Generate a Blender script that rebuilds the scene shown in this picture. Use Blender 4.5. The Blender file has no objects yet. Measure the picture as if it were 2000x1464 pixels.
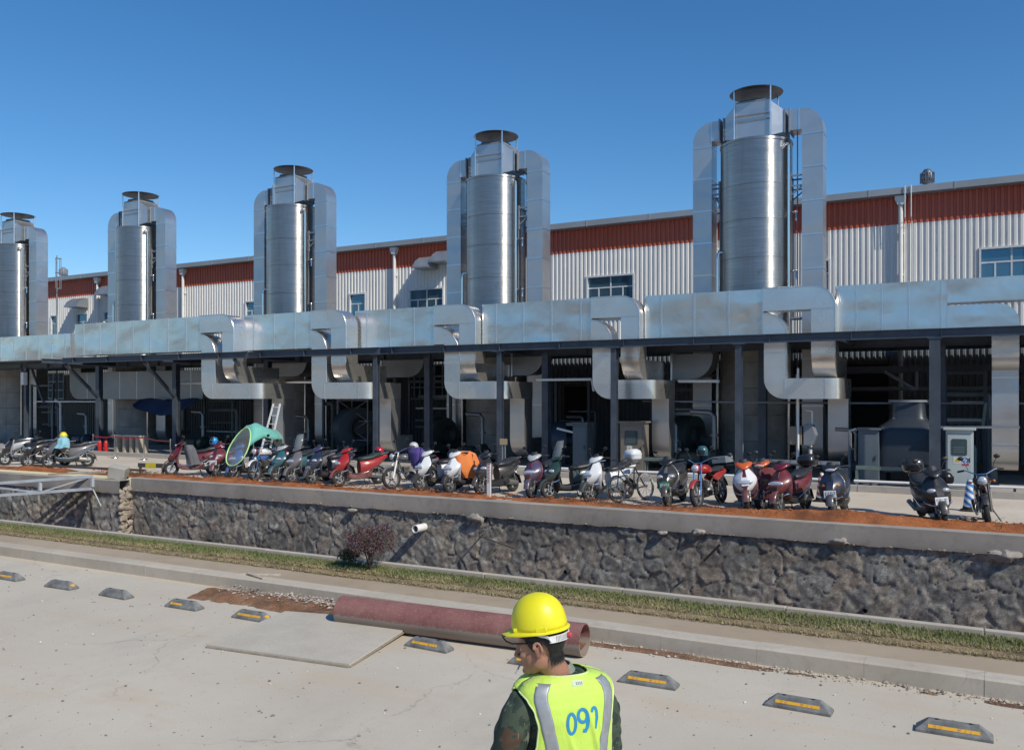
import bpy, bmesh, math, random
import numpy as np
from mathutils import Vector, Matrix, noise as mnoise

PI = math.pi
rnd = random.Random(7)
SC = bpy.context.scene
COL = SC.collection

# ---------------------------------------------------------------- camera frame
F = 1700.0                      # focal length in photo pixels (photo 2000 wide)
AX = math.atan2(3131.0, 1700.0)
CA, SA = math.cos(AX), math.sin(AX)
HC = 2.65                       # eye height
HY = 778.0                      # horizon row
def PX(x, p):
    k = (x - 1000.0) / F
    return p * (SA * k - CA) / (SA + CA * k)
def PT(x, p):
    return p / (SA + CA * (x - 1000.0) / F)
def PZ(x, y, p):
    return HC + (HY - y) * PT(x, p) / F
def GP(x, y, z=0.0):
    t = F * (HC - z) / (y - HY); r = (x - 1000.0) / F * t
    return Vector((-CA * t + SA * r, SA * t + CA * r, z))
def RT(r, t, z=0.0):
    return Vector((-CA * t + SA * r, SA * t + CA * r, z))

# ---------------------------------------------------------------- mesh builder
class MB:
    def __init__(s):
        s.v = []; s.f = []; s.m = Matrix.Identity(4); s.marks = []
    def add(s, vs, fs):
        o = len(s.v); m = s.m
        s.v += [tuple(m @ Vector(v)) for v in vs]
        s.f += [tuple(i + o for i in f) for f in fs]
        return s
    def box(s, x0, x1, y0, y1, z0, z1):
        vs = [(x, y, z) for z in (z0, z1) for y in (y0, y1) for x in (x0, x1)]
        return s.add(vs, [(0, 2, 3, 1), (4, 5, 7, 6), (0, 1, 5, 4), (2, 6, 7, 3), (0, 4, 6, 2), (1, 3, 7, 5)])
    def bar(s, a, b, w, h, up=(0, 0, 1)):
        a = Vector(a); b = Vector(b); d = (b - a).normalized(); u = Vector(up)
        if abs(d.dot(u)) > .98: u = Vector((1, 0, 0))
        sd = d.cross(u).normalized(); u = sd.cross(d)
        vs = []
        for p in (a, b):
            for i, j in ((-1, -1), (1, -1), (1, 1), (-1, 1)):
                vs.append(p + sd * (i * w / 2) + u * (j * h / 2))
        return s.add(vs, [(0, 1, 2, 3), (7, 6, 5, 4), (0, 4, 5, 1), (1, 5, 6, 2), (2, 6, 7, 3), (3, 7, 4, 0)])
    def tube(s, pts, r, n=8, cap=True):
        pts = [Vector(p) for p in pts]; N = len(pts)
        rs = r if isinstance(r, (list, tuple)) else [r] * N
        d0 = (pts[1] - pts[0]).normalized()
        u = Vector((0, 0, 1)) if abs(d0.z) < .9 else Vector((1, 0, 0))
        u = (u - d0 * u.dot(d0)).normalized()
        vs = []
        for i, p in enumerate(pts):
            d = (pts[min(i + 1, N - 1)] - pts[max(i - 1, 0)]).normalized()
            u = (u - d * u.dot(d)).normalized(); w = d.cross(u)
            for k in range(n):
                a = 2 * PI * k / n
                vs.append(p + (u * math.cos(a) + w * math.sin(a)) * rs[i])
        fs = []
        for i in range(N - 1):
            for k in range(n):
                k2 = (k + 1) % n
                fs.append((i * n + k, i * n + k2, (i + 1) * n + k2, (i + 1) * n + k))
        if cap:
            fs.append(tuple(range(n - 1, -1, -1))); fs.append(tuple((N - 1) * n + k for k in range(n)))
        return s.add(vs, fs)
    def lathe(s, prof, n=24, c=(0, 0, 0), axis='z', closed=False):
        vs = []; c = Vector(c)
        for r, z in prof:
            for k in range(n):
                a = 2 * PI * k / n
                x, y = r * math.cos(a), r * math.sin(a)
                if axis == 'z': q = Vector((x, y, z))
                elif axis == 'y': q = Vector((x, z, y))
                else: q = Vector((z, x, y))
                vs.append(c + q)
        fs = []; N = len(prof)
        rng = range(N) if closed else range(N - 1)
        flip = axis != 'z'
        if axis == 'x': flip = False
        for i in rng:
            j = (i + 1) % N
            for k in range(n):
                k2 = (k + 1) % n
                f = (i * n + k, i * n + k2, j * n + k2, j * n + k)
                fs.append(f[::-1] if flip else f)
        return s.add(vs, fs)
    def prism(s, poly, a0, a1, axis='z'):
        n = len(poly)
        def q(u, v, a):
            return (u, v, a) if axis == 'z' else ((u, a, v) if axis == 'y' else (a, u, v))
        vs = [q(u, v, a0) for u, v in poly] + [q(u, v, a1) for u, v in poly]
        fs = [tuple(range(n - 1, -1, -1)), tuple(range(n, 2 * n))]
        fs += [(i, (i + 1) % n, n + (i + 1) % n, n + i) for i in range(n)]
        return s.add(vs, fs)
    def loft(s, secs, cap=True, closed=True):
        n = len(secs[0]); vs = [p for sec in secs for p in sec]; fs = []
        for i in range(len(secs) - 1):
            for k in range(n if closed else n - 1):
                k2 = (k + 1) % n
                fs.append((i * n + k, i * n + k2, (i + 1) * n + k2, (i + 1) * n + k))
        if cap and closed:
            fs.append(tuple(range(n - 1, -1, -1))); fs.append(tuple((len(secs) - 1) * n + k for k in range(n)))
        return s.add(vs, fs)
    def ell(s, c, r, n=12, m=8, rot=None):
        c = Vector(c); vs = []; fs = []
        R = rot or Matrix.Identity(3)
        for i in range(m + 1):
            th = PI * i / m
            for k in range(n):
                a = 2 * PI * k / n
                vs.append(c + R @ Vector((r[0] * math.sin(th) * math.cos(a), r[1] * math.sin(th) * math.sin(a), r[2] * math.cos(th))))
        for i in range(m):
            for k in range(n):
                k2 = (k + 1) % n
                fs.append((i * n + k, (i + 1) * n + k, (i + 1) * n + k2, i * n + k2))
        return s.add(vs, fs)
    def grid(s, fn, nu, nv):
        vs = [fn(i / nu, j / nv) for j in range(nv + 1) for i in range(nu + 1)]
        fs = [(j * (nu + 1) + i, j * (nu + 1) + i + 1, (j + 1) * (nu + 1) + i + 1, (j + 1) * (nu + 1) + i) for j in range(nv) for i in range(nu)]
        return s.add(vs, fs)
    def mark(s): s.marks.append((len(s.v), len(s.f)))
    def build_each(s, name, mat=None, parent=None, **kw):
        out = []; v0 = f0 = 0
        for v1, f1 in s.marks:
            if v1 > v0:
                q = MB(); q.v = s.v[v0:v1]; q.f = [tuple(i - v0 for i in f) for f in s.f[f0:f1]]
                o = q.build(name, mat, None, **kw)
                if parent is not None: o.parent = parent; o.matrix_parent_inverse = kw.get('inv', Matrix.Identity(4)) if False else Matrix.Identity(4)
                out.append(o)
            v0, f0 = v1, f1
        return out
    def build(s, name, mat=None, parent=None, smooth=40, bevel=0, seg=2, fixn=True, loc=None):
        me = bpy.data.meshes.new(name)
        me.from_pydata(s.v, [], s.f)
        if fixn:
            bm = bmesh.new(); bm.from_mesh(me)
            bmesh.ops.remove_doubles(bm, verts=bm.verts, dist=1e-5)
            bmesh.ops.recalc_face_normals(bm, faces=bm.faces)
            bm.to_mesh(me); bm.free()
        if smooth:
            me.polygons.foreach_set('use_smooth', [True] * len(me.polygons))
            me.set_sharp_from_angle(angle=math.radians(smooth))
        o = bpy.data.objects.new(name, me); COL.objects.link(o)
        if mat: me.materials.append(mat)
        if bevel:
            b = o.modifiers.new('bevel', 'BEVEL'); b.width = bevel; b.segments = seg; b.limit_method = 'ANGLE'; b.angle_limit = math.radians(40)
        if parent: o.parent = parent
        if loc is not None: o.location = loc
        return o

def tag(o, label=None, cat=None, group=None, kind=None):
    if label: o['label'] = label
    if cat: o['category'] = cat
    if group: o['group'] = group
    if kind: o['kind'] = kind
    return o
def empty(name, loc=(0, 0, 0), rz=0.0, label=None, cat=None, group=None):
    o = bpy.data.objects.new(name, None); COL.objects.link(o); o.location = loc; o.rotation_euler = (0, 0, rz)
    o.empty_display_size = .2
    return tag(o, label, cat, group)
def copy_tree(o, parent=None):
    c = o.copy(); COL.objects.link(c); c.parent = parent
    for ch in [q for q in bpy.data.objects if q.parent == o]:
        copy_tree(ch, c)
    return c
def arc(cx, cy, r, a0, a1, n=8):
    return [(cx + r * math.cos(math.radians(a0 + (a1 - a0) * i / n)), cy + r * math.sin(math.radians(a0 + (a1 - a0) * i / n))) for i in range(n + 1)]

# ---------------------------------------------------------------- materials
class NT:
    def __init__(s, name):
        s.mat = bpy.data.materials.new(name); s.mat.use_nodes = True
        s.t = s.mat.node_tree; s.n = s.t.nodes; s.b = s.n['Principled BSDF']
    def new(s, ty, **kw):
        n = s.n.new(ty)
        for k, v in kw.items():
            if hasattr(n, k): setattr(n, k, v)
            else: n.inputs[k].default_value = v
        return n
    def link(s, a, b): s.t.links.new(a, b)
    def coord(s, scale=None, which='Object'):
        c = s.new('ShaderNodeTexCoord')
        if scale is None: return c.outputs[which]
        m = s.new('ShaderNodeMapping'); m.inputs['Scale'].default_value = scale
        s.link(c.outputs[which], m.inputs['Vector']); return m.outputs['Vector']
    def rcoord(s, scale=None):
        c = s.coord(scale); oi = s.new('ShaderNodeObjectInfo'); m = s.new('ShaderNodeVectorMath'); m.operation = 'ADD'
        k = s.new('ShaderNodeMath'); k.operation = 'MULTIPLY'; k.inputs[1].default_value = 37.0; s.link(oi.outputs['Random'], k.inputs[0])
        s.link(c, m.inputs[0]); s.link(k.outputs[0], m.inputs[1]); return m.outputs[0]
    def noise(s, scale, detail=4, rough=.55, vec=None):
        n = s.new('ShaderNodeTexNoise'); n.inputs['Scale'].default_value = scale; n.inputs['Detail'].default_value = detail
        n.inputs['Roughness'].default_value = rough
        if vec is not None: s.link(vec, n.inputs['Vector'])
        return n
    def ramp(s, fac, stops, interp='LINEAR'):
        r = s.new('ShaderNodeValToRGB'); r.color_ramp.interpolation = interp
        els = r.color_ramp.elements
        while len(els) < len(stops): els.new(.5)
        for e, (p, c) in zip(els, stops):
            e.position = p; e.color = (*c, 1) if len(c) == 3 else c
        s.link(fac, r.inputs['Fac']); return r.outputs['Color']
    def mix(s, fac, a, b, mode='MIX'):
        m = s.new('ShaderNodeMix'); m.data_type = 'RGBA'; m.blend_type = mode
        for sock, val in ((m.inputs[0], fac), (m.inputs[6], a), (m.inputs[7], b)):
            if isinstance(val, (int, float)): sock.default_value = val
            elif isinstance(val, (tuple, list)): sock.default_value = (*val, 1) if len(val) == 3 else val
            else: s.link(val, sock)
        return m.outputs[2]
    def bump(s, height, strength=.3, dist=.02, normal=None):
        b = s.new('ShaderNodeBump'); b.inputs['Strength'].default_value = strength; b.inputs['Distance'].default_value = dist
        s.link(height, b.inputs['Height'])
        if normal is not None: s.link(normal, b.inputs['Normal'])
        s.link(b.outputs['Normal'], s.b.inputs['Normal']); return b.outputs['Normal']
    def col(s, c):
        if isinstance(c, (tuple, list)): s.b.inputs['Base Color'].default_value = (*c, 1)
        else: s.link(c, s.b.inputs['Base Color'])
    def set(s, **kw):
        for k, v in kw.items():
            s.b.inputs[k.replace('_', ' ')].default_value = v
        return s
_MC = {}
def M(name, col, rough=.5, metal=0.0, var=.12, scale=6.0, bump=0.0, bscale=40.0, coat=0.0, spec=.5):
    key = (name, tuple(col), rough, metal)
    if key in _MC: return _MC[key]
    t = NT(name); c = t.coord()
    n = t.noise(scale, 5, .6, c)
    lo = tuple(max(0, x * (1 - var)) for x in col); hi = tuple(min(1, x * (1 + var)) for x in col)
    t.col(t.ramp(n.outputs['Fac'], [(.3, lo), (.7, hi)]))
    r = t.new('ShaderNodeMapRange'); r.inputs['To Min'].default_value = max(.02, rough - .08); r.inputs['To Max'].default_value = min(1, rough + .1)
    t.link(n.outputs['Fac'], r.inputs['Value']); t.link(r.outputs['Result'], t.b.inputs['Roughness'])
    t.set(Metallic=metal, Coat_Weight=coat, Specular_IOR_Level=spec)
    t.b.inputs['Coat Roughness'].default_value = .08
    if bump:
        b = t.noise(bscale, 4, .6, c); t.bump(b.outputs['Fac'], bump, .01)
    _MC[key] = t.mat
    return t.mat
# ================================================================ world, sun, camera
SUN_AZ = (0.93, -0.366); SUN_EL = math.radians(42)
w = bpy.data.worlds.new('World'); SC.world = w; w.use_nodes = True
bg = w.node_tree.nodes['Background']
sky = w.node_tree.nodes.new('ShaderNodeTexSky'); sky.sky_type = 'NISHITA'; sky.sun_disc = False
sky.sun_elevation = SUN_EL; sky.sun_rotation = math.atan2(SUN_AZ[0], SUN_AZ[1])
sky.air_density = 1.0; sky.dust_density = .1; sky.ozone_density = 4.5; sky.altitude = 0
hs = w.node_tree.nodes.new('ShaderNodeHueSaturation'); hs.inputs['Saturation'].default_value = 1.24; w.node_tree.links.new(sky.outputs[0], hs.inputs['Color']); w.node_tree.links.new(hs.outputs[0], bg.inputs[0]); bg.inputs[1].default_value = .125
sd = bpy.data.lights.new('sun', 'SUN'); sd.energy = 4.2; sd.angle = math.radians(.53); sd.color = (1, .93, .80)
so = bpy.data.objects.new('sun', sd); COL.objects.link(so)
sv = Vector((SUN_AZ[0] * math.cos(SUN_EL), SUN_AZ[1] * math.cos(SUN_EL), math.sin(SUN_EL)))
so.rotation_euler = sv.to_track_quat('Z', 'Y').to_euler(); so.location = (20, -10, 40)
cd = bpy.data.cameras.new('camera'); cam = bpy.data.objects.new('camera', cd); COL.objects.link(cam)
cd.sensor_width = 36; cd.sensor_fit = 'HORIZONTAL'; cd.lens = F / 2000 * 36; cd.shift_y = (HY - 732) / 2000
cd.clip_start = .05; cd.clip_end = 6000
cam.location = (0, 0, HC); cam.rotation_euler = (PI / 2, 0, math.asin(CA))
SC.camera = cam
SC.view_settings.view_transform = 'Standard'; SC.view_settings.look = 'None'; SC.view_settings.exposure = 0.0; SC.view_settings.gamma = 1
SC.render.engine = 'CYCLES'
SC.cycles.max_bounces = 6

# ================================================================ ground materials
def mat_concrete(name, a, b, stain, sc=1.0, speck=True, dirt=0.0):
    t = NT(name); c = t.coord()
    big = t.noise(.35 * sc, 6, .6, c); mid = t.noise(3.0 * sc, 6, .65, c); fine = t.noise(60 * sc, 3, .6, c)
    base = t.ramp(big.outputs['Fac'], [(.32, a), (.68, b)])
    base = t.mix(t.ramp(mid.outputs['Fac'], [(.52, (0, 0, 0)), (.75, (.45, .45, .45))]), base, stain)
    base = t.mix(t.ramp(fine.outputs['Fac'], [(.3, (.25, .25, .25)), (.7, (0, 0, 0))]), base, tuple(x * .72 for x in a))
    if speck:
        v = t.new('ShaderNodeTexVoronoi'); v.inputs['Scale'].default_value = 9 * sc; t.link(c, v.inputs['Vector'])
        sp = t.ramp(v.outputs['Distance'], [(.035, (1, 1, 1)), (.06, (0, 0, 0))])
        msk = t.ramp(t.noise(1.1 * sc, 3, .5, c).outputs['Fac'], [(.5, (0, 0, 0)), (.62, (.8, .8, .8))])
        base = t.mix(t.mix(1.0, sp, msk, 'MULTIPLY'), base, (.10, .085, .07))
    if dirt:
        w1 = t.noise(.8, 7, .7, t.coord((.35, 1.6, 1))); base = t.mix(t.ramp(w1.outputs['Fac'], [(.50, (0, 0, 0)), (.72, (dirt, dirt, dirt))]), base, (.50, .395, .27))
        w2 = t.noise(.55, 7, .7, t.coord((1.2, .5, 1))); base = t.mix(t.ramp(w2.outputs['Fac'], [(.55, (0, 0, 0)), (.75, (dirt * .8,) * 3)]), base, (.33, .31, .27))
        cw = t.noise(1.7, 4, .6, c); cv = t.new('ShaderNodeVectorMath'); cv.operation = 'ADD'; t.link(c, cv.inputs[0]); cs = t.new('ShaderNodeVectorMath'); cs.operation = 'SCALE'; cs.inputs['Scale'].default_value = .55; t.link(cw.outputs['Color'], cs.inputs[0]); t.link(cs.outputs[0], cv.inputs[1]); vo = t.new('ShaderNodeTexVoronoi'); vo.feature = 'DISTANCE_TO_EDGE'; vo.inputs['Scale'].default_value = .33; t.link(cv.outputs[0], vo.inputs['Vector']); cm = t.mix(1.0, t.ramp(vo.outputs['Distance'], [(.0015, (1, 1, 1)), (.004, (0, 0, 0))]), t.ramp(w2.outputs['Fac'], [(.50, (0, 0, 0)), (.60, (.55, .55, .55))]), 'MULTIPLY'); base = t.mix(cm, base, (.17, .145, .115))
        w3 = t.noise(11, 6, .75, c); base = t.mix(t.ramp(w3.outputs['Fac'], [(.60, (0, 0, 0)), (.72, (.35, .35, .35))]), base, (.30, .26, .20))
    t.col(base); t.set(Roughness=.9, Specular_IOR_Level=.25)
    t.bump(fine.outputs['Fac'], .35, .004)
    return t.mat
MAT_LOT = mat_concrete('lot_concrete', (.475, .425, .35), (.575, .52, .43), (.50, .40, .30), 1.0, True, .6)
MAT_ROAD = mat_concrete('road_concrete', (.50, .44, .365), (.60, .54, .46), (.45, .36, .27), 1.0, True, .5)
MAT_PAVE = mat_concrete('pavement_concrete', (.35, .275, .195), (.44, .355, .26), (.27, .20, .13), 1.3)
MAT_KERB = mat_concrete('kerb_concrete', (.42, .37, .30), (.53, .475, .395), (.27, .225, .17), 2.5, False, .35)
MAT_CAP = mat_concrete('coping_concrete', (.27, .245, .215), (.41, .37, .325), (.17, .135, .105), 1.6, False, .75)
MAT_FLOOR = mat_concrete('plant_floor', (.33, .31, .28), (.42, .39, .35), (.22, .20, .17), 1.0, False)
def mat_soil(name, a, b, c3):
    t = NT(name); c = t.coord(); n = t.noise(3, 8, .65, c); f = t.noise(45, 4, .6, c)
    g_ = t.noise(.9, 6, .7, c); col = t.ramp(n.outputs['Fac'], [(.3, a), (.5, b), (.72, c3)])
    col = t.mix(t.ramp(g_.outputs['Fac'], [(.48, (0, 0, 0)), (.62, (.75, .75, .75))]), col, tuple(x * .55 + .02 for x in a))
    col = t.mix(t.ramp(f.outputs['Fac'], [(.35, (.6, .6, .6)), (.6, (0, 0, 0))]), col, tuple(x * .55 for x in a))
    t.col(col); t.set(Roughness=.95, Specular_IOR_Level=.15); t.bump(f.outputs['Fac'], .8, .02); return t.mat
MAT_SOIL = mat_soil('red_soil', (.20, .072, .03), (.40, .135, .05), (.46, .19, .085))
MAT_DIRT = mat_soil('brown_dirt', (.16, .085, .05), (.27, .16, .10), (.34, .25, .18))

ZR = .15                         # upper road level
def sheet(name, x0, x1, y0, y1, z, mat, kind='structure', z1=None):
    b = MB(); z1 = z if z1 is None else z1
    b.add([(x0, y0, z), (x1, y0, z), (x1, y1, z1), (x0, y1, z1)], [(0, 1, 2, 3)])
    return tag(b.build(name, mat, smooth=0), kind=kind)
XL, XR = -140.0, 60.0
sheet('parking_lot', -900, 900, -900, 8.82, 0, MAT_LOT)
# kerb stones with joints, slightly uneven
b = MB(); x = -60.0
while x < 20:
    L = .998; dy = rnd.uniform(-.003, .003); dz = rnd.uniform(-.003, .003)
    b.prism([(8.80 + dy, -.05), (8.80 + dy, .150 + dz), (8.818 + dy, .168 + dz), (9.03, .168 + dz), (9.03, -.05)], x, x + L, 'x')
    x += 1.0
tag(b.build('kerb', MAT_KERB, smooth=0), kind='structure')
sheet('pavement', -300, 300, 9.03, 9.66, .152, MAT_PAVE)
b = MB(); b.prism([(9.6, .0), (9.62, .165), (9.75, .195), (10.27, .19), (10.27, 0)], -140, 60, 'x')
tag(b.build('grass_soil', mat_soil('straw_soil', (.19, .14, .085), (.32, .245, .15), (.40, .31, .19)), smooth=0), kind='structure')
b = MB(); x = -60.0
while x < 20:
    b.box(x, x + 1.99, 10.26, 10.36, -.1, .255 + rnd.uniform(-.004, .004)); x += 2.0
tag(b.build('edging_kerb', MAT_KERB, smooth=0, bevel=.008), kind='structure')
b = MB(); b.add([(-300, 10.36, .15), (300, 10.36, .15), (300, 12.2, -2.3), (-300, 12.2, -2.3), (-300, 18.5, -2.35), (300, 18.5, -2.35)], [(0, 1, 2, 3), (3, 2, 5, 4)])
tag(b.build('ditch', MAT_DIRT, smooth=0), kind='structure')
sheet('upper_road', -300, 300, 18.7, 24.95, ZR, MAT_ROAD)
b = MB(); x = -120.0
while x < 30:
    b.box(x, x + 2.985, 24.9, 25.08, ZR - .1, ZR + .18); x += 3.0
tag(b.build('plant_kerb', mat_concrete('plant_kerb_concrete', (.36, .33, .29), (.45, .41, .36), (.24, .20, .16), 1.5, False), smooth=0, bevel=.01), kind='structure')
sheet('plant_floor', -300, 300, 25.08, 70, ZR + .10, MAT_FLOOR)
sheet('far_ground', -3000, 3000, 70, 4000, ZR, MAT_DIRT)
# worn yellow bay lines on the lot
t = NT('worn_yellow_paint'); c = t.coord(); n = t.noise(7, 6, .7, c)
t.col(t.ramp(n.outputs['Fac'], [(.48, (.46, .43, .385)), (.70, (.48, .41, .31))])); t.set(Roughness=.85); MAT_YL = t.mat

# ---------------------------------------------------------------- red soil heaps behind the wall
def h01(x, y, s, seed=0.0):
    return mnoise.noise(Vector((x * s + seed, y * s, seed * 1.7))) * .5 + .5
def soil_strip(name, x0, x1, y0, y1, amp, dx, dy, mat, seed, base=ZR):
    nx = int((x1 - x0) / dx); ny = int((y1 - y0) / dy)
    def fn(u, v):
        x = x0 + (x1 - x0) * u; y = y0 + (y1 - y0) * v
        e = min(1, 4.2 * v) * min(1, 2.2 * (1 - v)) * min(1, 40 * u) * min(1, 40 * (1 - u))
        h = (max(0, h01(x, y, .55, seed) - .28) * (1.5 + .45 * max(0, min(1, (x + 9) / 5))) + .10 + (h01(x, y, 3.1, seed + 3) - .5) * .5 + (h01(x, y, 9, seed + 5) - .5) * .35)
        return (x, y + .12 * (h01(x, 0, .8, seed + 9) - .5), base - .012 + max(-.01, amp * h * e))
    b = MB(); b.grid(fn, nx, ny)
    return tag(b.build(name, mat, smooth=60, fixn=False), kind='stuff')
soil_strip('red_soil_heap', -26.8, 4, 18.62, 19.62, .155, .055, .055, MAT_SOIL, 2.0)
soil_strip('red_soil_heap', -45, -27.3, 18.5, 19.4, .18, .09, .09, MAT_SOIL, 6.0)
soil_strip('dirt_patch', -9.4, -6.45, 8.05, 8.83, .14, .035, .035, mat_soil('patch_soil', (.17, .085, .045), (.30, .165, .095), (.36, .25, .17)), 11.0, .0)
soil_strip('shadow_toning_dirt', -7.15, -6.25, 7.70, 8.40, .06, .03, .03, MAT_DIRT, 17.0, .012)  # brown strip added to mute the blue of the pipe end's shadow
soil_strip('kerb_dirt', -6.4, 3, 8.58, 8.81, .034, .04, .03, MAT_DIRT, 14.0, .002)

# ---------------------------------------------------------------- rubble stone retaining wall (real relief)
def mat_stone():
    t = NT('rubble_stone'); a = t.new('ShaderNodeVertexColor'); a.layer_name = 'stone'
    c = t.coord(); n = t.noise(7, 8, .7, c); f = t.noise(38, 5, .65, c)
    col = t.mix(t.ramp(n.outputs['Fac'], [(.35, (.75, .75, .75)), (.65, (0, 0, 0))]), a.outputs['Color'], (.10, .09, .08))
    col = t.mix(t.ramp(f.outputs['Fac'], [(.3, (.6, .6, .6)), (.6, (0, 0, 0))]), col, (.07, .065, .06))
    t.col(col); t.set(Roughness=.92, Specular_IOR_Level=.25); t.bump(f.outputs['Fac'], .6, .014); return t.mat
MAT_STONE = mat_stone()
def stone_wall(name, x0, x1, yf, z0, z1, step, seed, cell=.36, pale=0.0):
    rs = np.random.RandomState(seed)
    nx = int((x1 - x0) / step); nz = int((z1 - z0) / step)
    X, Z = np.meshgrid(np.linspace(x0, x1, nx + 1), np.linspace(z0, z1, nz + 1))
    cx, cz = cell * 1.1, cell * 1.0
    gx0, gz0 = x0 - 2 * cx, z0 - 2 * cz
    NX, NZ = int((x1 - x0) / cx) + 5, int((z1 - z0) / cz) + 5
    jx = rs.uniform(-.48, .48, (NX, NZ)); jz = rs.uniform(-.48, .48, (NX, NZ))
    hh = rs.uniform(-.02, .03, (NX, NZ)); tx = rs.normal(0, .06, (NX, NZ)); tz = rs.normal(0, .06, (NX, NZ)); sz = rs.uniform(0, .05, (NX, NZ))
    pal = np.array([(.43, .385, .33), (.37, .37, .335), (.40, .36, .31), (.31, .315, .29), (.46, .385, .31), (.37, .355, .32), (.26, .26, .243), (.47, .42, .345)])
    pc = pal[rs.randint(0, len(pal), (NX, NZ))] * (1 + pale)
    # domain warp
    W = np.array([[mnoise.noise(Vector((a * 3.1, b_ * 3.1, 4 + seed))) for a in X[0]] for b_ in Z[:, 0]])
    W2 = np.array([[mnoise.noise(Vector((a * 3.1, b_ * 3.1, 40 + seed))) for a in X[0]] for b_ in Z[:, 0]])
    Xw, Zw = X + W * .16, Z + W2 * .16
    I = np.floor((Xw - gx0) / cx).astype(int); J = np.floor((Zw - gz0) / cz).astype(int)
    d1 = np.full(X.shape, 9.); d2 = np.full(X.shape, 9.); bi = np.zeros(X.shape, int); bj = np.zeros(X.shape, int)
    for a in (-1, 0, 1):
        for c_ in (-1, 0, 1):
            i = np.clip(I + a, 0, NX - 1); j = np.clip(J + c_, 0, NZ - 1)
            px = gx0 + (i + .5 + jx[i, j]) * cx; pz = gz0 + (j + .5 + jz[i, j]) * cz
            d = np.hypot(Xw - px, Zw - pz) - sz[i, j]
            m = d < d1
            d2 = np.where(m, d1, np.minimum(d2, d)); bi = np.where(m, i, bi); bj = np.where(m, j, bj); d1 = np.where(m, d, d1)
    px = gx0 + (bi + .5 + jx[bi, bj]) * cx; pz = gz0 + (bj + .5 + jz[bi, bj]) * cz
    e = np.clip((d2 - d1) / (.045 + .05 * (hh[bi, bj] + .02) / .05), 0, 1); e = e * e * (3 - 2 * e)
    N3 = np.array([[mnoise.fractal(Vector((a * 5.5, b_ * 5.5, seed)), .75, 2.1, 6) for a in X[0]] for b_ in Z[:, 0]])
    H = e * (.010 + .5 * hh[bi, bj] + tx[bi, bj] * (Xw - px) + tz[bi, bj] * (Zw - pz)) + N3 * .013
    C = pc[bi, bj] * (.85 + .3 * rs.uniform(size=X.shape)[..., None])
    mortar = np.array([.345, .335, .305]) * (1 + pale)
    C = C * (1.0 + .75 * N3[..., None]); C = C * e[..., None] + mortar * (1 - e[..., None]); crk = np.clip(1 - (d2 - d1) / .018, 0, 1) * (W2 > -.02); C = C * (1 - .72 * crk)[..., None]; H = H - crk * .03
    wet = np.array([[mnoise.noise(Vector((a * .45, b_ * .9, 71 + seed))) for a in X[0]] for b_ in Z[:, 0]])
    C = C * (1 - .32 * np.clip(wet * 3, 0, 1))[..., None]
    Y = yf - H
    me = bpy.data.meshes.new(name)
    V = np.stack([X, Y, Z], -1).reshape(-1, 3)
    idx = np.arange((nx + 1) * (nz + 1)).reshape(nz + 1, nx + 1)
    Q = np.stack([idx[:-1, :-1], idx[:-1, 1:], idx[1:, 1:], idx[1:, :-1]], -1).reshape(-1, 4)
    me.from_pydata(V.tolist(), [], Q.tolist())
    ca = me.color_attributes.new('stone', 'FLOAT_COLOR', 'POINT')
    ca.data.foreach_set('color', np.concatenate([C.reshape(-1, 3), np.ones((len(V), 1))], 1).astype('f').ravel())
    me.polygons.foreach_set('use_smooth', [True] * len(me.polygons))
    me.materials.append(MAT_STONE)
    o = bpy.data.objects.new(name, me); COL.objects.link(o); return o
XB = PX(236, 18.05)
w1 = empty('retaining_wall', (XB, 18.45, ZR), 0, 'rough rubble stone retaining wall with grey concrete coping, main length along the ditch', 'wall')
def under(o, p):
    o.parent = p; o.matrix_parent_inverse = Matrix.Translation(-Vector(p.location)); return o
under(stone_wall('stone_face', XB - .3, 3.5, 18.47, -2.35, -.245, .034, 3), w1)
def coping(x0, x1, yf, zt, seed):
    n = int((x1 - x0) / .09); m = 7
    def fn(u, v):
        x = x0 + (x1 - x0) * u
        rough = (h01(x, 0, 2.3, seed) - .5) * .05 + (h01(x, 0, 11, seed) - .5) * .03
        prof = [(.06, -.42 + rough * 1.5), (0, -.40 + rough), (-.012, -.3), (0, -.1), (0, -.012), (.012, 0), (.36, .002), (.37, -.3)]
        y, z = prof[int(round(v * m))]
        return (x, yf + y + (h01(x, z, 1.7, seed) - .5) * .02, zt + z)
    b = MB(); b.grid(fn, n, m); return b.build('coping', MAT_CAP, smooth=30, fixn=False)
under(coping(XB + .02, 3.5, 18.40, ZR, 5), w1)
w2 = empty('retaining_wall', (XB - 3, 18.05, ZR), 0, 'pale set-forward stretch of stone wall beside the steel truss', 'wall')
under(stone_wall('stone_face', -42, XB, 18.08, -2.35, -.30, .045, 9, .36, .35), w2)
under(coping(-42, XB - .02, 18.02, .08, 8), w2)
# broken return face of the set-forward wall: loose pale stones
b = MB(); rs = random.Random(5)
for k in range(120):
    z = -2.25 + 2.1 * rs.random(); y = 18.0 + rs.uniform(.04, .45); r = rs.uniform(.05, .13)
    n0 = len(b.v); b.ell((XB - .03 + rs.uniform(-.04, .05), y, z), (r * .6, r, r * rs.uniform(.5, .9)), 9, 6, Matrix.Rotation(rs.uniform(-.8, .8), 3, 'X'))
    b.v[n0:] = [(v[0] + .04 * mnoise.noise(Vector(v) * 11), v[1] + .05 * mnoise.noise(Vector(v) * 11 + Vector((5, 0, 0))), v[2] + .05 * mnoise.noise(Vector(v) * 11 + Vector((0, 9, 0)))) for v in b.v[n0:]]
under(b.build('broken_end', M('pale_stone', (.30, .25, .20), .9, var=.45, scale=5, bump=.6, bscale=25), smooth=30), w2)
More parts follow.
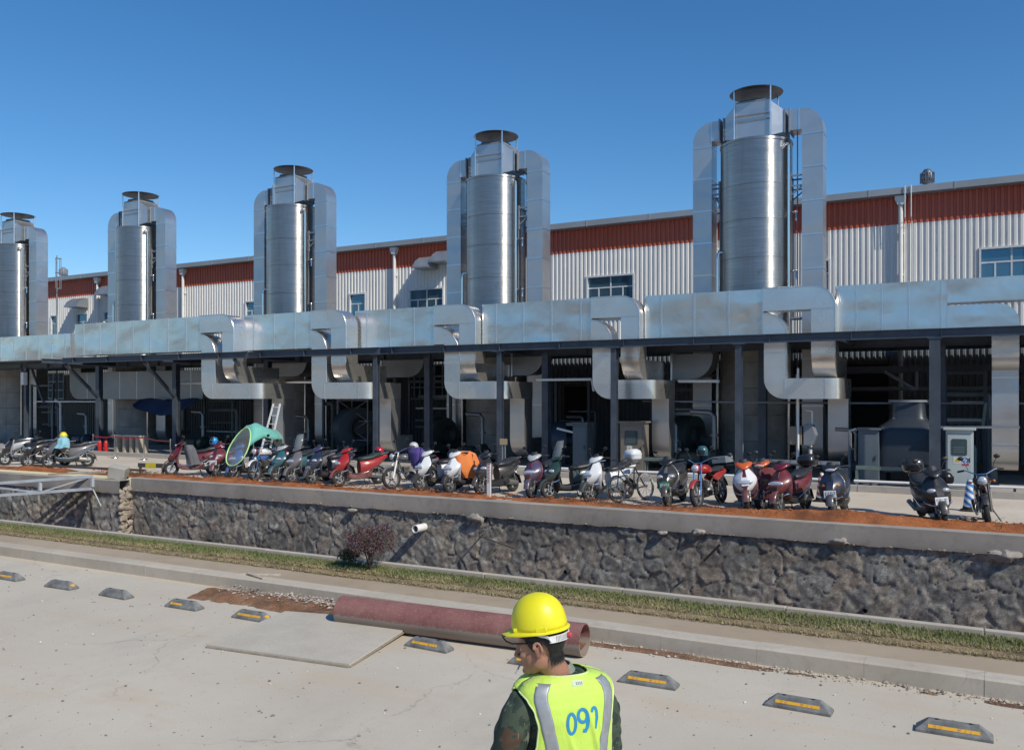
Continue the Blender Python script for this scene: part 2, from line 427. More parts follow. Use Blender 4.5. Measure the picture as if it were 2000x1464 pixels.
# ================================================================ metals and paints
def mat_sheetmetal(name, col, rough, wave, wdist, wscale=.9):
    t = NT(name); c = t.rcoord(); n = t.noise(1.6, 4, .55, c); f = t.noise(2.5, 2, .5, c)
    lo = tuple(x * .90 for x in col)
    t.col(t.ramp(n.outputs['Fac'], [(.3, lo), (.7, col)]))
    r = t.new('ShaderNodeMapRange'); r.inputs['To Min'].default_value = rough - .05; r.inputs['To Max'].default_value = rough + .09
    t.link(f.outputs['Fac'], r.inputs['Value']); t.link(r.outputs['Result'], t.b.inputs['Roughness'])
    t.set(Metallic=.9)
    w = t.noise(wscale, 1.5, .4, t.rcoord((.7, 1, 1.3)))
    d = t.noise(wscale * 3.3, 2, .5, c)
    n1 = t.new('ShaderNodeBump'); n1.inputs['Strength'].default_value = wave; n1.inputs['Distance'].default_value = wdist; t.link(w.outputs['Fac'], n1.inputs['Height'])
    t.bump(d.outputs['Fac'], wave, wdist * .09, n1.outputs['Normal'])
    return t.mat
MAT_DUCT = mat_sheetmetal('duct_sheet_metal', (.80, .775, .735), .20, 1.0, .10, .55)
MAT_BEND = mat_sheetmetal('bright_bend_sheet', (.84, .81, .765), .27, 1.0, .04, .6)
MAT_RISER = mat_sheetmetal('galvanised_sheet', (.62, .61, .60), .36, 1.0, .05)
MAT_REARD = mat_sheetmetal('shade_toned_sheet', (.30, .30, .295), .42, 1.0, .05)  # darker copy of the galvanised sheet, with shade put into its colour
MAT_SEAM = M('bright_seam', (.74, .75, .76), .3, 1.0, .05)
def mat_stainless():
    t = NT('brushed_stainless'); c = t.rcoord((1, 1, 18)); n = t.noise(1.2, 5, .6, c); c2 = t.rcoord(); f = t.noise(2.2, 5, .6, c2)
    st = t.noise(1.6, 5, .65, t.rcoord((2.2, 2.2, .22)))
    cb = t.ramp(n.outputs['Fac'], [(.3, (.37, .36, .34)), (.7, (.50, .485, .46))])
    cb = t.mix(t.ramp(st.outputs['Fac'], [(.52, (0, 0, 0)), (.75, (.55, .55, .55))]), cb, (.33, .31, .285))
    ru = t.noise(.9, 6, .7, c2); cb = t.mix(t.ramp(ru.outputs['Fac'], [(.62, (0, 0, 0)), (.74, (.6, .6, .6))]), cb, (.26, .17, .11))
    t.col(cb)
    r = t.new('ShaderNodeMapRange'); r.inputs['To Min'].default_value = .26; r.inputs['To Max'].default_value = .40
    t.link(f.outputs['Fac'], r.inputs['Value']); t.link(r.outputs['Result'], t.b.inputs['Roughness'])
    t.set(Metallic=1.0); t.b.inputs['Anisotropic'].default_value = .9; t.b.inputs['Anisotropic Rotation'].default_value = .25; tg_ = t.new('ShaderNodeTangent'); tg_.direction_type = 'RADIAL'; tg_.axis = 'Z'; t.link(tg_.outputs[0], t.b.inputs['Tangent'])
    t.bump(f.outputs['Fac'], .5, .012); return t.mat
MAT_SS = mat_stainless()
MAT_STEEL = M('dark_blue_steel_paint', (.055, .068, .09), .42, 0, .25, 3)
MAT_STEELG = M('grey_steel_paint', (.20, .22, .25), .45, 0, .15, 3)
MAT_DARK = M('dark_iron', (.03, .032, .035), .55, 0, .3, 5)
MAT_TBASE = M('shade_toned_panels', (.30, .29, .27), .55, .35, .25, 1.5, .3, 20)  # base panels toned darker and duller to stand for the canopy's shade
MAT_CAPM = M('cap_metal', (.20, .185, .17), .5, 1.0, .25, 2)
MAT_PIPEW = M('white_pvc', (.72, .72, .70), .4, 0, .08, 3)
MAT_CHROME = M('chrome', (.75, .75, .76), .12, 1.0, .05)

# ================================================================ factory building
YB = 37.0
bld = empty('factory_building', (-20, YB, ZR), 0, 'long factory hall of white ribbed cladding with a red band below the eaves', 'building')
def U(o): return under(o, bld)
def mat_clad(name, a):
    t = NT(name); c = t.coord(); n = t.noise(.5, 5, .6, c); s = t.coord((6, 6, .35)); st = t.noise(1.4, 5, .65, s)
    col = t.ramp(n.outputs['Fac'], [(.3, tuple(x * .93 for x in a)), (.7, a)])
    col = t.mix(t.ramp(st.outputs['Fac'], [(.52, (0, 0, 0)), (.74, (.6, .6, .6))]), col, (a[0] * .66, a[1] * .62, a[2] * .57))
    t.col(col); t.set(Roughness=.42); return t.mat
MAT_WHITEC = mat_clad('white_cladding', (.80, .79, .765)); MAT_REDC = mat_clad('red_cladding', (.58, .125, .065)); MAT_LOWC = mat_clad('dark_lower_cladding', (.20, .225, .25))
XB0, XB1 = -76.0, 34.0
def ribbed(name, z0, z1, y, pitch, depth, mat, holes=()):
    b = MB(); x = XB0
    def strip(xa, xb, za, zb):
        xx = xa; pts = []
        k = math.floor((xa - XB0) / pitch)
        prof = [(0, 0), (.36, 0), (.48, depth), (.88, depth)]
        pts = [xa]
        while k * pitch + XB0 < xb:
            for u, d in prof:
                q = XB0 + (k + u) * pitch
                if xa < q < xb: pts.append(q)
            k += 1
        pts.append(xb)
        def dep(q):
            f = ((q - XB0) / pitch) % 1.0
            f = 0 if f > .9999 else f
            if f <= .36: return 0
            if f <= .48: return depth * (f - .36) / .12
            if f <= .88: return depth
            return depth * (1 - (f - .88) / .12)
        vs = [];
        for q in pts: vs += [(q, y - dep(q), za), (q, y - dep(q), zb)]
        b.add(vs, [(2 * i, 2 * i + 2, 2 * i + 3, 2 * i + 1) for i in range(len(pts) - 1)])
    hs = sorted(holes)
    cur = XB0
    for (xa, xb, za, zb) in hs:
        strip(cur, xa, z0, z1)
        if za > z0: strip(xa, xb, z0, za)
        if zb < z1: strip(xa, xb, zb, z1)
        cur = xb
    strip(cur, XB1, z0, z1)
    return U(b.build(name, mat, smooth=0, fixn=False))
ZRED0, ZRED1, ZLOW = 9.43, 10.5, 4.7
wins = []
for xa, xb, top in ((1912, 2042, 0), (1606, 1622.5, 0), (1146, 1240, 0), (799, 868, 0), (683, 716, 0), (480, 503, 0), (605, 622, 0), (203, 221, 0), (150, 173, 0), (100, 114, 0)):
    wins.append((PX(xa, YB), PX(xb, YB), 6.55, 8.28))
wins += [(6.5, 8.9, 6.55, 8.28), (13.5, 15.9, 6.55, 8.28)]
ribbed('white_wall', ZLOW, ZRED0, YB, .21, .05, MAT_WHITEC, wins)
ribbed('red_band', ZRED0 + .0, ZRED1, YB - .012, .21, .05, MAT_REDC)
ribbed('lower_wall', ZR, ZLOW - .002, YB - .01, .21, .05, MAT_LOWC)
MAT_GLASS = None
t = NT('window_glass'); t.col((.10, .20, .27)); t.set(Roughness=.05, Metallic=.6); MAT_GLASS = t.mat
MAT_FRAME = M('white_window_frame', (.62, .64, .66), .4)
for (xa, xb, za, zb) in wins:
    b = MB(); y0, y1 = YB - .09, YB + .12; f = .075
    b.box(xa, xb, y0, y1, zb - f, zb); b.box(xa, xb, y0, y1, za, za + f); b.box(xa, xa + f, y0, y1, za + f, zb - f); b.box(xb - f, xb, y0, y1, za + f, zb - f)
    zt = 7.72; wd = xb - xa
    b.box(xa + f, xb - f, YB + .02, YB + .08, zt - .03, zt + .03)
    n = 2 if wd > 1.6 else 1
    for k in range(1, n): b.box(xa + wd * k / n - .03, xa + wd * k / n + .03, YB + .02, YB + .08, zt + .03, zb - f)
    m = 4 if wd > 1.6 else 2
    for k in range(1, m): b.box(xa + wd * k / m - .03, xa + wd * k / m + .03, YB + .02, YB + .08, za + f, zt - .03)
    fr = U(b.build('window', MAT_FRAME, smooth=0))
    g = MB(); g.box(xa + f, xb - f, YB + .04, YB + .06, za + f, zb - f)
    go = g.build('pane', MAT_GLASS, smooth=0); go.parent = fr
    if wd > 1.5:
        s = MB(); s.box(xa - .1, xb + .1, YB - .16, YB - .02, za - .09, za - .005)
        so_ = s.build('sill', MAT_FRAME, smooth=0); so_.parent = fr
# body, roof, gutter
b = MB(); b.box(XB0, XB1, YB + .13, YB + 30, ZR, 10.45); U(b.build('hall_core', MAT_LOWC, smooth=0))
b = MB(); b.prism([(YB - .30, 10.50), (YB - .30, 10.74), (YB + 15, 12.0), (YB + 30.3, 10.74), (YB + 30.3, 10.5)], XB0 - .3, XB1 + .3, 'x')
U(b.build('roof', M('grey_roof_sheet', (.30, .32, .34), .5, .2, .1, .5), smooth=0))
b = MB(); b.prism([(YB - .46, 10.52), (YB - .46, 10.77), (YB - .43, 10.77), (YB - .43, 10.55), (YB - .303, 10.55), (YB - .303, 10.52)], XB0 - .3, XB1 + .3, 'x')
for k in range(37): b.box(XB0 + 3 * k, XB0 + 3 * k + .05, YB - .475, YB - .455, 10.5, 10.78)
U(b.build('gutter', M('gutter_grey', (.34, .36, .38), .45, .3, .1, .5), smooth=0))
for x in (PX(1759, YB - .2), PX(1397, YB - .2), PX(770, YB - .2), PX(357, YB - .2), PX(190, YB - .2), 8.6):
    b = MB(); b.tube([(x, YB - .19, 10.2), (x, YB - .19, ZR + .1)], .085, 10); b.prism([(x - .2, 10.48), (x - .2, 10.35), (x - .1, 10.14), (x + .1, 10.14), (x + .2, 10.35), (x + .2, 10.48)], YB - .33, YB - .075, 'y')
    for z in (9.0, 7.4, 5.8): b.box(x - .12, x + .12, YB - .2, YB - .05, z, z + .05)
    U(b.build('downpipe', MAT_PIPEW, smooth=40))
for x in (PX(1769, YB - .1), PX(1781, YB - .1)):
    b = MB(); b.tube([(x, YB - .5, 10.8), (x, YB - .5, 10.72), (x, YB - .48, 9.6), (x, YB - .09, 9.5), (x, YB - .09, 5)], .018, 6); U(b.build('lightning_conductor', MAT_PIPEW))
# louvred fan hoods on the red band
for xa, xb, zz in ((815, 846, 9.02), (848, 880, 9.28), (196, 224, 9.0), (137, 161, 8.95)):
    x0, x1 = PX(xa, YB - .5), PX(xb, YB - .5); z1 = PZ((xa + xb) / 2, {815: 501, 848: 489, 196: 557, 137: 582}[xa], YB - .5)
    b = MB(); b.prism([(YB - .08, z1 - .62), (YB - .08, z1), (YB - .35, z1), (YB - .72, z1 - .22), (YB - .95, z1 - .55), (YB - .95, z1 - .62)], x0, x1, 'x')
    h = U(b.build('fan_hood', M('hood_grey', (.36, .38, .40), .4, .6, .12, 2), smooth=0))
# roof ventilators
for px, rad, mm in ((1811, .24, M('turbine_metal', (.22, .22, .23), .4, .8)), (124, .26, MAT_STEELG)):
    x = PX(px, YB + .6); b = MB(); b.lathe([(.0, 11.62), (rad * .5, 11.58), (rad * .95, 11.42), (rad * 1.05, 11.25), (rad * .9, 11.08), (rad * .55, 11.0)], 18, (x, YB + .6, 0))
    for k in range(18):
        a = 2 * PI * k / 18; b.box(x + rad * 1.03 * math.cos(a) - .015, x + rad * 1.03 * math.cos(a) + .015, YB + .6 + rad * 1.03 * math.sin(a) - .015, YB + .6 + rad * 1.03 * math.sin(a) + .015, 11.06, 11.45)
    v = U(b.build('roof_ventilator', mm))
    n_ = MB(); n_.lathe([(rad * .6, 11.05), (rad * .7, 10.7)], 14, (x, YB + .6, 0)); q = n_.build('neck', MAT_STEELG); q.parent = v
# big door openings in the shaded lower wall, their dark inside painted near-black
for xa, xb, h in ((1652, 1736, 4.0), (1556, 1600, 3.9), (1105, 1150, 3.2), (500, 560, 3.6), (665, 720, 3.4)):
    x0, x1 = PX(xa, YB), PX(xb, YB)
    b = MB(); b.box(x0, x1, YB - .11, YB - .075, ZR + .1, h); d = U(b.build('door', M('opening_dark', (.012, .012, .013), .6), smooth=0))
    b = MB(); b.box(x0 - .12, x0 - .005, YB - .14, YB - .07, ZR + .1, h + .12); b.box(x1 + .005, x1 + .12, YB - .14, YB - .07, ZR + .1, h + .12); b.box(x0, x1, YB - .14, YB - .07, h + .005, h + .12)
    q = b.build('door_frame', M('door_frame_tan', (.16, .14, .12), .6), smooth=0); q.parent = d
for xa, xb in ((97, 128), (800, 835), (850, 900), (1940, 1990)):
    x0, x1 = PX(xa, YB), PX(xb, YB); b = MB(); b.box(x0, x1, YB - .13, YB - .075, 2.6, 4.4)
    fr = U(b.build('window', MAT_FRAME, smooth=0)); g = MB(); n = 3
    for i in range(n):
        for j in range(3):
            g.box(x0 + .08 + (x1 - x0 - .08) * i / n, x0 + (x1 - x0 - .08) * (i + 1) / n, YB - .14, YB - .128, 2.68 + .57 * j, 2.68 + .57 * j + .5)
    q = g.build('pane', MAT_GLASS, smooth=0); q.parent = fr

# ladder mast on the roof edge at the far left
x = PX(111, 34.5); ms = empty('ladder_mast', (x, 34.5, ZR + .1), 0, 'thin pale ladder mast with a small hoop cage, next to the farthest tower', 'mast')
b = MB(); b.tube([(0, 0, 0), (0, 0, 11.4)], .035, 8); ms_o = b.build('pole', MAT_STEELG, ms)
b = MB()
for z in (9.3, 10.3, 11.2): b.tube([(.16 + .16 * math.cos(a), .16 * math.sin(a), z) for a in [2 * PI * k / 12 for k in range(13)]], .02, 6)
for k in range(6):
    a = 2 * PI * k / 6; b.tube([(.16 + .16 * math.cos(a), .16 * math.sin(a), 9.3), (.16 + .16 * math.cos(a), .16 * math.sin(a), 11.2)], .015, 5)
b.build('hoop_cage', MAT_STEELG, ms)

# ================================================================ scrubber towers
YT = 31.0; ZF = ZR + .10
def build_tower():
    root = empty('exhaust_tower', (0, YT, ZF))
    Z = lambda z: z - ZF
    R = 1.22
    prof = [(0, Z(11.40)), (R - .05, Z(11.44))]
    zs = [11.50, 11.49]
    prof += [(R, Z(11.52)), (R + .025, Z(11.52)), (R + .025, Z(11.44)), (R, Z(11.43))]
    for z in (9.95, 8.75, 7.45, 6.1, 4.95):
        prof += [(R, Z(z + .012)), (R - .012, Z(z)), (R, Z(z - .012))]
    prof += [(R, Z(4.6))]
    b = MB(); b.lathe(prof, 64); b.build('tower_shell', MAT_SS, root, smooth=25)
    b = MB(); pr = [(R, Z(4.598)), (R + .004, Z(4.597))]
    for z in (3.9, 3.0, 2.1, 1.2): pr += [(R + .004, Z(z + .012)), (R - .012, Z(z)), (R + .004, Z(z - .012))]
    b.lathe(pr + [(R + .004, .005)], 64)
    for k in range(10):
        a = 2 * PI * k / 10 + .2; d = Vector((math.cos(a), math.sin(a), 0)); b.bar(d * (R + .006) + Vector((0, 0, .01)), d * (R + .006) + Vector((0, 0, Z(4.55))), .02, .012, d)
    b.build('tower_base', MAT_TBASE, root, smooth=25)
    # outlet plenum with reducers
    b = MB(); hw = .57
    b.box(-hw, hw, -hw, hw, Z(11.53), Z(12.95))
    for s in (-1, 1):
        b.loft([[(s * hw, -hw, Z(11.66)), (s * hw, hw, Z(11.66)), (s * hw, hw, Z(12.9)), (s * hw, -hw, Z(12.9))],
                [(s * 1.05, -.37, Z(11.78)), (s * 1.05, .37, Z(11.78)), (s * 1.05, .37, Z(12.5)), (s * 1.05, -.37, Z(12.5))]])
    pl = b.build('outlet_plenum', MAT_RISER, root, smooth=0)
    b = MB()
    for z in (11.6, 12.25, 12.93):
        e = hw + .012
        for (x0, x1, y0, y1) in ((-e, e, -e, -hw), (-e, e, hw, e), (-e, -hw, -hw, hw), (hw, e, -hw, hw)): b.box(x0, x1, y0, y1, Z(z - .025), Z(z + .025))
        b.mark()
    for s in (-1, 1):
        for xx in (1.05, 1.2):
            b.box(s * xx - .02, s * xx + .02, -.42, .42, Z(11.73), Z(12.55)); b.mark()
    b.build_each('flange', MAT_STEELG, pl, smooth=0)
    b = MB(); b.loft([[(c * .54, d * .54, Z(12.955)) for c, d in ((-1, -1), (1, -1), (1, 1), (-1, 1))], [(c * .44, d * .44, Z(13.03)) for c, d in ((-1, -1), (1, -1), (1, 1), (-1, 1))], [(c * .44, d * .44, Z(13.10)) for c, d in ((-1, -1), (1, -1), (1, 1), (-1, 1))]])
    b.build('outlet_rim', MAT_CAPM, root, smooth=0)
    # rain cap
    b = MB(); b.lathe([(0, Z(13.42)), (.45, Z(13.38)), (.90, Z(13.335)), (.915, Z(13.345)), (.90, Z(13.36)), (.5, Z(13.42)), (0, Z(13.47))], 36); b.build('rain_cap', MAT_CAPM, root, smooth=50)
    for sx in (-1, 1):
        for sy in (-1, 1):
            b = MB(); b.tube([(sx * .62, sy * .62, Z(11.5)), (sx * .62, sy * .62, Z(13.36))], .03, 8); b.build('cap_post', MAT_SEAM, root)
    b = MB(); a0 = [(-.63, -.63), (.63, -.63), (.63, .63), (-.63, .63)]
    for i in range(4): b.bar((*a0[i], Z(12.45)), (*a0[(i + 1) % 4], Z(12.45)), .03, .03)
    b.build('post_tie', MAT_STEELG, root, smooth=0)
    # side risers
    for s, off in ((-1, -1.83), (1, 1.95)):
        w_, d_ = .68, .70; xo = off + s * w_ / 2; xi = off - s * w_ / 2; zt = Z(12.5); Rr = .70
        if s > 0: outer = arc(xo - Rr, zt - Rr, Rr, 90, 0, 10)
        else: outer = arc(xo + Rr, zt - Rr, Rr, 90, 180, 10)
        poly = [(s * 1.22, zt - .70), (s * 1.22, zt)] + outer + [(xo, Z(ZF + .75)), (xi, Z(ZF + .75)), (xi, zt - .70)]
        b = MB(); b.prism(poly, -d_ / 2, d_ / 2, 'y'); r = b.build('side_riser', MAT_RISER, root, smooth=25)
        b = MB(); e = .012; y0, y1 = -d_ / 2 - e, d_ / 2 + e; xa, xb = min(xo, xi) - e, max(xo, xi) + e
        for z in (11.62, 10.5, 9.35, 8.2, 7.05, 5.9, 4.0, 2.4):
            b.box(xa, xb, y0, -d_ / 2, Z(z - .022), Z(z + .022)); b.box(xa, xb, d_ / 2, y1, Z(z - .022), Z(z + .022))
            b.box(xa, xa + e, -d_ / 2, d_ / 2, Z(z - .022), Z(z + .022)); b.box(xb - e, xb, -d_ / 2, d_ / 2, Z(z - .022), Z(z + .022)); b.mark()
        b.box(s * 1.5 - .02, s * 1.5 + .02, y0, -d_ / 2, zt - .71, zt + .01); b.mark()
        b.build_each('seam', MAT_SEAM, r, smooth=0)
        # bottom elbow towards the rear
        b = MB(); zb = Z(ZF + .75); poly = [(-.35, zb)] + arc(.35, zb, .70, 180, 270, 8) + [(1.2, zb - .70), (1.2, zb)]
        b.prism(poly, min(xo, xi), max(xo, xi), 'x'); b.build('bottom_elbow', MAT_RISER, root, smooth=25)
        # brackets
        b = MB(); x0 = s * 1.2; x1 = xi
        for z in (10.25, 9.9, 5.4):
            for y in (-.3, .3): b.bar((x0, y, Z(z)), (x1, y, Z(z)), .05, .05)
        for y in (-.3, .3): b.bar((x0, y, Z(9.55)), (x1, y, Z(9.88)), .04, .04)
        b.bar((x0 + s * .02, -.3, Z(9.4)), (x0 + s * .02, -.3, Z(10.35)), .06, .06)
        for y in (-.3, .3): b.bar((x0, y, Z(10.25)), (x0, y, Z(5.38)), .03, .03)
        b.bar((x0, -.3, Z(10.25)), (x0, .3, Z(10.25)), .05, .05); b.bar((x0, -.3, Z(5.4)), (x0, .3, Z(5.4)), .05, .05); b.bar((x0, -.3, Z(9.9)), (x0, .3, Z(9.9)), .05, .05)
        b.build('bracket', MAT_STEELG, root, smooth=0)
    # riser pipes
    def pp(th, r, z): return (r * math.cos(th), r * math.sin(th), z)
    th = math.atan2(-.416, .91)
    b = MB(); b.tube([pp(th - .14, R - .03, Z(11.12)), pp(th - .12, R + .09, Z(11.24)), pp(th - .07, R + .13, Z(11.29)), pp(th - .01, R + .12, Z(11.25)), pp(th, R + .11, Z(11.1)), pp(th, R + .11, Z(ZF + .3))], .048, 10)
    b.build('riser_pipe', MAT_CHROME, root)
    th2 = math.atan2(-.55, -.83)
    b = MB(); b.tube([pp(th2, R - .02, Z(7.75)), pp(th2, R + .1, Z(7.76)), pp(th2, R + .16, Z(7.7)), pp(th2, R + .17, Z(7.5)), pp(th2, R + .17, Z(ZF + .3))], .05, 10)
    b.build('drain_pipe', MAT_CHROME, root)
    # access ladder behind the right edge
    th3 = .18
    b = MB(); p0 = Vector(pp(th3, R + .16, 0)); tn = Vector((-math.sin(th3), math.cos(th3), 0))
    for k in (-1, 1): b.tube([p0 + tn * .2 * k + Vector((0, 0, Z(1.2))), p0 + tn * .2 * k + Vector((0, 0, Z(11.9)))], .02, 6)
    z = 1.4
    while z < 11.8: b.tube([p0 - tn * .2 + Vector((0, 0, Z(z))), p0 + tn * .2 + Vector((0, 0, Z(z)))], .012, 5); z += .32
    b.build('ladder', MAT_STEELG, root)
    b = MB()
    for z in (7.0, 9.0):
        b.mark(); b.tube([pp(-.25, R - .02, Z(z)), pp(-.25, R + .25, Z(z)), pp(-.25, R + .25, Z(z - .3))], .03, 8)
        b.ell(pp(-.25, R + .25, Z(z)), (.05, .05, .05), 8, 6)
    b.mark(); b.build_each('valve', MAT_CHROME, root)
    return root
tw = build_tower()
TL = [(1477, 'stainless exhaust tower with side risers, largest and right-most of the five'),
      (969, 'stainless exhaust tower rising behind the white and orange-covered scooters, second from the right'),
      (573, 'stainless exhaust tower in the middle of the five, behind the leaning ladder'),
      (275, 'stainless exhaust tower above the red belt barrier, second from the left'),
      (35, 'stainless exhaust tower farthest away, half cut off at the left edge')]
for i, (px, lab) in enumerate(TL):
    o = tw if i == 0 else copy_tree(tw)
    o.location = (PX(px, YT), YT, ZF); tag(o, lab, 'exhaust tower', 'row of stainless exhaust towers')
o = copy_tree(tw); o.location = (PX(1477, YT) + 10.7, YT, ZF); tag(o, 'stainless exhaust tower standing beyond the right edge of the photo', 'exhaust tower', 'row of stainless exhaust towers')

# ================================================================ main ducts with swan-neck loops
ZD1, ZD0 = 5.90, 4.53; ZM = (ZD0 + ZD1) / 2; DD = .68
def duct_segment(xs0, xs, loop, yf, label, rear_turn=True):
    """xs0..xs straight run (photo px); loop = (lower l, lower r, upper l, upper r, tray right) in px"""
    X = lambda p: PX(p, yf)
    x0, x1 = X(xs0), X(xs)
    root = empty('exhaust_duct', (x0, yf, ZD0)); tag(root, label, 'duct', 'large metal ducts on the steel gantry')
    W = lambda o: under(o, root)
    b = MB()
    if rear_turn:
        poly = [(x1, yf), (x1, yf + DD)] + [(x0 + 1.0, yf + DD), (x0 + 1.0, yf + 1.6), (x0, yf + 1.6)] + arc(x0 + .16, yf + .16, .16, 180, 270, 6)
    else: poly = [(x1, yf), (x1, yf + DD), (x0, yf + DD), (x0, yf)]
    b.prism(poly, ZD0, ZD1, 'z'); run = W(b.build('main_run', MAT_DUCT, smooth=25))
    b = MB(); x = x0 + .62
    while x < x1 - .3:
        b.box(x - .02, x + .02, yf - .02, yf, ZD0, ZD1 + .012); b.box(x - .02, x + .02, yf, yf + DD, ZD1, ZD1 + .012); b.mark(); x += 1.06
    b.box(x1 - .02, x1 + .02, yf - .014, yf + .0, ZD0, ZD1 + .014); b.mark()
    for q in b.build_each('seam', MAT_SEAM, smooth=0): q.parent = run
    if loop:
        ll, lr, ul, ur, tr = [X(p) for p in loop]
        R = .62; zb_u = 3.95
        b = MB(); b.prism([(x1 + .02, ZM + .02), (x1 + .02, ZD1 + .01)] + arc(ur - R, ZD1 + .01 - R, R, 90, 0, 10) + [(ur, zb_u), (ul, zb_u), (ul, ZM + .02)], yf - .07, yf + DD - .07, 'y')
        # turn towards the rear
        b2 = MB(); prof = [(yf - .07, zb_u)] + arc(yf + .69, zb_u, .76, 180, 270, 9) + [(yf + 2.4, zb_u - .76), (yf + 2.4, zb_u - .06), (yf + DD - .07, zb_u - .06), (yf + DD - .07, zb_u)]
        b2.prism(prof, ul + .01, ur - .01, 'x')
        W(b.build('upper_bend', MAT_BEND, smooth=25)); W(b2.build('rear_elbow', MAT_BEND, smooth=25))
        b = MB(); b.tube([(x1 + .02, yf - .07, ZD1 + .01)] + [(u, yf - .07, v) for u, v in arc(ur - R, ZD1 + .01 - R, R, 90, 0, 12)] + [(ur, yf - .07, zb_u)], .016, 6); W(b.build('edge_highlight', MAT_SEAM))  # bright bead laid along the outer curve as a painted edge highlight
        zt0, zt1 = 2.64, 3.24; R2 = .6
        b = MB(); poly = [(x1 + .02, ZD0 + .02), (x1 + .02, ZM - .03)] + arc(x1 + .02, ZM - .03 - (lr - x1 - .02), (lr - x1 - .02), 90, 0, 8) + [(lr, zt1), (tr - .45, zt1), (tr - .45, zt0)] + arc(ll + R2, zt0 + R2, R2, 270, 180, 9) + [(ll, ZD0 + .02)]
        b.prism(poly, yf - .07, yf + DD - .07, 'y'); W(b.build('lower_bend', MAT_BEND, smooth=25))
        b = MB(); b.tube([(u, yf - .07, v) for u, v in arc(x1 + .02, ZM - .03 - (lr - x1 - .02), (lr - x1 - .02), 90, 0, 10)] + [(lr, yf - .07, zt1)], .014, 6); W(b.build('edge_highlight', MAT_SEAM))
        b = MB(); poly = [(tr - .45, yf - .07)] + arc(tr - .45, yf + .382, .452, 270, 360, 8) + [(tr + .002, yf + 1.9), (tr - .6, yf + 1.9), (tr - .6, yf + DD - .07), (tr - .45, yf + DD - .07)]
        b.prism(poly, zt0 + .003, zt1 - .003, 'z'); W(b.build('tray_turn', MAT_BEND, smooth=25))
        # drop to the fan
        b = MB(); yd = yf + 1.28; wdt = .58
        prof = [(yd, zt0 + .002), (yd + .6, zt0 + .002), (yd + .6, 1.25), (yd + 1.4, 1.25), (yd + 1.4, .62)] + arc(yd + .62, 1.24, .62, 270, 180, 8)
        b.prism(prof, tr - wdt, tr - .002, 'x'); W(b.build('drop_leg', MAT_RISER, smooth=25))
        b = MB(); s_ = .016
        b.box(ll - .005, lr + .005, yf - .084, yf - .07, 4.0, 4.03); b.mark(); b.box(ul - .005, ur + .005, yf - .084, yf - .07, ZD1 - .66, ZD1 - .63); b.mark()
        b.box(ul - .005, ur + .005, yf - .084, yf - .07, zb_u - .01, zb_u + .02); b.mark(); b.box(ll + .58, ll + .61, yf - .084, yf - .07, zt0, zt1); b.mark(); b.box(tr - .47, tr - .44, yf - .084, yf - .07, zt0, zt1); b.mark()
        for q in b.build_each('flange', MAT_SEAM, smooth=0): under(q, root)
    return root
duct_segment(-140, 138, None, 27.7, 'plain run of square metal duct at the left edge, on the lower left beam', False)
duct_segment(146, 392, (396, 423, 437, 459, 506), 24.4, 'shiny duct with plain square panels, its swan neck left of the leaning ladder', False)
duct_segment(472, 608, (611, 640, 649, 678, 722), 25.0, 'wavy shiny duct run between the leaning ladder and the scaffold, ending in a swan neck', True)
duct_segment(690, 848, (870, 900, 899, 930, 990), 25.7, 'mirror-like duct run whose swan neck hangs above the orange-covered scooter', True)
duct_segment(938, 1155, (1159, 1195, 1214, 1250, 1281), 26.0, 'mirror-like duct run whose swan neck hangs above the brown control cabinet', True)
duct_segment(1255, 1490, (1493, 1537, 1585, 1632, 1645), 26.3, 'dented duct run in front of the largest tower, swan neck on its right', True)
# right-hand run with a slot and a drop
yf = 26.6; X = lambda p: PX(p, yf)
root = empty('exhaust_duct', (X(1640), yf, ZD0)); tag(root, 'crumpled duct run with a long slot at the right edge of the photo', 'duct', 'large metal ducts on the steel gantry')
b = MB(); x0, x1, x2, x3 = X(1630), X(1850), X(1937), X(1991)
poly = [(x1, yf), (x1, yf + DD), (x0 + 1, yf + DD), (x0 + 1, yf + 1.6), (x0, yf + 1.6)] + arc(x0 + .16, yf + .16, .16, 180, 270, 6)
b.prism(poly, ZD0, ZD1, 'z'); under(b.build('main_run', MAT_DUCT, smooth=25), root)
b = MB(); b.box(x1, 9, yf - .01, yf + DD - .01, ZM + .05, ZD1); under(b.build('upper_run', MAT_DUCT, smooth=0), root)
b = MB(); b.prism([(x1, ZD0), (x1, ZM - .03), (x2 + .1, ZM - .03)] + arc(x3 - .5, ZM - .53, .5, 90, 0, 8) + [(x3, 3.75), (x2, 3.75), (x2, ZD0)], yf - .012, yf + DD - .012, 'y')
under(b.build('lower_bend', MAT_DUCT, smooth=25), root)
b = MB(); prof = [(yf - .012, 3.75)] + arc(yf + .3, 3.72, .312, 180, 270, 6) + [(yf + .3, 3.408), (yf + .3, 1.3)] + arc(yf + .92, 1.3, .62, 180, 270, 7) + [(yf + 2, .68), (yf + 2, 1.3), (yf + .92, 1.3), (yf + .92, 3.5), (yf + DD - .012, 3.75)]
b.prism(prof, x2 + .004, x3 - .004, 'x'); under(b.build('drop_leg', MAT_RISER, smooth=25), root)
b = MB()
for q in (1672, 1722, 1775, 1838): b.box(X(q) - .014, X(q) + .014, yf - .012, yf, ZD0, ZD1 + .012); b.mark()
b.box(x2 - .01, x3 + .01, yf - .026, yf - .012, ZD0 - .2, ZD0 - .17); b.mark(); b.box(x2, x3, yf + .285, yf + .3, 3.2, 3.23); b.mark(); b.box(x2, x3, yf + .285, yf + .3, 1.4, 1.43); b.mark()
for q in b.build_each('seam', MAT_SEAM, smooth=0): under(q, root)
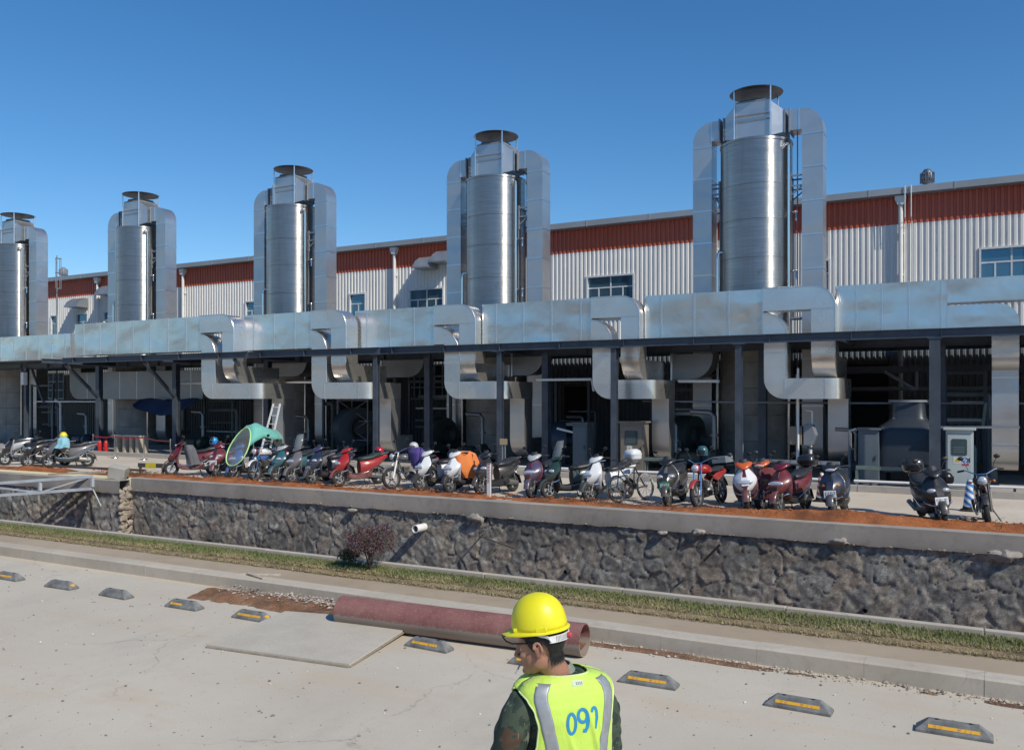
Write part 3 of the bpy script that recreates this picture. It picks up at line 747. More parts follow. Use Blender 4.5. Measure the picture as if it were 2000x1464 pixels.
# rear duct in the shade, left
yf = 28.6; X = lambda p: PX(p, yf); root = empty('rear_duct', (X(136), yf, 2.8)); tag(root, 'shade-toned duct with an elbow under the gantry, behind the red belt barrier', 'duct')
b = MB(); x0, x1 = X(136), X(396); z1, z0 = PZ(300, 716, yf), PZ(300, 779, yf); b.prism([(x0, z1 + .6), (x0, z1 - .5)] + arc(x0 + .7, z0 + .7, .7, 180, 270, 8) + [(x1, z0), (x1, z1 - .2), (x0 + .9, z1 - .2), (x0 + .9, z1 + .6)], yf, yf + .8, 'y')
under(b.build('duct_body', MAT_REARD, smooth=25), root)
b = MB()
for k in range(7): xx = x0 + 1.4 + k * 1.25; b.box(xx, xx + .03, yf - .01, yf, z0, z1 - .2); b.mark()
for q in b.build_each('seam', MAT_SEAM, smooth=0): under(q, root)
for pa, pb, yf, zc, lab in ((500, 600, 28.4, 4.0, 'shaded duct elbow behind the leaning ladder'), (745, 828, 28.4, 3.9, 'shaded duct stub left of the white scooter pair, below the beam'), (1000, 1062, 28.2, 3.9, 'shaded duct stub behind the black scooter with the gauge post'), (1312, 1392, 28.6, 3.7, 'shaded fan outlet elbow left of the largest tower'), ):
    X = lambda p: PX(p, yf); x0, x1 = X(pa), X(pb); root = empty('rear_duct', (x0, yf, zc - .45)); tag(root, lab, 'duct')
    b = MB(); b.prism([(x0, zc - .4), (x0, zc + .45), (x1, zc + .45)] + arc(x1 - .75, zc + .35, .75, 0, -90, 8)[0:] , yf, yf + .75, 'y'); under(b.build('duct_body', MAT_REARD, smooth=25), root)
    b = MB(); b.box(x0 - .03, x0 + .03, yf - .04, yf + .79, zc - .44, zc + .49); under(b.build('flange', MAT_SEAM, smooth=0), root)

# ================================================================ steel gantry
def ibeam(b, a, c, h, w, tf=.016):
    a = Vector(a); c = Vector(c); up = Vector((0, 0, 1))
    b.bar(a + up * (h / 2 - tf / 2), c + up * (h / 2 - tf / 2), w, tf); b.bar(a - up * (h / 2 - tf / 2), c - up * (h / 2 - tf / 2), w, tf); b.bar(a, c, .012, h - 2 * tf)
def hcol(b, x, y, z0, z1, s=.2):
    b.box(x - s / 2, x + s / 2, y - s / 2, y - s / 2 + .016, z0, z1); b.box(x - s / 2, x + s / 2, y + s / 2 - .016, y + s / 2, z0, z1); b.box(x - .007, x + .007, y - s / 2 + .016, y + s / 2 - .016, z0, z1)
GB = 'beams of the steel gantry'; GCOL = 'columns of the steel gantry'
ZBM = 4.36
def beam(p0, p1, y, z, lab, h=.24, mat=None, absx=False):
    x0, x1 = (p0, p1) if absx else (PX(p0, y), PX(p1, y))
    b = MB(); ibeam(b, (x0, y, z), (x1, y, z), h, .16); x = x0 + .8
    while x < x1 - .2: b.box(x - .005, x + .005, y - .076, y - .008, z - h / 2 + .016, z + h / 2 - .016); x += 2.2
    o = b.build('gantry_beam', mat or MAT_STEEL, smooth=0); return tag(o, lab, 'beam', GB)
beam(-160, 122, 27.2, 4.30, 'front gantry beam at the left edge, under the plain duct')
beam(122, 484, 24.2, 4.31, 'projecting front gantry beam carried on slanting braces, left of the ladder')
beam(480, 742, 24.8, 4.34, 'front gantry beam between the leaning ladder and the scaffold'); b_ = beam(PX(732, 25.3), 12, 25.3, 4.36, 'long front gantry beam running from the scaffold to the right edge', absx=True)
beam(-160, 2300, 28.2, 4.30, 'rear gantry beam in the shade behind the front columns')
beam(1240, 2300, 31.8, 3.62, 'inner gantry beam in the shade behind the white cabinet')
beam(1240, 2300, 34.0, 3.0, 'pale rail beam on the dark wall behind the white cabinet', .14, MAT_STEELG)
for i, (px, yy) in enumerate(((122, 25.6), (300, 26.2), (480, 26.2), (950, 26.7), (1180, 26.9), (1640, 26.9))):
    xx = PX(px, 25.3) ; y0 = 24.3 if px < 490 else 25.42
    b = MB(); ibeam(b, (xx, y0, 4.34), (xx, 28.1, 4.34), .2, .12)
    tag(b.build('cross_beam', MAT_STEEL, smooth=0), ['cross beam at the left end of the projecting gantry beam', 'cross beam above the red belt barrier', 'cross beam above the leaning ladder', 'cross beam above the black scooter at the gauge post', 'cross beam above the white top-box scooter', 'cross beam right of the largest swan neck'][i], 'beam', 'cross beams of the gantry')
colx = [(52, 27.2, 'front gantry column at the far left behind the parked scooters'), (735, 25.3, 'front gantry column right behind the red scooter'), (977, 25.3, 'front gantry column behind the gauge post'),
        (1200, 25.3, 'front gantry column beside the brown cabinet'), (1443, 25.3, 'front gantry column in front of the largest tower'), (1826, 25.3, 'thick front gantry column left of the white cabinet')]
for px, y, lab in colx:
    x = PX(px, y); b = MB(); hcol(b, x, y, ZF, 4.23, .18 if px < 1800 else .26); b.box(x - .2, x + .2, y - .2, y + .2, ZF, ZF + .02); b.box(x - .17, x + .17, y - .15, y + .15, 4.215, 4.235)
    tag(b.build('gantry_column', MAT_STEEL, smooth=0), lab, 'column', GCOL)
for px, y, lab in ((194, 26.9, 'shaded rear column carrying the first slanting brace, left of the fire extinguishers'), (344, 26.9, 'shaded rear column behind the maroon scooter with the grey cover'), (523, 26.9, 'shaded rear column beside the leaning ladder'),
                   (837, 27.2, 'shaded rear column behind the white scooter'), (1067, 27.2, 'shaded rear column behind the windscreen scooter'), (1490, 28.2, 'shaded rear column right of the largest tower'), (1838, 28.2, 'shaded rear column behind the white cabinet')):
    x = PX(px, y); b = MB(); hcol(b, x, y, ZF, 4.2, .24); b.box(x - .24, x + .24, y - .24, y + .24, ZF, ZF + .02); tag(b.build('gantry_column', MAT_STEEL, smooth=0), lab, 'column', GCOL)
for (a, c, lab) in (((128, 24.3), (190, 26.8), 'slanting brace at the left end of the projecting beam'), ((282, 24.3), (340, 26.8), 'slanting brace behind the red belt barrier'), ((458, 24.3), (517, 26.8), 'slanting brace above the leaning ladder')):
    b = MB(); b.bar((PX(a[0], a[1]), a[1], 4.16), (PX(c[0], c[1]), c[1], 2.75), .11, .13); tag(b.build('gantry_brace', MAT_STEEL, smooth=0), lab, 'brace', 'slanting braces of the gantry')
for (a, c, lab) in (((62, 27.4), (86, 27.4), 'thin brace from the far left column to its beam'),):
    b = MB(); b.bar((PX(a[0], a[1]), a[1], 4.2), (PX(c[0], c[1]), c[1], 2.4), .08, .08); tag(b.build('gantry_brace', MAT_STEEL, smooth=0), lab, 'brace', 'slanting braces of the gantry')
b = MB(); b.bar((PX(1728, 31.6), 31.6, 3.55), (PX(1788, 31.6), 31.6, 2.95), .1, .1); b.bar((PX(1791, 31.6), 31.6, 3.55), (PX(1791, 31.6), 31.6, 2.95), .08, .08); tag(b.build('gantry_brace', MAT_STEELG, smooth=0), 'grey diagonal brace on the dark rear wall above the dark tank', 'brace', 'slanting braces of the gantry')
# canopy sheet shading the machinery
b = MB(); b.box(-75, 33, 26.2, 36.85, 4.505, 4.525); c_ = b.build('canopy_roof', M('canopy_sheet', (.14, .15, .16), .6), smooth=0); tag(c_, 'flat dark canopy sheet over the machinery behind the gantry beams', 'canopy')
# long thin pipe across at fan height
b = MB(); b.tube([(PX(1255, 27.9), 27.9, PZ(1255, 783, 27.9)), (PX(1640, 27.9), 27.9, PZ(1640, 787, 27.9)), (6, 27.9, 2.52)], .03, 8); tag(b.build('long_pipe', MAT_STEELG), 'thin horizontal pipe crossing behind the columns from brown to white cabinet', 'pipe')
# ================================================================ two-wheelers
def paint(name, c, metal=.0):
    t = NT('paint_' + name); o = t.rcoord(); n = t.noise(5, 5, .65, o); f = t.noise(30, 4, .7, o)
    s = t.new('ShaderNodeSeparateXYZ'); t.link(t.coord(), s.inputs[0])
    lo = t.new('ShaderNodeMapRange'); lo.inputs['From Min'].default_value = .75; lo.inputs['From Max'].default_value = .2; lo.inputs['To Max'].default_value = .42; t.link(s.outputs['Z'], lo.inputs['Value'])
    a = t.new('ShaderNodeMath'); a.operation = 'MULTIPLY'; t.link(lo.outputs[0], a.inputs[0]); t.link(t.ramp(n.outputs['Fac'], [(.3, (.25, .25, .25)), (.65, (1, 1, 1))]), a.inputs[1])
    base = t.mix(t.ramp(f.outputs['Fac'], [(.62, (0, 0, 0)), (.72, (.25, .25, .25))]), tuple(c), (.30, .26, .21))
    t.col(t.mix(a.outputs[0], base, (.30, .25, .195)))
    r = t.new('ShaderNodeMapRange'); r.inputs['To Min'].default_value = .20; r.inputs['To Max'].default_value = .5; t.link(n.outputs['Fac'], r.inputs['Value']); t.link(r.outputs[0], t.b.inputs['Roughness'])
    t.set(Coat_Weight=.35, Metallic=metal); t.b.inputs['Coat Roughness'].default_value = .12; return t.mat
MAT_RUB = M('tyre_rubber', (.028, .027, .026), .85, 0, .35, 12)
MAT_BLKP = M('black_plastic', (.028, .028, .03), .5, 0, .2, 8)
MAT_SEATB = M('black_vinyl', (.03, .03, .033), .42, 0, .25, 9)
MAT_RIM = M('alloy_rim', (.42, .42, .41), .4, .7, .2, 9)
MAT_ENG = M('engine_alloy', (.25, .245, .235), .5, .7, .3, 14)
t = NT('lamp_glass'); t.col((.75, .77, .8)); t.set(Roughness=.08, Metallic=.55); MAT_LAMP = t.mat
MAT_REDL = M('red_lens', (.35, .01, .012), .15, 0, .1, 8, 0, 0, .5); MAT_AMB = M('amber_lens', (.5, .16, .01), .2)
def clear_mat(name, c, alpha, rough=.12):
    t = NT(name); t.col(c); t.set(Roughness=rough, Alpha=alpha); return t.mat
MAT_SCREEN = clear_mat('dusty_windscreen', (.30, .33, .34), .42)
MAT_PLW = M('white_plate', (.72, .72, .74), .5); MAT_PLG = M('green_plate', (.02, .22, .13), .5); MAT_PLB = M('blue_plate', (.04, .10, .16), .5)
MAT_INK = M('dark_ink', (.05, .05, .08), .6); MAT_INKW = M('white_ink', (.7, .72, .7), .6)
def sl(c, ax, hw, hh, n=14, p=2.5):
    out = []
    for k in range(n):
        a = 2 * PI * k / n; ca, sa = math.cos(a), math.sin(a)
        u = hw * math.copysign(abs(ca) ** (2 / p), ca); v = hh * math.copysign(abs(sa) ** (2 / p), sa)
        if ax == 'x': out.append((c[0], c[1] + u, c[2] + v))
        elif ax == 'z': out.append((c[0] + v, c[1] + u, c[2]))
    return out
def wheel(root, x, R, r, spokes=5, wire=False, hub=.05):
    b = MB(); b.lathe([(R - r + r * math.cos(a) * 1.0, r * 1.15 * math.sin(a)) for a in [2 * PI * k / 10 for k in range(10)]], 28, (x, 0, R), 'y', True)
    w = b.build('wheel', MAT_RUB, root, smooth=50)
    b = MB(); ri = R - 1.75 * r
    b.lathe([(ri + .02, -.028), (ri + .02, .028), (ri - .012, .022), (ri - .012, -.022)], 24, (x, 0, R), 'y', True)
    b.lathe([(0, -.05), (hub, -.05), (hub, .05), (0, .05)], 12, (x, 0, R), 'y')
    n = 18 if wire else spokes
    for k in range(n):
        a = 2 * PI * k / n + .2; d = Vector((math.cos(a), 0, math.sin(a))); c = Vector((x, 0, R))
        if wire: b.tube([c + d * hub + Vector((0, .03 * (1 if k % 2 else -1), 0)), c + d * ri], .004, 4, False)
        else: b.bar(c + d * hub * .8, c + d * ri, .03, .045, (0, 1, 0))
    b.build('rim', MAT_RIM if not wire else MAT_CHROME, w, smooth=40)
    return w
def fender(root, x, R, a0, a1, wd, mat, name='fender', dr=.035):
    b = MB(); secs = []
    for k in range(11):
        a = math.radians(a0 + (a1 - a0) * k / 10); d = Vector((math.cos(a), 0, math.sin(a))); c = Vector((x, 0, R))
        q = []
        for y, e in ((-1, 0), (-.85, .02), (-.4, .035), (.4, .035), (.85, .02), (1, 0), (.8, .005), (-.8, .005)): q.append(c + d * (R + dr - .012 + e * .8) + Vector((0, y * wd / 2, 0)))
        secs.append(q)
    b.loft(secs); return b.build(name, mat, root, smooth=50)
GLY = {'0': [[(0, 0), (1, 0), (1, 2), (0, 2), (0, 0)]], '1': [[(.5, 0), (.5, 2)]], '2': [[(0, 2), (1, 2), (1, 1), (0, 1), (0, 0), (1, 0)]], '4': [[(0, 2), (0, 1), (1, 1)], [(1, 2), (1, 0)]],
       '6': [[(1, 2), (0, 2), (0, 0), (1, 0), (1, 1), (0, 1)]], '7': [[(0, 2), (1, 2), (.4, 0)]], '8': [[(0, 0), (1, 0), (1, 2), (0, 2), (0, 0)], [(0, 1), (1, 1)]], 'F': [[(1, 2), (0, 2), (0, 0)], [(0, 1), (.8, 1)]],
       'P': [[(0, 0), (0, 2), (1, 2), (1, 1), (0, 1)]], '3': [[(0, 2), (1, 2), (1, 0), (0, 0)], [(.2, 1), (1, 1)]], '5': [[(1, 2), (0, 2), (0, 1), (1, 1), (1, 0), (0, 0)]], '9': [[(1, 1), (0, 1), (0, 2), (1, 2), (1, 0), (0, 0)]]}
def plate(root, c, w, h, mat, ink, text, nx=1, tilt=0.0):
    """small number plate facing +x (nx=1) or -x"""
    Rm = Matrix.Translation(c) @ Matrix.Rotation(tilt, 4, 'Y')
    b = MB(); b.m = Rm; b.box(-.004, .004, -w / 2, w / 2, -h / 2, h / 2); p = b.build('number_plate', mat, root, smooth=0)
    b = MB(); b.m = Rm; n = len(text); cw = w * .86 / n; gh = h * .5
    for i, ch in enumerate(text):
        y0 = nx * (-1) * 0 + (w * .43 - cw * (i + .12)) * nx
        for st in GLY.get(ch, []):
            pts = [Vector((nx * .0055, y0 - nx * u * cw * .62, -gh / 2 + v * gh / 2)) for u, v in st]
            for q in range(len(pts) - 1): b.bar(pts[q], pts[q + 1], cw * .17, .003, (1, 0, 0))
    b.build('lettering', ink, p, smooth=0); return p
def mirrors(root, x, y, z, up=.17, out=.1, mat=None):
    for s in (-1, 1):
        b = MB(); b.tube([(x, s * y, z), (x + .01, s * (y + out * .5), z + up * .7), (x - .02, s * (y + out), z + up)], .007, 6)
        m = b.build('mirror', MAT_BLKP, root); b = MB(); b.ell((x - .02, s * (y + out), z + up + .03), (.022, .058, .042), 10, 7); b.build('mirror_head', mat or MAT_BLKP, m)
def scooter(name, body, trim=None, seat=None, cowl=None, lights='apron', screen=False, box=None, pl=None, rear=True, belly=None):
    trim = trim or MAT_BLKP; seat = seat or MAT_SEATB; cowl = cowl or body; belly = belly or MAT_BLKP
    root = empty(name)
    wheel(root, .62, .225, .05, 5); wheel(root, -.60, .225, .052, 5)
    fender(root, .62, .225, 5, 150, .14, belly if body in (P['white'], P['silver']) else body, 'front_fender')
    b = MB()
    for s in (-1, 1): b.tube([(.62, s * .075, .225), (.50, s * .07, .56)], .022, 8)
    b.bar((.50, -.08, .55), (.50, .08, .55), .06, .04); b.build('fork', MAT_ENG, root)
    # front apron
    S = [(.37, .575, .045, .04), (.41, .595, .10, .07), (.47, .605, .165, .095), (.56, .59, .225, .105), (.63, .555, .25, .10), (.70, .51, .235, .09), (.79, .455, .165, .07), (.87, .41, .10, .05), (.92, .39, .07, .035)]
    def wedge(x, z, w_, d_):
        q = []
        for k in range(18):
            a = 2 * PI * k / 18; ca, sa = math.cos(a), math.sin(a); y = w_ * math.copysign(abs(ca) ** .75, ca); u = abs(y) / w_
            q.append((x + (d_ * (1.35 - .95 * u ** 1.4) * abs(sa) ** .8 if sa > 0 else -d_ * .5 * abs(sa) ** .8) - .10 * u * u * (w_ / .235), y, z + .02 * u))
        return q
    b = MB(); b.loft([wedge(x, z, w_, d_) for z, x, w_, d_ in S]); b.build('front_apron', body, root, smooth=26)
    def band(z0, z1, f, off):
        q = []
        for k in range(6):
            z = z0 + (z1 - z0) * k / 5; i = max(j for j in range(len(S) - 1) if S[j][0] <= z + 1e-6); u = (z - S[i][0]) / (S[i + 1][0] - S[i][0]); x, w_, d_ = [S[i][j] + (S[i + 1][j] - S[i][j]) * u for j in (1, 2, 3)]
            full = wedge(x, z, w_, d_)[0:10]; q.append([(p[0] + off - (.0 if 0 < m < 9 else off), p[1] * f(z), p[2]) for m, p in enumerate(full)])
        return q
    b = MB(); b.loft(band(.40, .555, lambda z: .35 + (z - .40) * 3.6, .012), False, False); b.loft(band(.73, .90, lambda z: .62, .010), False, False); b.build('front_insert', trim if trim is not body else MAT_BLKP, root, smooth=30, fixn=False)
    b = MB(); b.grid(lambda u, v: (.445 - .10 * v - .05 * (2 * u - 1) ** 2, (2 * u - 1) * (.12 - .045 * v), .965 + .13 * v), 8, 3); b.build('fly_screen', MAT_BLKP, root, fixn=False)
    b = MB(); S2 = [(.22, .36, .12), (.30, .42, .21), (.42, .45, .25), (.55, .44, .262), (.70, .40, .245), (.82, .36, .185), (.90, .335, .11)]
    b.loft([sl((x, 0, z), 'z', w_, .035) for z, x, w_ in S2]); b.build('leg_shield', trim, root, smooth=45)
    # edge bead under the apron
    b = MB(); b.tube([(.44, -.23, .46), (.52, -.235, .42), (.65, -.15, .385), (.715, 0, .375), (.65, .15, .385), (.52, .235, .42), (.44, .23, .46)], .013, 7); b.build('apron_trim', MAT_CHROME, root)
    # floor and belly
    b = MB(); b.loft([sl((x, 0, z), 'x', w_, h_, 14, 4) for x, z, w_, h_ in ((.45, .33, .17, .08), (.30, .265, .20, .08), (.05, .25, .205, .085), (-.15, .28, .195, .11), (-.34, .34, .15, .11))]); b.build('floorboard', belly, root, smooth=45)
    b = MB()
    for s in (-1, 1): b.tube([(.43, s * .17, .36), (.28, s * .185, .315), (.02, s * .188, .305), (-.18, s * .185, .36), (-.5, s * .185, .50), (-.78, s * .11, .66)], .011, 6)
    b.build('side_trim', MAT_CHROME, root)
    # rear bodywork
    b = MB(); b.loft([sl((x, 0, z), 'x', w_, h_) for x, z, w_, h_ in ((-.01, .50, .11, .18), (-.10, .505, .16, .20), (-.25, .53, .20, .185), (-.45, .585, .205, .155), (-.62, .655, .175, .12), (-.78, .73, .115, .075), (-.92, .79, .05, .03))]); b.build('rear_body', body, root, smooth=45)
    b = MB()
    for s in (-1, 1): b.loft([sl((x, s * y, z), 'x', .012, h_, 8) for x, z, y, h_ in ((-.18, .50, .158, .02), (-.35, .54, .182, .05), (-.55, .62, .168, .045), (-.74, .69, .122, .015))])
    b.build('side_flash', trim if trim is not body else MAT_RIM, root, smooth=45)
    b = MB(); b.loft([sl((x, 0, z), 'x', w_, h_) for x, z, w_, h_ in ((.02, .70, .07, .04), (-.06, .715, .14, .065), (-.2, .725, .18, .07), (-.38, .745, .185, .075), (-.48, .79, .18, .08), (-.66, .82, .15, .07), (-.80, .85, .08, .035))]); b.build('seat', seat, root, smooth=50)
    # handlebar cowl, bars, grips
    b = MB(); b.loft([sl((x, 0, z), 'x', w_, h_) for x, z, w_, h_ in ((.52, .90, .03, .015), (.48, .925, .09, .035), (.40, .965, .16, .055), (.32, .995, .19, .05), (.25, 1.01, .16, .035), (.20, 1.02, .10, .02))]); b.build('handlebar_cowl', cowl, root, smooth=45)
    b = MB(); b.tube([(.22, -.35, .985), (.27, -.24, .99), (.33, -.1, .985), (.33, .1, .985), (.27, .24, .99), (.22, .35, .985)], .014, 8); hb = b.build('handlebar', MAT_BLKP, root)
    b = MB()
    for s in (-1, 1): b.tube([(.225, s * .345, .985), (.265, s * .245, .99)], .02, 8)
    for s in (-1, 1): b.tube([(.31, s * .20, .985), (.315, s * .30, .98), (.27, s * .36, .975)], .007, 5)
    b.build('grips', MAT_RUB, hb)
    mirrors(root, .30, .17, 1.01)
    # lamps
    if lights == 'apron':
        for s in (-1, 1):
            b = MB(); b.ell((.60, s * .125, .655), (.055, .085, .045), 12, 8, Matrix.Rotation(s * .35, 3, 'Z') @ Matrix.Rotation(-.3, 3, 'Y')); b.build('headlight', MAT_LAMP, root)
    elif lights == 'centre':
        b = MB(); b.ell((.655, 0, .625), (.055, .165, .055), 16, 9, Matrix.Rotation(-.3, 3, 'Y')); b.build('headlight', MAT_LAMP, root)
    else:
        b = MB(); b.ell((.485, 0, .935), (.045, .10, .035), 14, 9); b.build('headlight', MAT_LAMP, root)
        for s in (-1, 1):
            b = MB(); b.ell((.60, s * .13, .63), (.035, .06, .025), 10, 6, Matrix.Rotation(s * .4, 3, 'Z')); b.build('turn_signal', MAT_AMB, root)
    b = MB(); b.ell((-.885, 0, .745), (.04, .075, .035), 12, 7); b.build('tail_light', MAT_REDL, root)
    # engine, swing arm, stand, rear mudguard
    b = MB(); b.loft([sl((x, .08, z), 'x', .05, h_, 10, 3) for x, z, h_ in ((-.25, .27, .06), (-.4, .26, .075), (-.62, .235, .07), (-.70, .235, .04))]); b.ell((-.60, -.09, .225), (.10, .035, .10), 14, 8)
    for s in (-1, 1): b.tube([(-.60, s * .11, .25), (-.52, s * .12, .56)], .024, 8)
    b.tube([(-.25, -.12, .20), (-.5, -.14, .19), (-.85, -.15, .30)], [.02, .045, .05], 10)
    b.build('engine_unit', MAT_ENG, root, smooth=45)
    fender(root, -.60, .225, 35, 175, .12, MAT_BLKP, 'rear_fender', .05)
    b = MB(); b.bar((-.83, 0, .42), (-.90, 0, .20), .13, .008, (1, 0, 0)); b.build('mud_flap', MAT_RUB, root, smooth=0)
    b = MB(); b.tube([(-.2, -.12, .24), (-.28, -.15, .02)], .012, 6); b.tube([(-.2, .12, .24), (-.28, .15, .02)], .012, 6); b.tube([(-.28, -.15, .02), (-.28, .15, .02)], .012, 6); b.build('centre_stand', MAT_DARK, root)
    if rear:
        b = MB(); b.tube([(-.55, -.15, .80), (-.80, -.12, .86), (-.95, -.07, .87), (-.95, .07, .87), (-.80, .12, .86), (-.55, .15, .80)], .013, 7); b.build('grab_rail', MAT_CHROME, root)
    if screen:
        b = MB()
        for i in (0, 1): pass
        pr = [(.47, .93), (.44, 1.05), (.38, 1.22), (.31, 1.38)]
        secs = []
        for j, (x, z) in enumerate(pr):
            wv = [.15, .21, .20, .13][j]; secs.append([(x - .09 * (u * u), u * wv, z) for u in (-1, -.6, -.2, .2, .6, 1)])
        b.loft(secs, False, False); w_ = b.build('windscreen', MAT_SCREEN, root, fixn=False); so_ = w_.modifiers.new('thick', 'SOLIDIFY'); so_.thickness = .005
        b = MB(); edge = [secs[j][0] for j in range(4)] + secs[3][1:] + [secs[j][-1] for j in (2, 1, 0)]
        b.tube(edge, .008, 6); b.build('screen_edge', MAT_BLKP, w_)
    if box is not None:
        b = MB(); b.loft([sl((-.88, 0, z), 'z', w_, d_, 16, 3.2) for z, w_, d_ in ((.90, .15, .14), (.93, .19, .18), (1.02, .20, .19), (1.03, .205, .195), (1.12, .18, .17), (1.17, .10, .10))]); bx = b.build('top_box', box, root, smooth=45)
        b = MB(); b.ell((-1.065, 0, 1.0), (.02, .12, .03), 10, 6); b.build('reflector', MAT_REDL, bx)
    if pl: plate(root, (.735, 0, .475) if lights != 'centre' else (.73, 0, .46), .23, .14, pl[0], pl[1], pl[2], 1, -.12)
    return root
def motorbike(name, body, fork=MAT_CHROME, seat=None, shroud=None, rack=False):
    root = empty(name); seat = seat or MAT_SEATB
    wheel(root, .66, .29, .045, 5); wheel(root, -.62, .285, .055, 5)
    fender(root, .66, .29, 30, 150, .12, body, 'front_fender', .03)
    for s in (-1, 1):
        b = MB(); b.tube([(.66, s * .085, .29), (.55, s * .085, .62), (.44, s * .085, .95)], [.026, .024, .018], 8); b.build('fork', fork, root)
    b = MB()
    for s in (-1, 1):
        b.tube([(.42, 0, .82), (.36, s * .08, .45), (.25, s * .12, .25), (-.2, s * .12, .25), (-.35, s * .1, .55), (-.75, s * .11, .66)], .017, 7)
        b.tube([(-.62, s * .12, .285), (-.2, s * .12, .30)], .02, 7)
    b.tube([(.42, 0, .85), (0, 0, .72), (-.4, 0, .62)], .022, 8); b.build('frame', MAT_DARK, root)
    b = MB(); b.ell((.06, 0, .34), (.17, .12, .12), 12, 8)
    for k in range(6): b.box(.10, .30, -.085, .085, .42 + .025 * k, .432 + .025 * k)
    b.box(.13, .27, -.06, .06, .4, .58); b.build('engine', MAT_ENG, root)
    b = MB(); b.tube([(.27, -.06, .5), (.36, -.1, .3), (.2, -.15, .2), (-.25, -.16, .22), (-.85, -.17, .34)], [.02, .02, .02, .045, .05], 9); b.build('exhaust', MAT_CHROME, root)
    b = MB(); b.loft([sl((x, 0, z), 'x', w_, h_) for x, z, w_, h_ in ((.38, .80, .05, .05), (.30, .82, .13, .10), (.14, .82, .155, .11), (-.02, .79, .12, .085), (-.10, .765, .07, .05))]); b.build('fuel_tank', body, root, smooth=50)
    b = MB(); b.loft([sl((x, 0, z), 'x', w_, h_) for x, z, w_, h_ in ((-.05, .77, .08, .03), (-.15, .765, .12, .045), (-.4, .775, .14, .05), (-.65, .81, .13, .045), (-.80, .825, .08, .02))]); b.build('seat', seat, root, smooth=50)
    b = MB()
    for s in (-1, 1): b.loft([sl((x, s * y, z), 'x', .02, h_, 8) for x, z, y, h_ in ((-.08, .62, .10, .03), (-.25, .62, .12, .09), (-.42, .64, .12, .08), (-.85, .72, .08, .03))])
    b.build('side_cover', body, root, smooth=45)
    fender(root, -.62, .285, 40, 165, .14, MAT_BLKP, 'rear_fender', .06)
    b = MB(); b.ell((.56, 0, .86), (.085, .10, .10), 14, 9); h = b.build('headlight_shell', shroud or body, root)
    b = MB(); b.ell((.60, 0, .86), (.055, .085, .085), 14, 9); b.build('headlight', MAT_LAMP, h)
    b = MB(); b.tube([(.22, -.38, 1.03), (.30, -.25, 1.05), (.42, -.08, .97), (.42, .08, .97), (.30, .25, 1.05), (.22, .38, 1.03)], .012, 8); hb = b.build('handlebar', MAT_CHROME, root)
    b = MB()
    for s in (-1, 1): b.tube([(.22, s * .38, 1.03), (.28, s * .27, 1.048)], .019, 8)
    b.build('grips', MAT_RUB, hb); mirrors(root, .30, .2, 1.05, .2, .1)
    for s in (-1, 1):
        b = MB(); b.ell((.50, s * .19, .84), (.025, .03, .025), 9, 6); b.tube([(.5, s * .09, .84), (.5, s * .17, .84)], .008, 5); b.build('turn_signal', MAT_AMB, root)
        b = MB(); b.tube([(-.62, s * .13, .30), (-.48, s * .13, .62)], .028, 8); b.build('shock', MAT_CHROME, root)
    b = MB(); b.ell((-.88, 0, .74), (.035, .07, .045), 10, 7); b.build('tail_light', MAT_REDL, root)
    b = MB(); b.tube([(0, .12, .26), (-.05, .24, .02)], .012, 6); b.build('side_stand', MAT_DARK, root)
    if rack:
        b = MB(); b.box(-1.15, -.72, -.17, .17, .90, 1.05); b.build('rear_crate', MAT_STEELG, root, smooth=0, bevel=.01)
    return root
def drape(name, mat, secs, n=22, amp=.03, sc=7, seed=1.0, label=None, cat=None, parent=None):
    """cloth hanging over something: secs = (z, cx, cy, rx, ry)"""
    b = MB(); L = []
    m = 5
    full = []
    for i in range(len(secs) - 1):
        for k in range(m):
            f = k / m; full.append([a * (1 - f) + c * f for a, c in zip(secs[i], secs[i + 1])])
    full.append(list(secs[-1]))
    for j, (z, cx, cy, rx, ry) in enumerate(full):
        q = []
        dn = j / len(full)
        for k in range(n):
            a = 2 * PI * k / n; d = Vector((math.cos(a), math.sin(a), 0))
            f = 1 + (mnoise.noise(Vector((d.x * 2.6, d.y * 2.6, z * 1.2 + seed))) * .30 + math.sin(a * 7 + seed + z * 2) * .09) * (.25 + dn)
            zz = z + mnoise.noise(Vector((d.x * 3, d.y * 3, seed + 9))) * amp * (2 if j == len(full) - 1 else .6)
            q.append((cx + rx * d.x * f, cy + ry * d.y * f, zz))
        L.append(q)
    b.loft(L, False); z, cx, cy, rx, ry = full[0]
    top = len(b.v); b.add([(cx, cy, z + .02)], []); b.f += [(k, (k + 1) % n, top) for k in range(n)]
    o = b.build(name, mat, parent, smooth=60, fixn=False); s = o.modifiers.new('s', 'SUBSURF'); s.levels = 1; s.render_levels = 1
    return o
def place(o, px, y, yaw, lab, cat='scooter', group='two-wheelers parked along the ditch', lean=0.0):
    o.location = (PX(px, y), y, ZR); o.rotation_euler = (lean, 0, math.radians(yaw)); o.scale = (1.04, 1.06, 1.05); tag(o, lab, cat, group)
    bpy.context.view_layer.update(); return o
P = {k: paint(k, c) for k, c in dict(maroon=(.13, .012, .022), red=(.36, .018, .02), white=(.66, .67, .68), black=(.018, .018, .02), navy=(.015, .025, .055), grey=(.12, .12, .13), green=(.02, .05, .045), teal=(.02, .10, .13),
     purple=(.05, .04, .09), silver=(.38, .39, .40), orange=(.55, .10, .02), blue=(.02, .09, .30), darkred=(.10, .012, .016)).items()}
YS = 20.15
BK = []
def S(px, y, yaw, lab, **kw):
    nm = kw.pop('nm', 'scooter'); lean = kw.pop('lean', .10)
    o = scooter(nm, **kw); return place(o, px, y, yaw, lab, lean=lean)
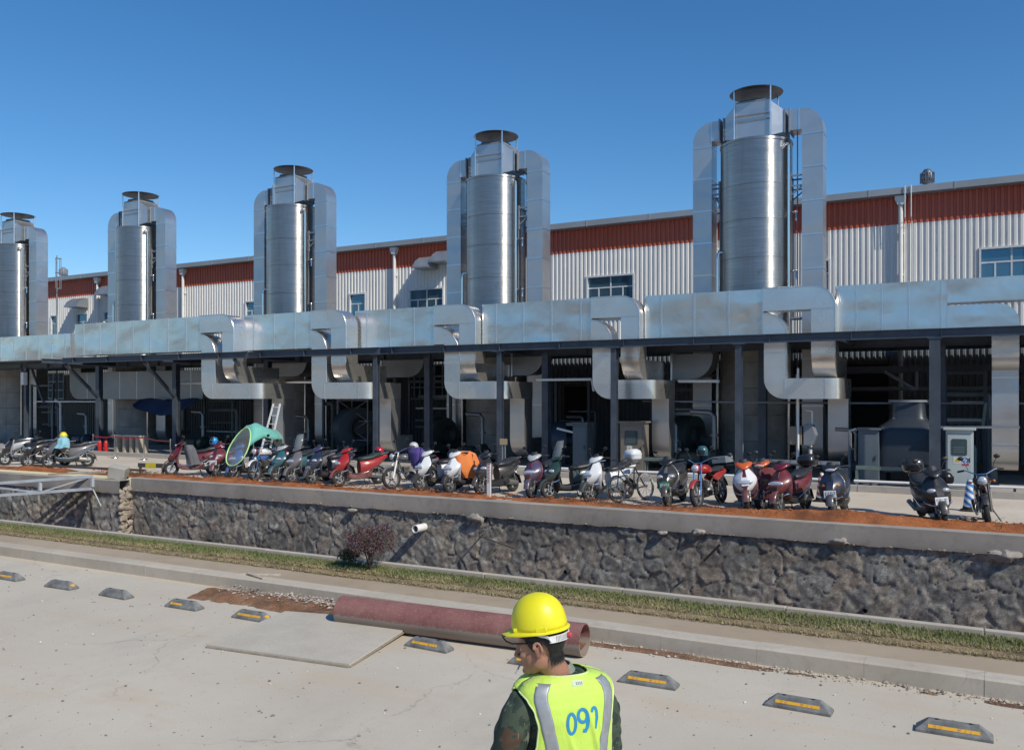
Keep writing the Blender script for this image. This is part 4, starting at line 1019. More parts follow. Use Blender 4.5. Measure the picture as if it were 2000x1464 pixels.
S(8, 20.6, 230, 'silver scooter cut off by the left edge of the photo', body=P['silver'], trim=P['black'], lights='cowl')
S(48, 20.2, 245, 'black scooter with a silver leg shield, second from the left edge', body=P['black'], trim=P['silver'], lights='centre')
S(92, 20.0, 254, 'black scooter with a round white badge, under the pale jacket and yellow hard hat', body=P['black'], lights='apron')
S(134, 20.2, 238, 'dark grey scooter behind the pale jacket, next to the red belt barrier', body=P['grey'], trim=P['black'], lights='centre')
S(376, 19.95, 224, 'maroon scooter wearing a grey windproof apron, left end of the middle group', body=P['maroon'], trim=P['maroon'], lights='cowl', belly=P['maroon'])
S(446, 20.2, 284, 'maroon scooter with a blue helmet on it, seen from the front', body=P['maroon'], lights='apron', pl=(MAT_PLW, MAT_INK, '8417'))
S(492, 20.0, 262, 'blue scooter under the mint green umbrella canopy', body=P['blue'], trim=P['green'], lights='centre')
S(574, 20.1, 262, 'dark teal scooter with a chrome handlebar trim, left of the windscreen scooter', body=P['teal'], trim=P['black'], cowl=P['silver'], lights='apron')
S(606, 20.0, 258, 'grey scooter with a tall dusty windscreen, in the middle group', body=P['grey'], trim=P['grey'], lights='centre', screen=True)
S(645, 20.1, 258, 'dark blue scooter with a blue number plate, left of the red scooter', body=P['navy'], trim=P['navy'], cowl=P['purple'], lights='apron', pl=(MAT_PLB, MAT_INKW, '2763'))
S(702, 19.95, 248, 'red scooter with dark green seat, right end of the middle group', body=P['red'], trim=P['darkred'], cowl=P['red'], lights='centre', belly=P['maroon'], seat=M('dark_green_vinyl', (.02, .04, .035), .5))
S(860, 20.0, 250, 'white scooter with black seat, left of the orange cover', body=P['white'], trim=P['black'], lights='centre', belly=P['black'])
S(912, 20.0, 258, 'white scooter half hidden under an orange rain cape', body=P['white'], trim=P['silver'], lights='centre')
S(972, 20.0, 258, 'black scooter behind the striped gauge post', body=P['black'], lights='apron', cowl=P['black'], box=None)
S(1063, 20.0, 268, 'dark purple scooter with a silver cowl, left of the windscreen scooter', body=P['purple'], cowl=P['silver'], trim=P['maroon'], lights='centre')
S(1117, 19.95, 234, 'dark green scooter with windscreen and long black seat', body=P['green'], trim=P['black'], lights='apron', screen=True)
S(1190, 19.95, 246, 'white scooter with a white and black top box', body=P['white'], trim=P['white'], lights='centre', box=P['white'], belly=P['green'])
S(1320, 20.1, 272, 'black scooter with a green number plate', body=P['black'], lights='apron', pl=(MAT_PLG, MAT_INKW, 'F6428'), trim=P['grey'])
S(1462, 19.95, 282, 'orange and white scooter facing the ditch', body=P['white'], trim=P['darkred'], cowl=P['orange'], lights='centre', belly=P['darkred'])
S(1506, 20.4, 262, 'dark red scooter with an orange cowl, wedged behind the orange and white one', body=P['darkred'], trim=P['darkred'], cowl=P['orange'], lights='cowl')
S(1549, 19.9, 254, 'maroon scooter with a silver headlight and black top box', body=P['maroon'], trim=P['maroon'], lights='centre', box=P['black'], cowl=P['maroon'])
S(1639, 20.0, 268, 'navy scooter with a white front plate, standing alone right of the maroon one', body=P['navy'], trim=P['black'], lights='cowl', pl=(MAT_PLW, MAT_INK, '5073'), cowl=P['black'])
S(1820, 19.75, 290, 'black scooter with white plate turned to the right, left of the blue striped cone', body=P['black'], trim=P['black'], lights='apron', pl=(MAT_PLW, MAT_INK, '36182'), box=P['black'])
def Bk(px, y, yaw, lab, **kw):
    o = motorbike('motorcycle', **kw); return place(o, px, y, yaw, lab, 'motorcycle', lean=.12)
Bk(528, 20.1, 275, 'motorcycle with chrome fork and white front fender beside the green canopy', body=P['white'], shroud=P['maroon'])
Bk(806, 20.1, 250, 'dark motorcycle with a purple rain cape on the handlebar', body=P['grey'], fork=MAT_PIPEW, shroud=P['black'])
Bk(1388, 20.1, 262, 'red motorcycle with a grey crate behind the seat', body=P['red'], fork=MAT_CHROME, rack=True)
Bk(1928, 19.9, 272, 'black motorcycle seen head-on at the right edge', body=P['black'], fork=P['black'], shroud=P['black'])

# ---------------------------------------------------------------- bicycle
bk = empty('bicycle')
for x in (.52, -.52): wheel(bk, x, .32, .018, 5, True, .03)
b = MB(); A = Vector((-.52, 0, .32)); Bb = Vector((-.08, 0, .29)); Sx = Vector((-.2, 0, .78)); Hd = Vector((.36, 0, .80)); Fk = Vector((.52, 0, .32))
for a, c in ((Bb, Sx), (Sx, Hd), (Bb, Hd), (A, Sx), (A, Bb)): b.tube([a, c], .017, 7)
b.tube([Hd + Vector((-.03, 0, .12)), Hd, Fk], .016, 7); b.build('frame', MAT_DARK, bk)
b = MB(); b.tube([(.25, -.3, .98), (.30, -.2, 1.0), (.33, 0, .93), (.30, .2, 1.0), (.25, .3, .98)], .012, 7); b.build('handlebar', MAT_DARK, bk)
b = MB(); b.loft([sl((x, 0, z), 'x', w_, .025, 10) for x, z, w_ in ((-.06, .86, .02), (-.18, .87, .07), (-.3, .875, .09), (-.33, .875, .05))]); b.build('saddle', MAT_SEATB, bk)
b = MB(); b.box(.42, .66, -.16, .16, .55, .75); wm = b.build('wire_basket', MAT_STEELG, bk, smooth=0); wf = wm.modifiers.new('w', 'WIREFRAME'); wf.thickness = .012
place(bk, 1236, 20.0, 252, 'old dark bicycle with a wire basket leaning by the white top-box scooter', 'bicycle', lean=.14)

# ---------------------------------------------------------------- things lying on the two-wheelers
def helmet(name, mat, loc, yaw, lab, visor=True):
    root = empty(name, loc, math.radians(yaw)); tag(root, lab, 'helmet')
    b = MB(); b.lathe([(.0, .165), (.05, .16), (.1, .13), (.13, .075), (.138, .02), (.132, -.06), (.118, -.07)], 20); b.build('shell', mat, root)
    if visor:
        b = MB(); b.grid(lambda u, v: (.146 * math.cos((u - .5) * 2.4), .146 * math.sin((u - .5) * 2.4), -.03 + .1 * v), 12, 3); v = b.build('visor', clear_mat('smoked_visor', (.02, .02, .025), .85), root, fixn=False)
    return root
bpy.context.view_layer.update()
def on(px, y, z): return (PX(px, y), y, z)
helmet('helmet', M('blue_helmet_shell', (.02, .22, .50), .2, 0, .08, 6, 0, 0, .5), on(418, 20.65, 1.21), 230, 'blue helmet sitting on the maroon scooter left of the green canopy')
helmet('helmet', M('red_helmet_shell', (.38, .015, .03), .2, 0, .08, 6, 0, 0, .5), on(741, 20.7, 1.07), 250, 'red helmet on the tail of the red scooter in the middle group')
helmet('helmet', M('grey_helmet_shell', (.45, .45, .46), .25), on(808, 20.1, 1.27), 250, 'silver grey helmet on the handlebar of the purple-caped motorcycle')
helmet('helmet', M('black_helmet_shell', (.02, .02, .02), .25), on(884, 20.6, 1.08), 250, 'black and white helmet behind the white scooter by the orange cape')
helmet('helmet', M('teal_helmet_shell', (.03, .10, .12), .25), on(1372, 20.6, 1.35), 240, 'dark teal helmet on top of the red motorcycle')
helmet('helmet', M('dark_helmet_shell', (.015, .015, .015), .3), on(1848, 20.1, .97), 320, 'black helmet on the seat of the black scooter near the blue striped cone')
SILV = M('silver_decal', (.45, .46, .47), .3, .5)
def cloth_mat(name, c):
    t = NT(name); o = t.coord(); n = t.noise(5, 5, .6, o); t.col(t.ramp(n.outputs['Fac'], [(.3, tuple(x * .8 for x in c)), (.7, c)])); t.set(Roughness=.75); t.b.inputs['Sheen Weight'].default_value = .2
    f = t.noise(22, 4, .6, o); t.bump(f.outputs['Fac'], .5, .02); return t.mat
def cover(name, mat, px, y, yaw, secs, lab, cat, **kw):
    o = drape(name, mat, secs, **kw); o.location = (PX(px, y), y, ZR); o.rotation_euler = (0, 0, math.radians(yaw)); return tag(o, lab, cat)
cover('rain_cape', cloth_mat('orange_rain_cloth', (.78, .22, .045)), 909, 20.0, 258, [(1.08, .10, 0, .20, .22), (1.02, .08, 0, .34, .30), (.80, .05, 0, .42, .36), (.55, .05, .02, .36, .40), (.40, .05, .10, .26, .32)], 'orange rain cape draped over a white scooter', 'cape', seed=3.0)
cover('windproof_apron', cloth_mat('grey_quilt', (.13, .135, .15)), 379, 19.95, 224, [(.98, .16, 0, .13, .28), (.85, .12, .02, .17, .28), (.60, .05, .04, .17, .26), (.36, .0, .05, .19, .24)], 'grey quilted apron hanging on the maroon side-on scooter', 'apron', seed=5.0)
cover('purple_cape', cloth_mat('purple_rain_cloth', (.10, .06, .28)), 816, 20.1, 250, [(1.14, .10, 0, .12, .30), (1.0, .05, .02, .20, .32), (.70, .0, .06, .2, .26), (.55, .0, .10, .15, .2)], 'purple rain cape hung on a dark motorcycle', 'cape', seed=7.0)
cover('pale_jacket', cloth_mat('pale_blue_cloth', (.25, .52, .62)), 127, 20.0, 240, [(1.12, .05, 0, .10, .12), (1.02, .05, 0, .2, .26), (.85, .05, 0, .22, .30), (.72, .1, .0, .26, .30)], 'pale blue jacket laid over a black scooter at the left', 'jacket', seed=9.0)
cover('patterned_cover', cloth_mat('dark_red_pattern', (.16, .02, .025)), 1503, 20.2, 262, [(.92, .05, 0, .18, .2), (.80, .1, 0, .3, .28), (.5, .1, .0, .30, .32), (.25, .12, .0, .26, .30)], 'dark red patterned cover over the wedged scooter', 'cover', seed=12.0)
hh = empty('hard_hat', on(124, 20.0, 1.30), math.radians(230), 'small yellow hard hat on the pale blue jacket at the left', 'hard hat')
MAT_HATY = M('yellow_hat_plastic', (.80, .62, .02), .28, 0, .05, 5, 0, 0, .3)
b = MB(); b.lathe([(0, .14), (.06, .13), (.10, .09), (.125, .03), (.13, 0)], 20); b.build('shell', MAT_HATY, hh)
b = MB(); b.lathe([(.12, .004), (.16, -.004), (.16, -.01), (.12, -.006)], 20); b.build('brim', MAT_HATY, hh)
# mint umbrella canopy on the blue scooter
um = empty('umbrella_canopy', (PX(500, 20.0), 20.0, ZR), math.radians(262), 'mint green barrel umbrella canopy with a clear front on a blue scooter', 'canopy')
def hoop(x0, z0, z1, hw, lean, n=24):
    out = []
    for k in range(n):
        a = 2 * PI * k / n; zc = (z0 + z1) / 2; hz = (z1 - z0) / 2
        v = math.sin(a); out.append((x0 - lean * (v * hz), hw * math.cos(a) * (1 - .18 * v), zc + hz * v))
    return out
hf = hoop(.62, .46, 1.60, .46, .50); hm = hoop(.05, .9, 1.74, .46, .1); hr = hoop(-.72, .95, 1.50, .38, -.08)
MAT_MINT = cloth_mat('mint_canopy_cloth', (.15, .47, .39))
b = MB(); N = 24
secs = [[hf[k] for k in range(0, 13)], [tuple(Vector(hf[k]).lerp(Vector(hm[k]), .5) + Vector((0, .02 * math.sin(k * 2.1), .03 + .025 * math.sin(k * 1.7)))) for k in range(0, 13)], [hm[k] for k in range(0, 13)], [tuple(Vector(hm[k]).lerp(Vector(hr[k]), .5) + Vector((0, 0, -.05 + .03 * math.sin(k * 2.3)))) for k in range(0, 13)], [hr[k] for k in range(0, 13)]]
b.loft(secs, False, False); o = b.build('canopy_cloth', MAT_MINT, um, smooth=60, fixn=False); m_ = o.modifiers.new('th', 'SOLIDIFY'); m_.thickness = .006
b = MB(); b.tube(hf + [hf[0]], .02, 7, False); b.build('front_rim', M('lime_rim', (.45, .75, .30), .4), um)
b = MB(); b.tube(hr + [hr[0]], .012, 7, False); b.build('rear_rim', MAT_MINT, um)
c0 = sum((Vector(q) for q in hf), Vector()) / N + Vector((.10, 0, 0))
b = MB(); b.add(hf + [tuple(c0)], [(k, (k + 1) % N, N) for k in range(N)]); b.build('clear_front', clear_mat('clear_film', (.50, .52, .50), .22, .1), um, smooth=80, fixn=False)
b = MB(); c1 = sum((Vector(q) for q in hr), Vector()) / N; b.add(hr + [tuple(c1)], [(k, (k + 1) % N, N) for k in range(N)]); b.build('mesh_rear', clear_mat('grey_net', (.03, .06, .05), .6, .6), um, smooth=80, fixn=False)
b = MB(); b.tube([(.1, 0, .95), (.05, 0, 1.67)], .014, 8); b.tube([(-.75, 0, .8), (-.8, 0, 1.5)], .012, 8); b.build('canopy_post', MAT_SEAM, um)
# ================================================================ the worker
def remesh(b, name, mat, voxel, parent, smooth_n=4, disp=None):
    o = b.build('tmp', None, smooth=0)
    m = o.modifiers.new('r', 'REMESH'); m.mode = 'VOXEL'; m.voxel_size = voxel
    s = o.modifiers.new('s', 'SMOOTH'); s.factor = .5; s.iterations = smooth_n
    bpy.context.view_layer.update(); dg = bpy.context.evaluated_depsgraph_get()
    me = bpy.data.meshes.new_from_object(o.evaluated_get(dg)); bpy.data.objects.remove(o)
    if disp:
        for v in me.vertices: v.co = v.co + v.normal * disp(v.co)
    me.polygons.foreach_set('use_smooth', [True] * len(me.polygons)); me.materials.clear(); me.materials.append(mat); me.name = name
    n = bpy.data.objects.new(name, me); COL.objects.link(n); n.parent = parent; return n
WR, WT = .225, 3.92
hdg = math.radians(24)
fw = RT(-math.sin(hdg), math.cos(hdg)); yaw = math.atan2(fw.y, fw.x)
pw = RT(WR, WT, 0)
wk = empty('person', pw, yaw, 'worker in a yellow hard hat and lime vest over a camouflage jacket, seen from behind', 'person')
Rt = Matrix.Translation(pw) @ Matrix.Rotation(yaw, 4, 'Z')
hf_ = RT(-.985, .17); hyaw = math.atan2(hf_.y, hf_.x)
HM = Rt.inverted() @ (Matrix.Translation(RT(.122, 3.86, 1.556)) @ Matrix.Rotation(hyaw, 4, 'Z') @ Matrix.Rotation(math.radians(10), 4, 'Y'))
t = NT('skin'); c = t.coord(); n = t.noise(14, 5, .6, c); f = t.noise(120, 3, .6, c)
t.col(t.ramp(n.outputs['Fac'], [(.3, (.30, .145, .092)), (.7, (.40, .21, .14))])); t.set(Roughness=.48); t.b.inputs['Subsurface Weight'].default_value = .12
t.b.inputs['Subsurface Radius'].default_value = (.012, .005, .003); t.bump(f.outputs['Fac'], .25, .002); MAT_SKIN = t.mat
DZ = -.032
TOR = [(.88, .165, .115, 0), (.98, .165, .115, 0), (1.07, .158, .11, 0), (1.17, .172, .118, .0), (1.265, .185, .122, -.005), (1.33, .178, .110, -.008), (1.38, .135, .085, -.006), (1.42, .085, .065, 0)]
def sec(z, w, d, cx=0, n=24, p=2.3):
    return sl((cx, 0, z), 'z', w, d, n, p)
neckb = Vector((-.005, .01, 1.39)); hc = HM @ Vector((-.025, 0, -.06))
b = MB(); b.loft([sec(z, w_, d_, cx) for z, w_, d_, cx in TOR])
b.tube([neckb, neckb.lerp(hc, .5) + Vector((-.005, 0, 0)), hc, HM @ Vector((-.02, 0, 0))], [.066, .06, .058, .055], 18)
# limbs
LS, LE, LW = Vector((-.01, .205, 1.306)), Vector((.0, .292, 1.06)), Vector((.13, .29, .88))
RS, RE, RW = Vector((-.01, -.185, 1.306)), Vector((.0, -.232, 1.06)), Vector((.12, -.27, .88))
for s_, S0, E0, W0 in ((1, LS, LE, LW), (-1, RS, RE, RW)):
    b.tube([Vector((-.01, s_ * .10, 1.325)), S0, S0.lerp(E0, .4), E0, E0.lerp(W0, .35), W0], [.062, .062, .052, .042, .043, .028], 14)
    d = (W0 - E0).normalized(); pal = W0 + d * .05; sd = Vector((0, s_, 0)); up = d.cross(sd).normalized()
    b.tube([W0, W0 + d * .03, W0 + d * .085], [.026, .038, .036], 12)
    for k, (off, L, cu) in enumerate(((-.030, .062, .5), (-.010, .078, .45), (.010, .073, .5), (.029, .055, .6))):
        ax = Vector((1, 0, 0)); ax = (ax - d * ax.dot(d)).normalized(); inn = Vector((0, -s_, 0))
        p0 = W0 + d * .08 - ax * off; p1 = p0 + d * L * .45 + inn * .008 * cu; p2 = p1 + (d * .85 + inn * .5 * cu).normalized() * L * .32; p3 = p2 + (d * .6 + inn * cu).normalized() * L * .28
        b.tube([p0, p1, p2, p3], [.0095, .009, .0085, .007], 8)
    ax = Vector((1, 0, 0)); ax = (ax - d * ax.dot(d)).normalized()
    b.tube([W0 + d * .025 + ax * .022, W0 + d * .055 + ax * .045, W0 + d * .085 + ax * .052], [.013, .011, .009], 8)
for s_ in (-1, 1):
    b.tube([(0, s_ * .085, .95), (0, s_ * .095, .72), (.01, s_ * .10, .50), (-.01, s_ * .105, .28), (-.02, s_ * .105, .07)], [.092, .082, .056, .052, .038], 16)
    b.loft([sl((x, s_ * .108, z), 'x', w_, h_, 12) for x, z, w_, h_ in ((-.07, .045, .03, .035), (-.03, .05, .038, .045), (.06, .045, .042, .04), (.15, .03, .042, .026), (.19, .025, .03, .018))])
# head
H = MB(); H.m = HM
H.ell((-.012, 0, .03), (.098, .077, .088), 24, 16)
H.loft([[(cx + hx * math.cos(a), hw * math.sin(a), z) for a in [2 * PI * k / 20 for k in range(20)]] for z, cx, hx, hw in ((.055, .025, .058, .062), (.03, .033, .057, .067), (0, .033, .055, .067), (-.03, .036, .053, .0645), (-.06, .039, .050, .056), (-.09, .043, .044, .043), (-.113, .048, .030, .026))])
for s_ in (-1, 1):
    H.ell((.004, s_ * .047, -.055), (.042, .017, .036), 12, 8); H.ell((.083, s_ * .028, .022), (.013, .024, .008), 10, 6); H.ell((.066, s_ * .043, -.022), (.022, .018, .017), 10, 8)
    H.ell((.097, s_ * .012, -.036), (.010, .008, .008), 8, 6)
    ear = [(-.004 - .019 * math.cos(a), s_ * (.080 + .010 * (1 - abs(math.sin(a)) * .4)), .002 + .033 * math.sin(a)) for a in [math.radians(q) for q in range(-110, 171, 20)]]
    H.tube(ear, .0055, 8); H.ell((-.003, s_ * .077, .0), (.018, .008, .030), 10, 8); H.ell((.004, s_ * .078, -.030), (.009, .006, .010), 8, 6)
H.tube([(.088, 0, .02), (.100, 0, -.008), (.112, 0, -.028), (.106, 0, -.038)], [.008, .010, .012, .009], 10)
H.ell((.089, 0, -.060), (.011, .022, .0065), 10, 6); H.ell((.087, 0, -.070), (.011, .020, .0065), 10, 6); H.ell((.078, 0, -.101), (.019, .020, .016), 10, 8)
H.m = Matrix.Identity(4); b.add(H.v, H.f)
body = remesh(b, 'body', MAT_SKIN, .0055, wk, 3)
# eyes
for s_ in (-1, 1):
    e = MB(); e.m = HM; e.ell((.0735, s_ * .029, .002), (.0105, .0115, .0105), 12, 8); eo = e.build('eye', M('eye_white', (.6, .58, .55), .2), wk)
    e = MB(); e.m = HM; e.ell((.0825, s_ * .029, .002), (.003, .006, .006), 8, 6); q = e.build('iris', M('iris_dark', (.02, .012, .008), .15), eo)
# hair
def edge_z(az):
    pts = [(0, .07), (55, .05), (72, -.005), (84, -.028), (92, .0), (100, .030), (112, .0), (120, -.045), (140, -.064), (180, -.070)]
    a = abs(az)
    for (a0, z0), (a1, z1) in zip(pts, pts[1:]):
        if a0 <= a <= a1: return z0 + (z1 - z0) * (a - a0) / (a1 - a0)
    return -.07
b = MB(); b.m = HM; NA, NV = 72, 16; vs = []
for j in range(NV + 1):
    for i in range(NA):
        az = -180 + 360 * i / NA; ez = edge_z(az); v = j / NV; z = .122 - (.122 - ez) * (v ** .8)
        q = max(0, 1 - ((z - .03) / .094) ** 2) ** .5
        if z < -.02: q = max(q, .80)
        r_ = 1.07 + .03 * mnoise.noise(Vector((az * .09, z * 70, 3)))
        a = math.radians(az); x = -.012 + .098 * q * r_ * math.cos(a); y = .077 * q * r_ * math.sin(a)
        if abs(az) < 95 and z < .02: y *= .985
        vs.append((x, y, z + .004 * mnoise.noise(Vector((az * .2, 0, 8))) * v))
fs = [(j * NA + i, j * NA + (i + 1) % NA, (j + 1) * NA + (i + 1) % NA, (j + 1) * NA + i) for j in range(NV) for i in range(NA)]
b.add(vs, fs)
t = NT('black_hair'); c = t.coord((1, 1, .25)); n = t.noise(160, 4, .7, c); t.col((.012, .011, .011)); t.set(Roughness=.42); t.bump(n.outputs['Fac'], .9, .01)
ho = b.build('hair', t.mat, wk, smooth=70, fixn=False); mm = ho.modifiers.new('s', 'SOLIDIFY'); mm.thickness = .008; mm.offset = 0
# stray hair tufts at the nape
b = MB(); b.m = HM; rs = random.Random(3)
for k in range(420):
    az = rs.choice((-1, 1)) * rs.uniform(114, 180); a = math.radians(az); z = rs.uniform(-.068, -.03); q = .82
    p = Vector((-.012 + .098 * q * 1.08 * math.cos(a), .077 * q * 1.08 * math.sin(a), z)); d = Vector((math.cos(a) * .3, math.sin(a) * .3, -1)).normalized()
    L = rs.uniform(.012, .022); sdv = Vector((-math.sin(a), math.cos(a), 0)) * .0016
    b.add([p - sdv, p + sdv, p + d * L + Vector((0, 0, 0))], [(0, 1, 2)])
b.build('nape_hair', t.mat, ho, smooth=0, fixn=False)
# ---- clothing
t = NT('camouflage'); c = t.coord(); w0 = t.noise(5.5, 4, .6, c); w1_ = t.noise(7.5, 4, .6, t.coord((1, 1, .8))); w2_ = t.noise(13, 5, .7, t.coord((1.4, 1.4, .45))); f = t.noise(260, 2, .5, c)
cc = t.ramp(w0.outputs['Fac'], [(0, (.020, .036, .026)), (.49, (.045, .065, .042)), (.56, (.020, .036, .026))], 'CONSTANT')
m1 = t.ramp(w1_.outputs['Fac'], [(0, (0, 0, 0)), (.58, (1, 1, 1))], 'CONSTANT'); cc = t.mix(m1, cc, (.075, .045, .026))
m2 = t.ramp(w2_.outputs['Fac'], [(0, (0, 0, 0)), (.60, (1, 1, 1))], 'CONSTANT'); cc = t.mix(m2, cc, (.17, .19, .14))
t.col(cc); t.set(Roughness=.8); t.bump(f.outputs['Fac'], .3, .002); MAT_CAMO = t.mat
def wrinkle(amp, sc):
    return lambda co: amp * mnoise.noise(Vector((co.x * sc, co.y * sc, co.z * sc * 1.5))) + amp * 1.1 * mnoise.noise(Vector((co.x * sc * .7 + 9, co.y * sc * .7, co.z * sc * 3.0 + co.y * sc * 2)))
b = MB(); b.loft([sec(z, w_ + .022, d_ + .022, cx) for z, w_, d_, cx in [(.80, .185, .125, 0)] + TOR[:-1]] + [sec(1.43, .095, .078, .0)])
for s_, S0, E0, W0 in ((1, LS, LE, LW), (-1, RS, RE, RW)):
    b.tube([Vector((-.01, s_ * .09, 1.315)), S0 + Vector((0, 0, -.005)), S0.lerp(E0, .35), S0.lerp(E0, .75), E0, E0.lerp(W0, .4), W0.lerp(E0, .12)], [.066, .078, .082, .075, .071, .064, .048], 20)
jk = remesh(b, 'camouflage_jacket', MAT_CAMO, .011, wk, 5, wrinkle(.010, 9))
# collar
b = MB(); L = []
for z, w_, d_, cx in ((1.40, .088, .080, .0), (1.435, .080, .074, .012), (1.458, .076, .072, .018), (1.460, .069, .065, .018), (1.42, .068, .062, .01)): L.append([(p_[0], p_[1] + (z - 1.40) * .45, p_[2]) for p_ in sec(z, w_, d_, cx, 28, 2)])
b.loft(L, False); co = b.build('collar', M('pale_collar', (.20, .235, .19), .8, 0, .2, 30), wk, smooth=60)
# trousers, boots
b = MB(); b.loft([sec(z, w_, d_) for z, w_, d_ in ((1.0, .172, .122), (.93, .19, .135), (.86, .19, .135), (.80, .17, .12))])
for s_ in (-1, 1): b.tube([(0, s_ * .085, .92), (0, s_ * .098, .72), (.01, s_ * .103, .50), (-.01, s_ * .107, .28), (-.02, s_ * .107, .09)], [.105, .10, .08, .075, .07], 18)
remesh(b, 'trousers', MAT_CAMO, .012, wk, 4, wrinkle(.008, 9))
for s_ in (-1, 1):
    b = MB(); b.loft([sl((x, s_ * .108, z), 'x', w_, h_, 14) for x, z, w_, h_ in ((-.09, .055, .035, .05), (-.03, .062, .05, .06), (.06, .056, .054, .055), (.15, .042, .053, .042), (.21, .032, .035, .028))]); b.tube([(-.02, s_ * .107, .05), (-.02, s_ * .107, .16)], [.055, .05], 14)
    b.build('boot', M('black_boot', (.03, .027, .025), .55), wk, smooth=60)
# ---- vest: explicit front/back panels following the jacket
VT = [(.70, .235, .165), (.85, .232, .163), (.98, .224, .160), (1.08, .218, .157), (1.17, .220, .160), (1.255, .228, .160), (1.31, .234, .152), (1.345, .234, .140), (1.375, .228, .128), (1.400, .205, .116), (1.420, .158, .104), (1.431, .118, .094), (1.437, .098, .088)]
VE = [(.70, .235), (1.02, .221), (1.08, .205), (1.16, .184), (1.24, .180), (1.30, .192), (1.345, .212), (1.372, .2275), (1.375, .228), (1.400, .205), (1.420, .158), (1.431, .118), (1.437, .098)]
def lerp_tab(tab, z, k=1):
    if z <= tab[0][0]: return tab[0][k]
    for a, c_ in zip(tab, tab[1:]):
        if a[0] <= z <= c_[0]: u = (z - a[0]) / (c_[0] - a[0]); u = u * u * (3 - 2 * u) * .5 + u * .5; return a[k] + (c_[k] - a[k]) * u
    return tab[-1][k]
def vfold(y, z, back):
    # soft hanging folds running down from the right shoulder blade
    a = mnoise.noise(Vector((y * 5 + z * 1.4 + 2, z * 1.2, 1.0 if back else 5.0))) * .013 + mnoise.noise(Vector((y * 14 + z * 5, z * 3.5, 3.0 if back else 8.0))) * .0045
    d = (y + .03) - (1.34 - z) * -.28
    a += .013 * math.exp(-(d / .014) ** 2) * max(0, min(1, (1.36 - z) * 6)) * (1 if back else 0)
    d2 = (y + .09) - (1.30 - z) * -.20; a += .011 * math.exp(-(d2 / .012) ** 2) * max(0, min(1, (1.30 - z) * 6)) * (1 if back else 0)
    d3 = (y - .06) - (1.22 - z) * -.35; a += .010 * math.exp(-(d3 / .013) ** 2) * max(0, min(1, (1.24 - z) * 6)) * (1 if back else 0)
    return a
def vsurf(y, z, back=True, off=0.0):
    w_ = lerp_tab(VT, z, 1); d_ = lerp_tab(VT, z, 2); u = min(1, abs(y) / w_)
    x = d_ * max(0, 1 - u ** 2.6) ** (1 / 2.6)
    x += (vfold(y, z, back) + off) * (1 - u ** 6)
    return Vector(((-x if back else x) - .008, y, z))
ztop = 1.435
t = NT('lime_vest_fabric'); c = t.coord(); n = t.noise(8, 5, .6, c); wv = t.new('ShaderNodeTexWave'); wv.inputs['Scale'].default_value = 220; t.link(c, wv.inputs['Vector'])
t.col(t.ramp(n.outputs['Fac'], [(.3, (.47, .68, .085)), (.7, (.54, .75, .11))])); t.set(Roughness=.65); t.b.inputs['Sheen Weight'].default_value = .15
f = t.noise(26, 4, .6, t.coord((1, 1, .35))); t.bump(f.outputs['Fac'], .45, .012); MAT_LIME = t.mat
b = MB()
for bk_ in (True, False):
    b.grid(lambda u, v: tuple(vsurf((2 * u - 1) * lerp_tab(VE, .70 + (ztop - .70) * v), .70 + (ztop - .70) * v, bk_)), 64, 90)
vo = b.build('safety_vest', MAT_LIME, wk, smooth=70, fixn=False); mm = vo.modifiers.new('s', 'SOLIDIFY'); mm.thickness = .004; mm.offset = 0
def strip(name, fy, z0, z1, wd, mat, par, back=True, off=.0035, nz=60):
    b = MB()
    for k in (0,): b.grid(lambda u, v: tuple(vsurf(fy(z0 + (z1 - z0) * v) + (u - .5) * wd, z0 + (z1 - z0) * v, back, off)), 6, nz)
    o = b.build(name, mat, par, smooth=70, fixn=False); m_ = o.modifiers.new('s', 'SOLIDIFY'); m_.thickness = .002; return o
t = NT('grey_reflective_tape'); c = t.coord(); n = t.noise(30, 3, .6, c); t.col(t.ramp(n.outputs['Fac'], [(.3, (.27, .29, .31)), (.7, (.34, .36, .385))])); t.set(Roughness=.42, Metallic=.25); MAT_TAPE = t.mat
TP = [(.7, .112), (1.05, .112), (1.15, .124), (1.25, .145), (1.31, .158), (1.35, .164), (1.375, .160), (1.40, .146), (1.42, .128)]
for s_ in (-1, 1):
    for bk_ in (True, False):
        strip('reflective_stripe', lambda z, s_=s_: s_ * lerp_tab(TP, z), .72, 1.412, .054, MAT_TAPE, vo, bk_)
        b = MB(); zs = [1.04 + (1.374 - 1.04) * k / 40 for k in range(41)]
        b.tube([vsurf(s_ * (lerp_tab(VE, z) - .001), z, bk_, .002) for z in zs], .0042, 6); b.build('piping', M('pale_lime_piping', (.62, .74, .36), .5), vo)
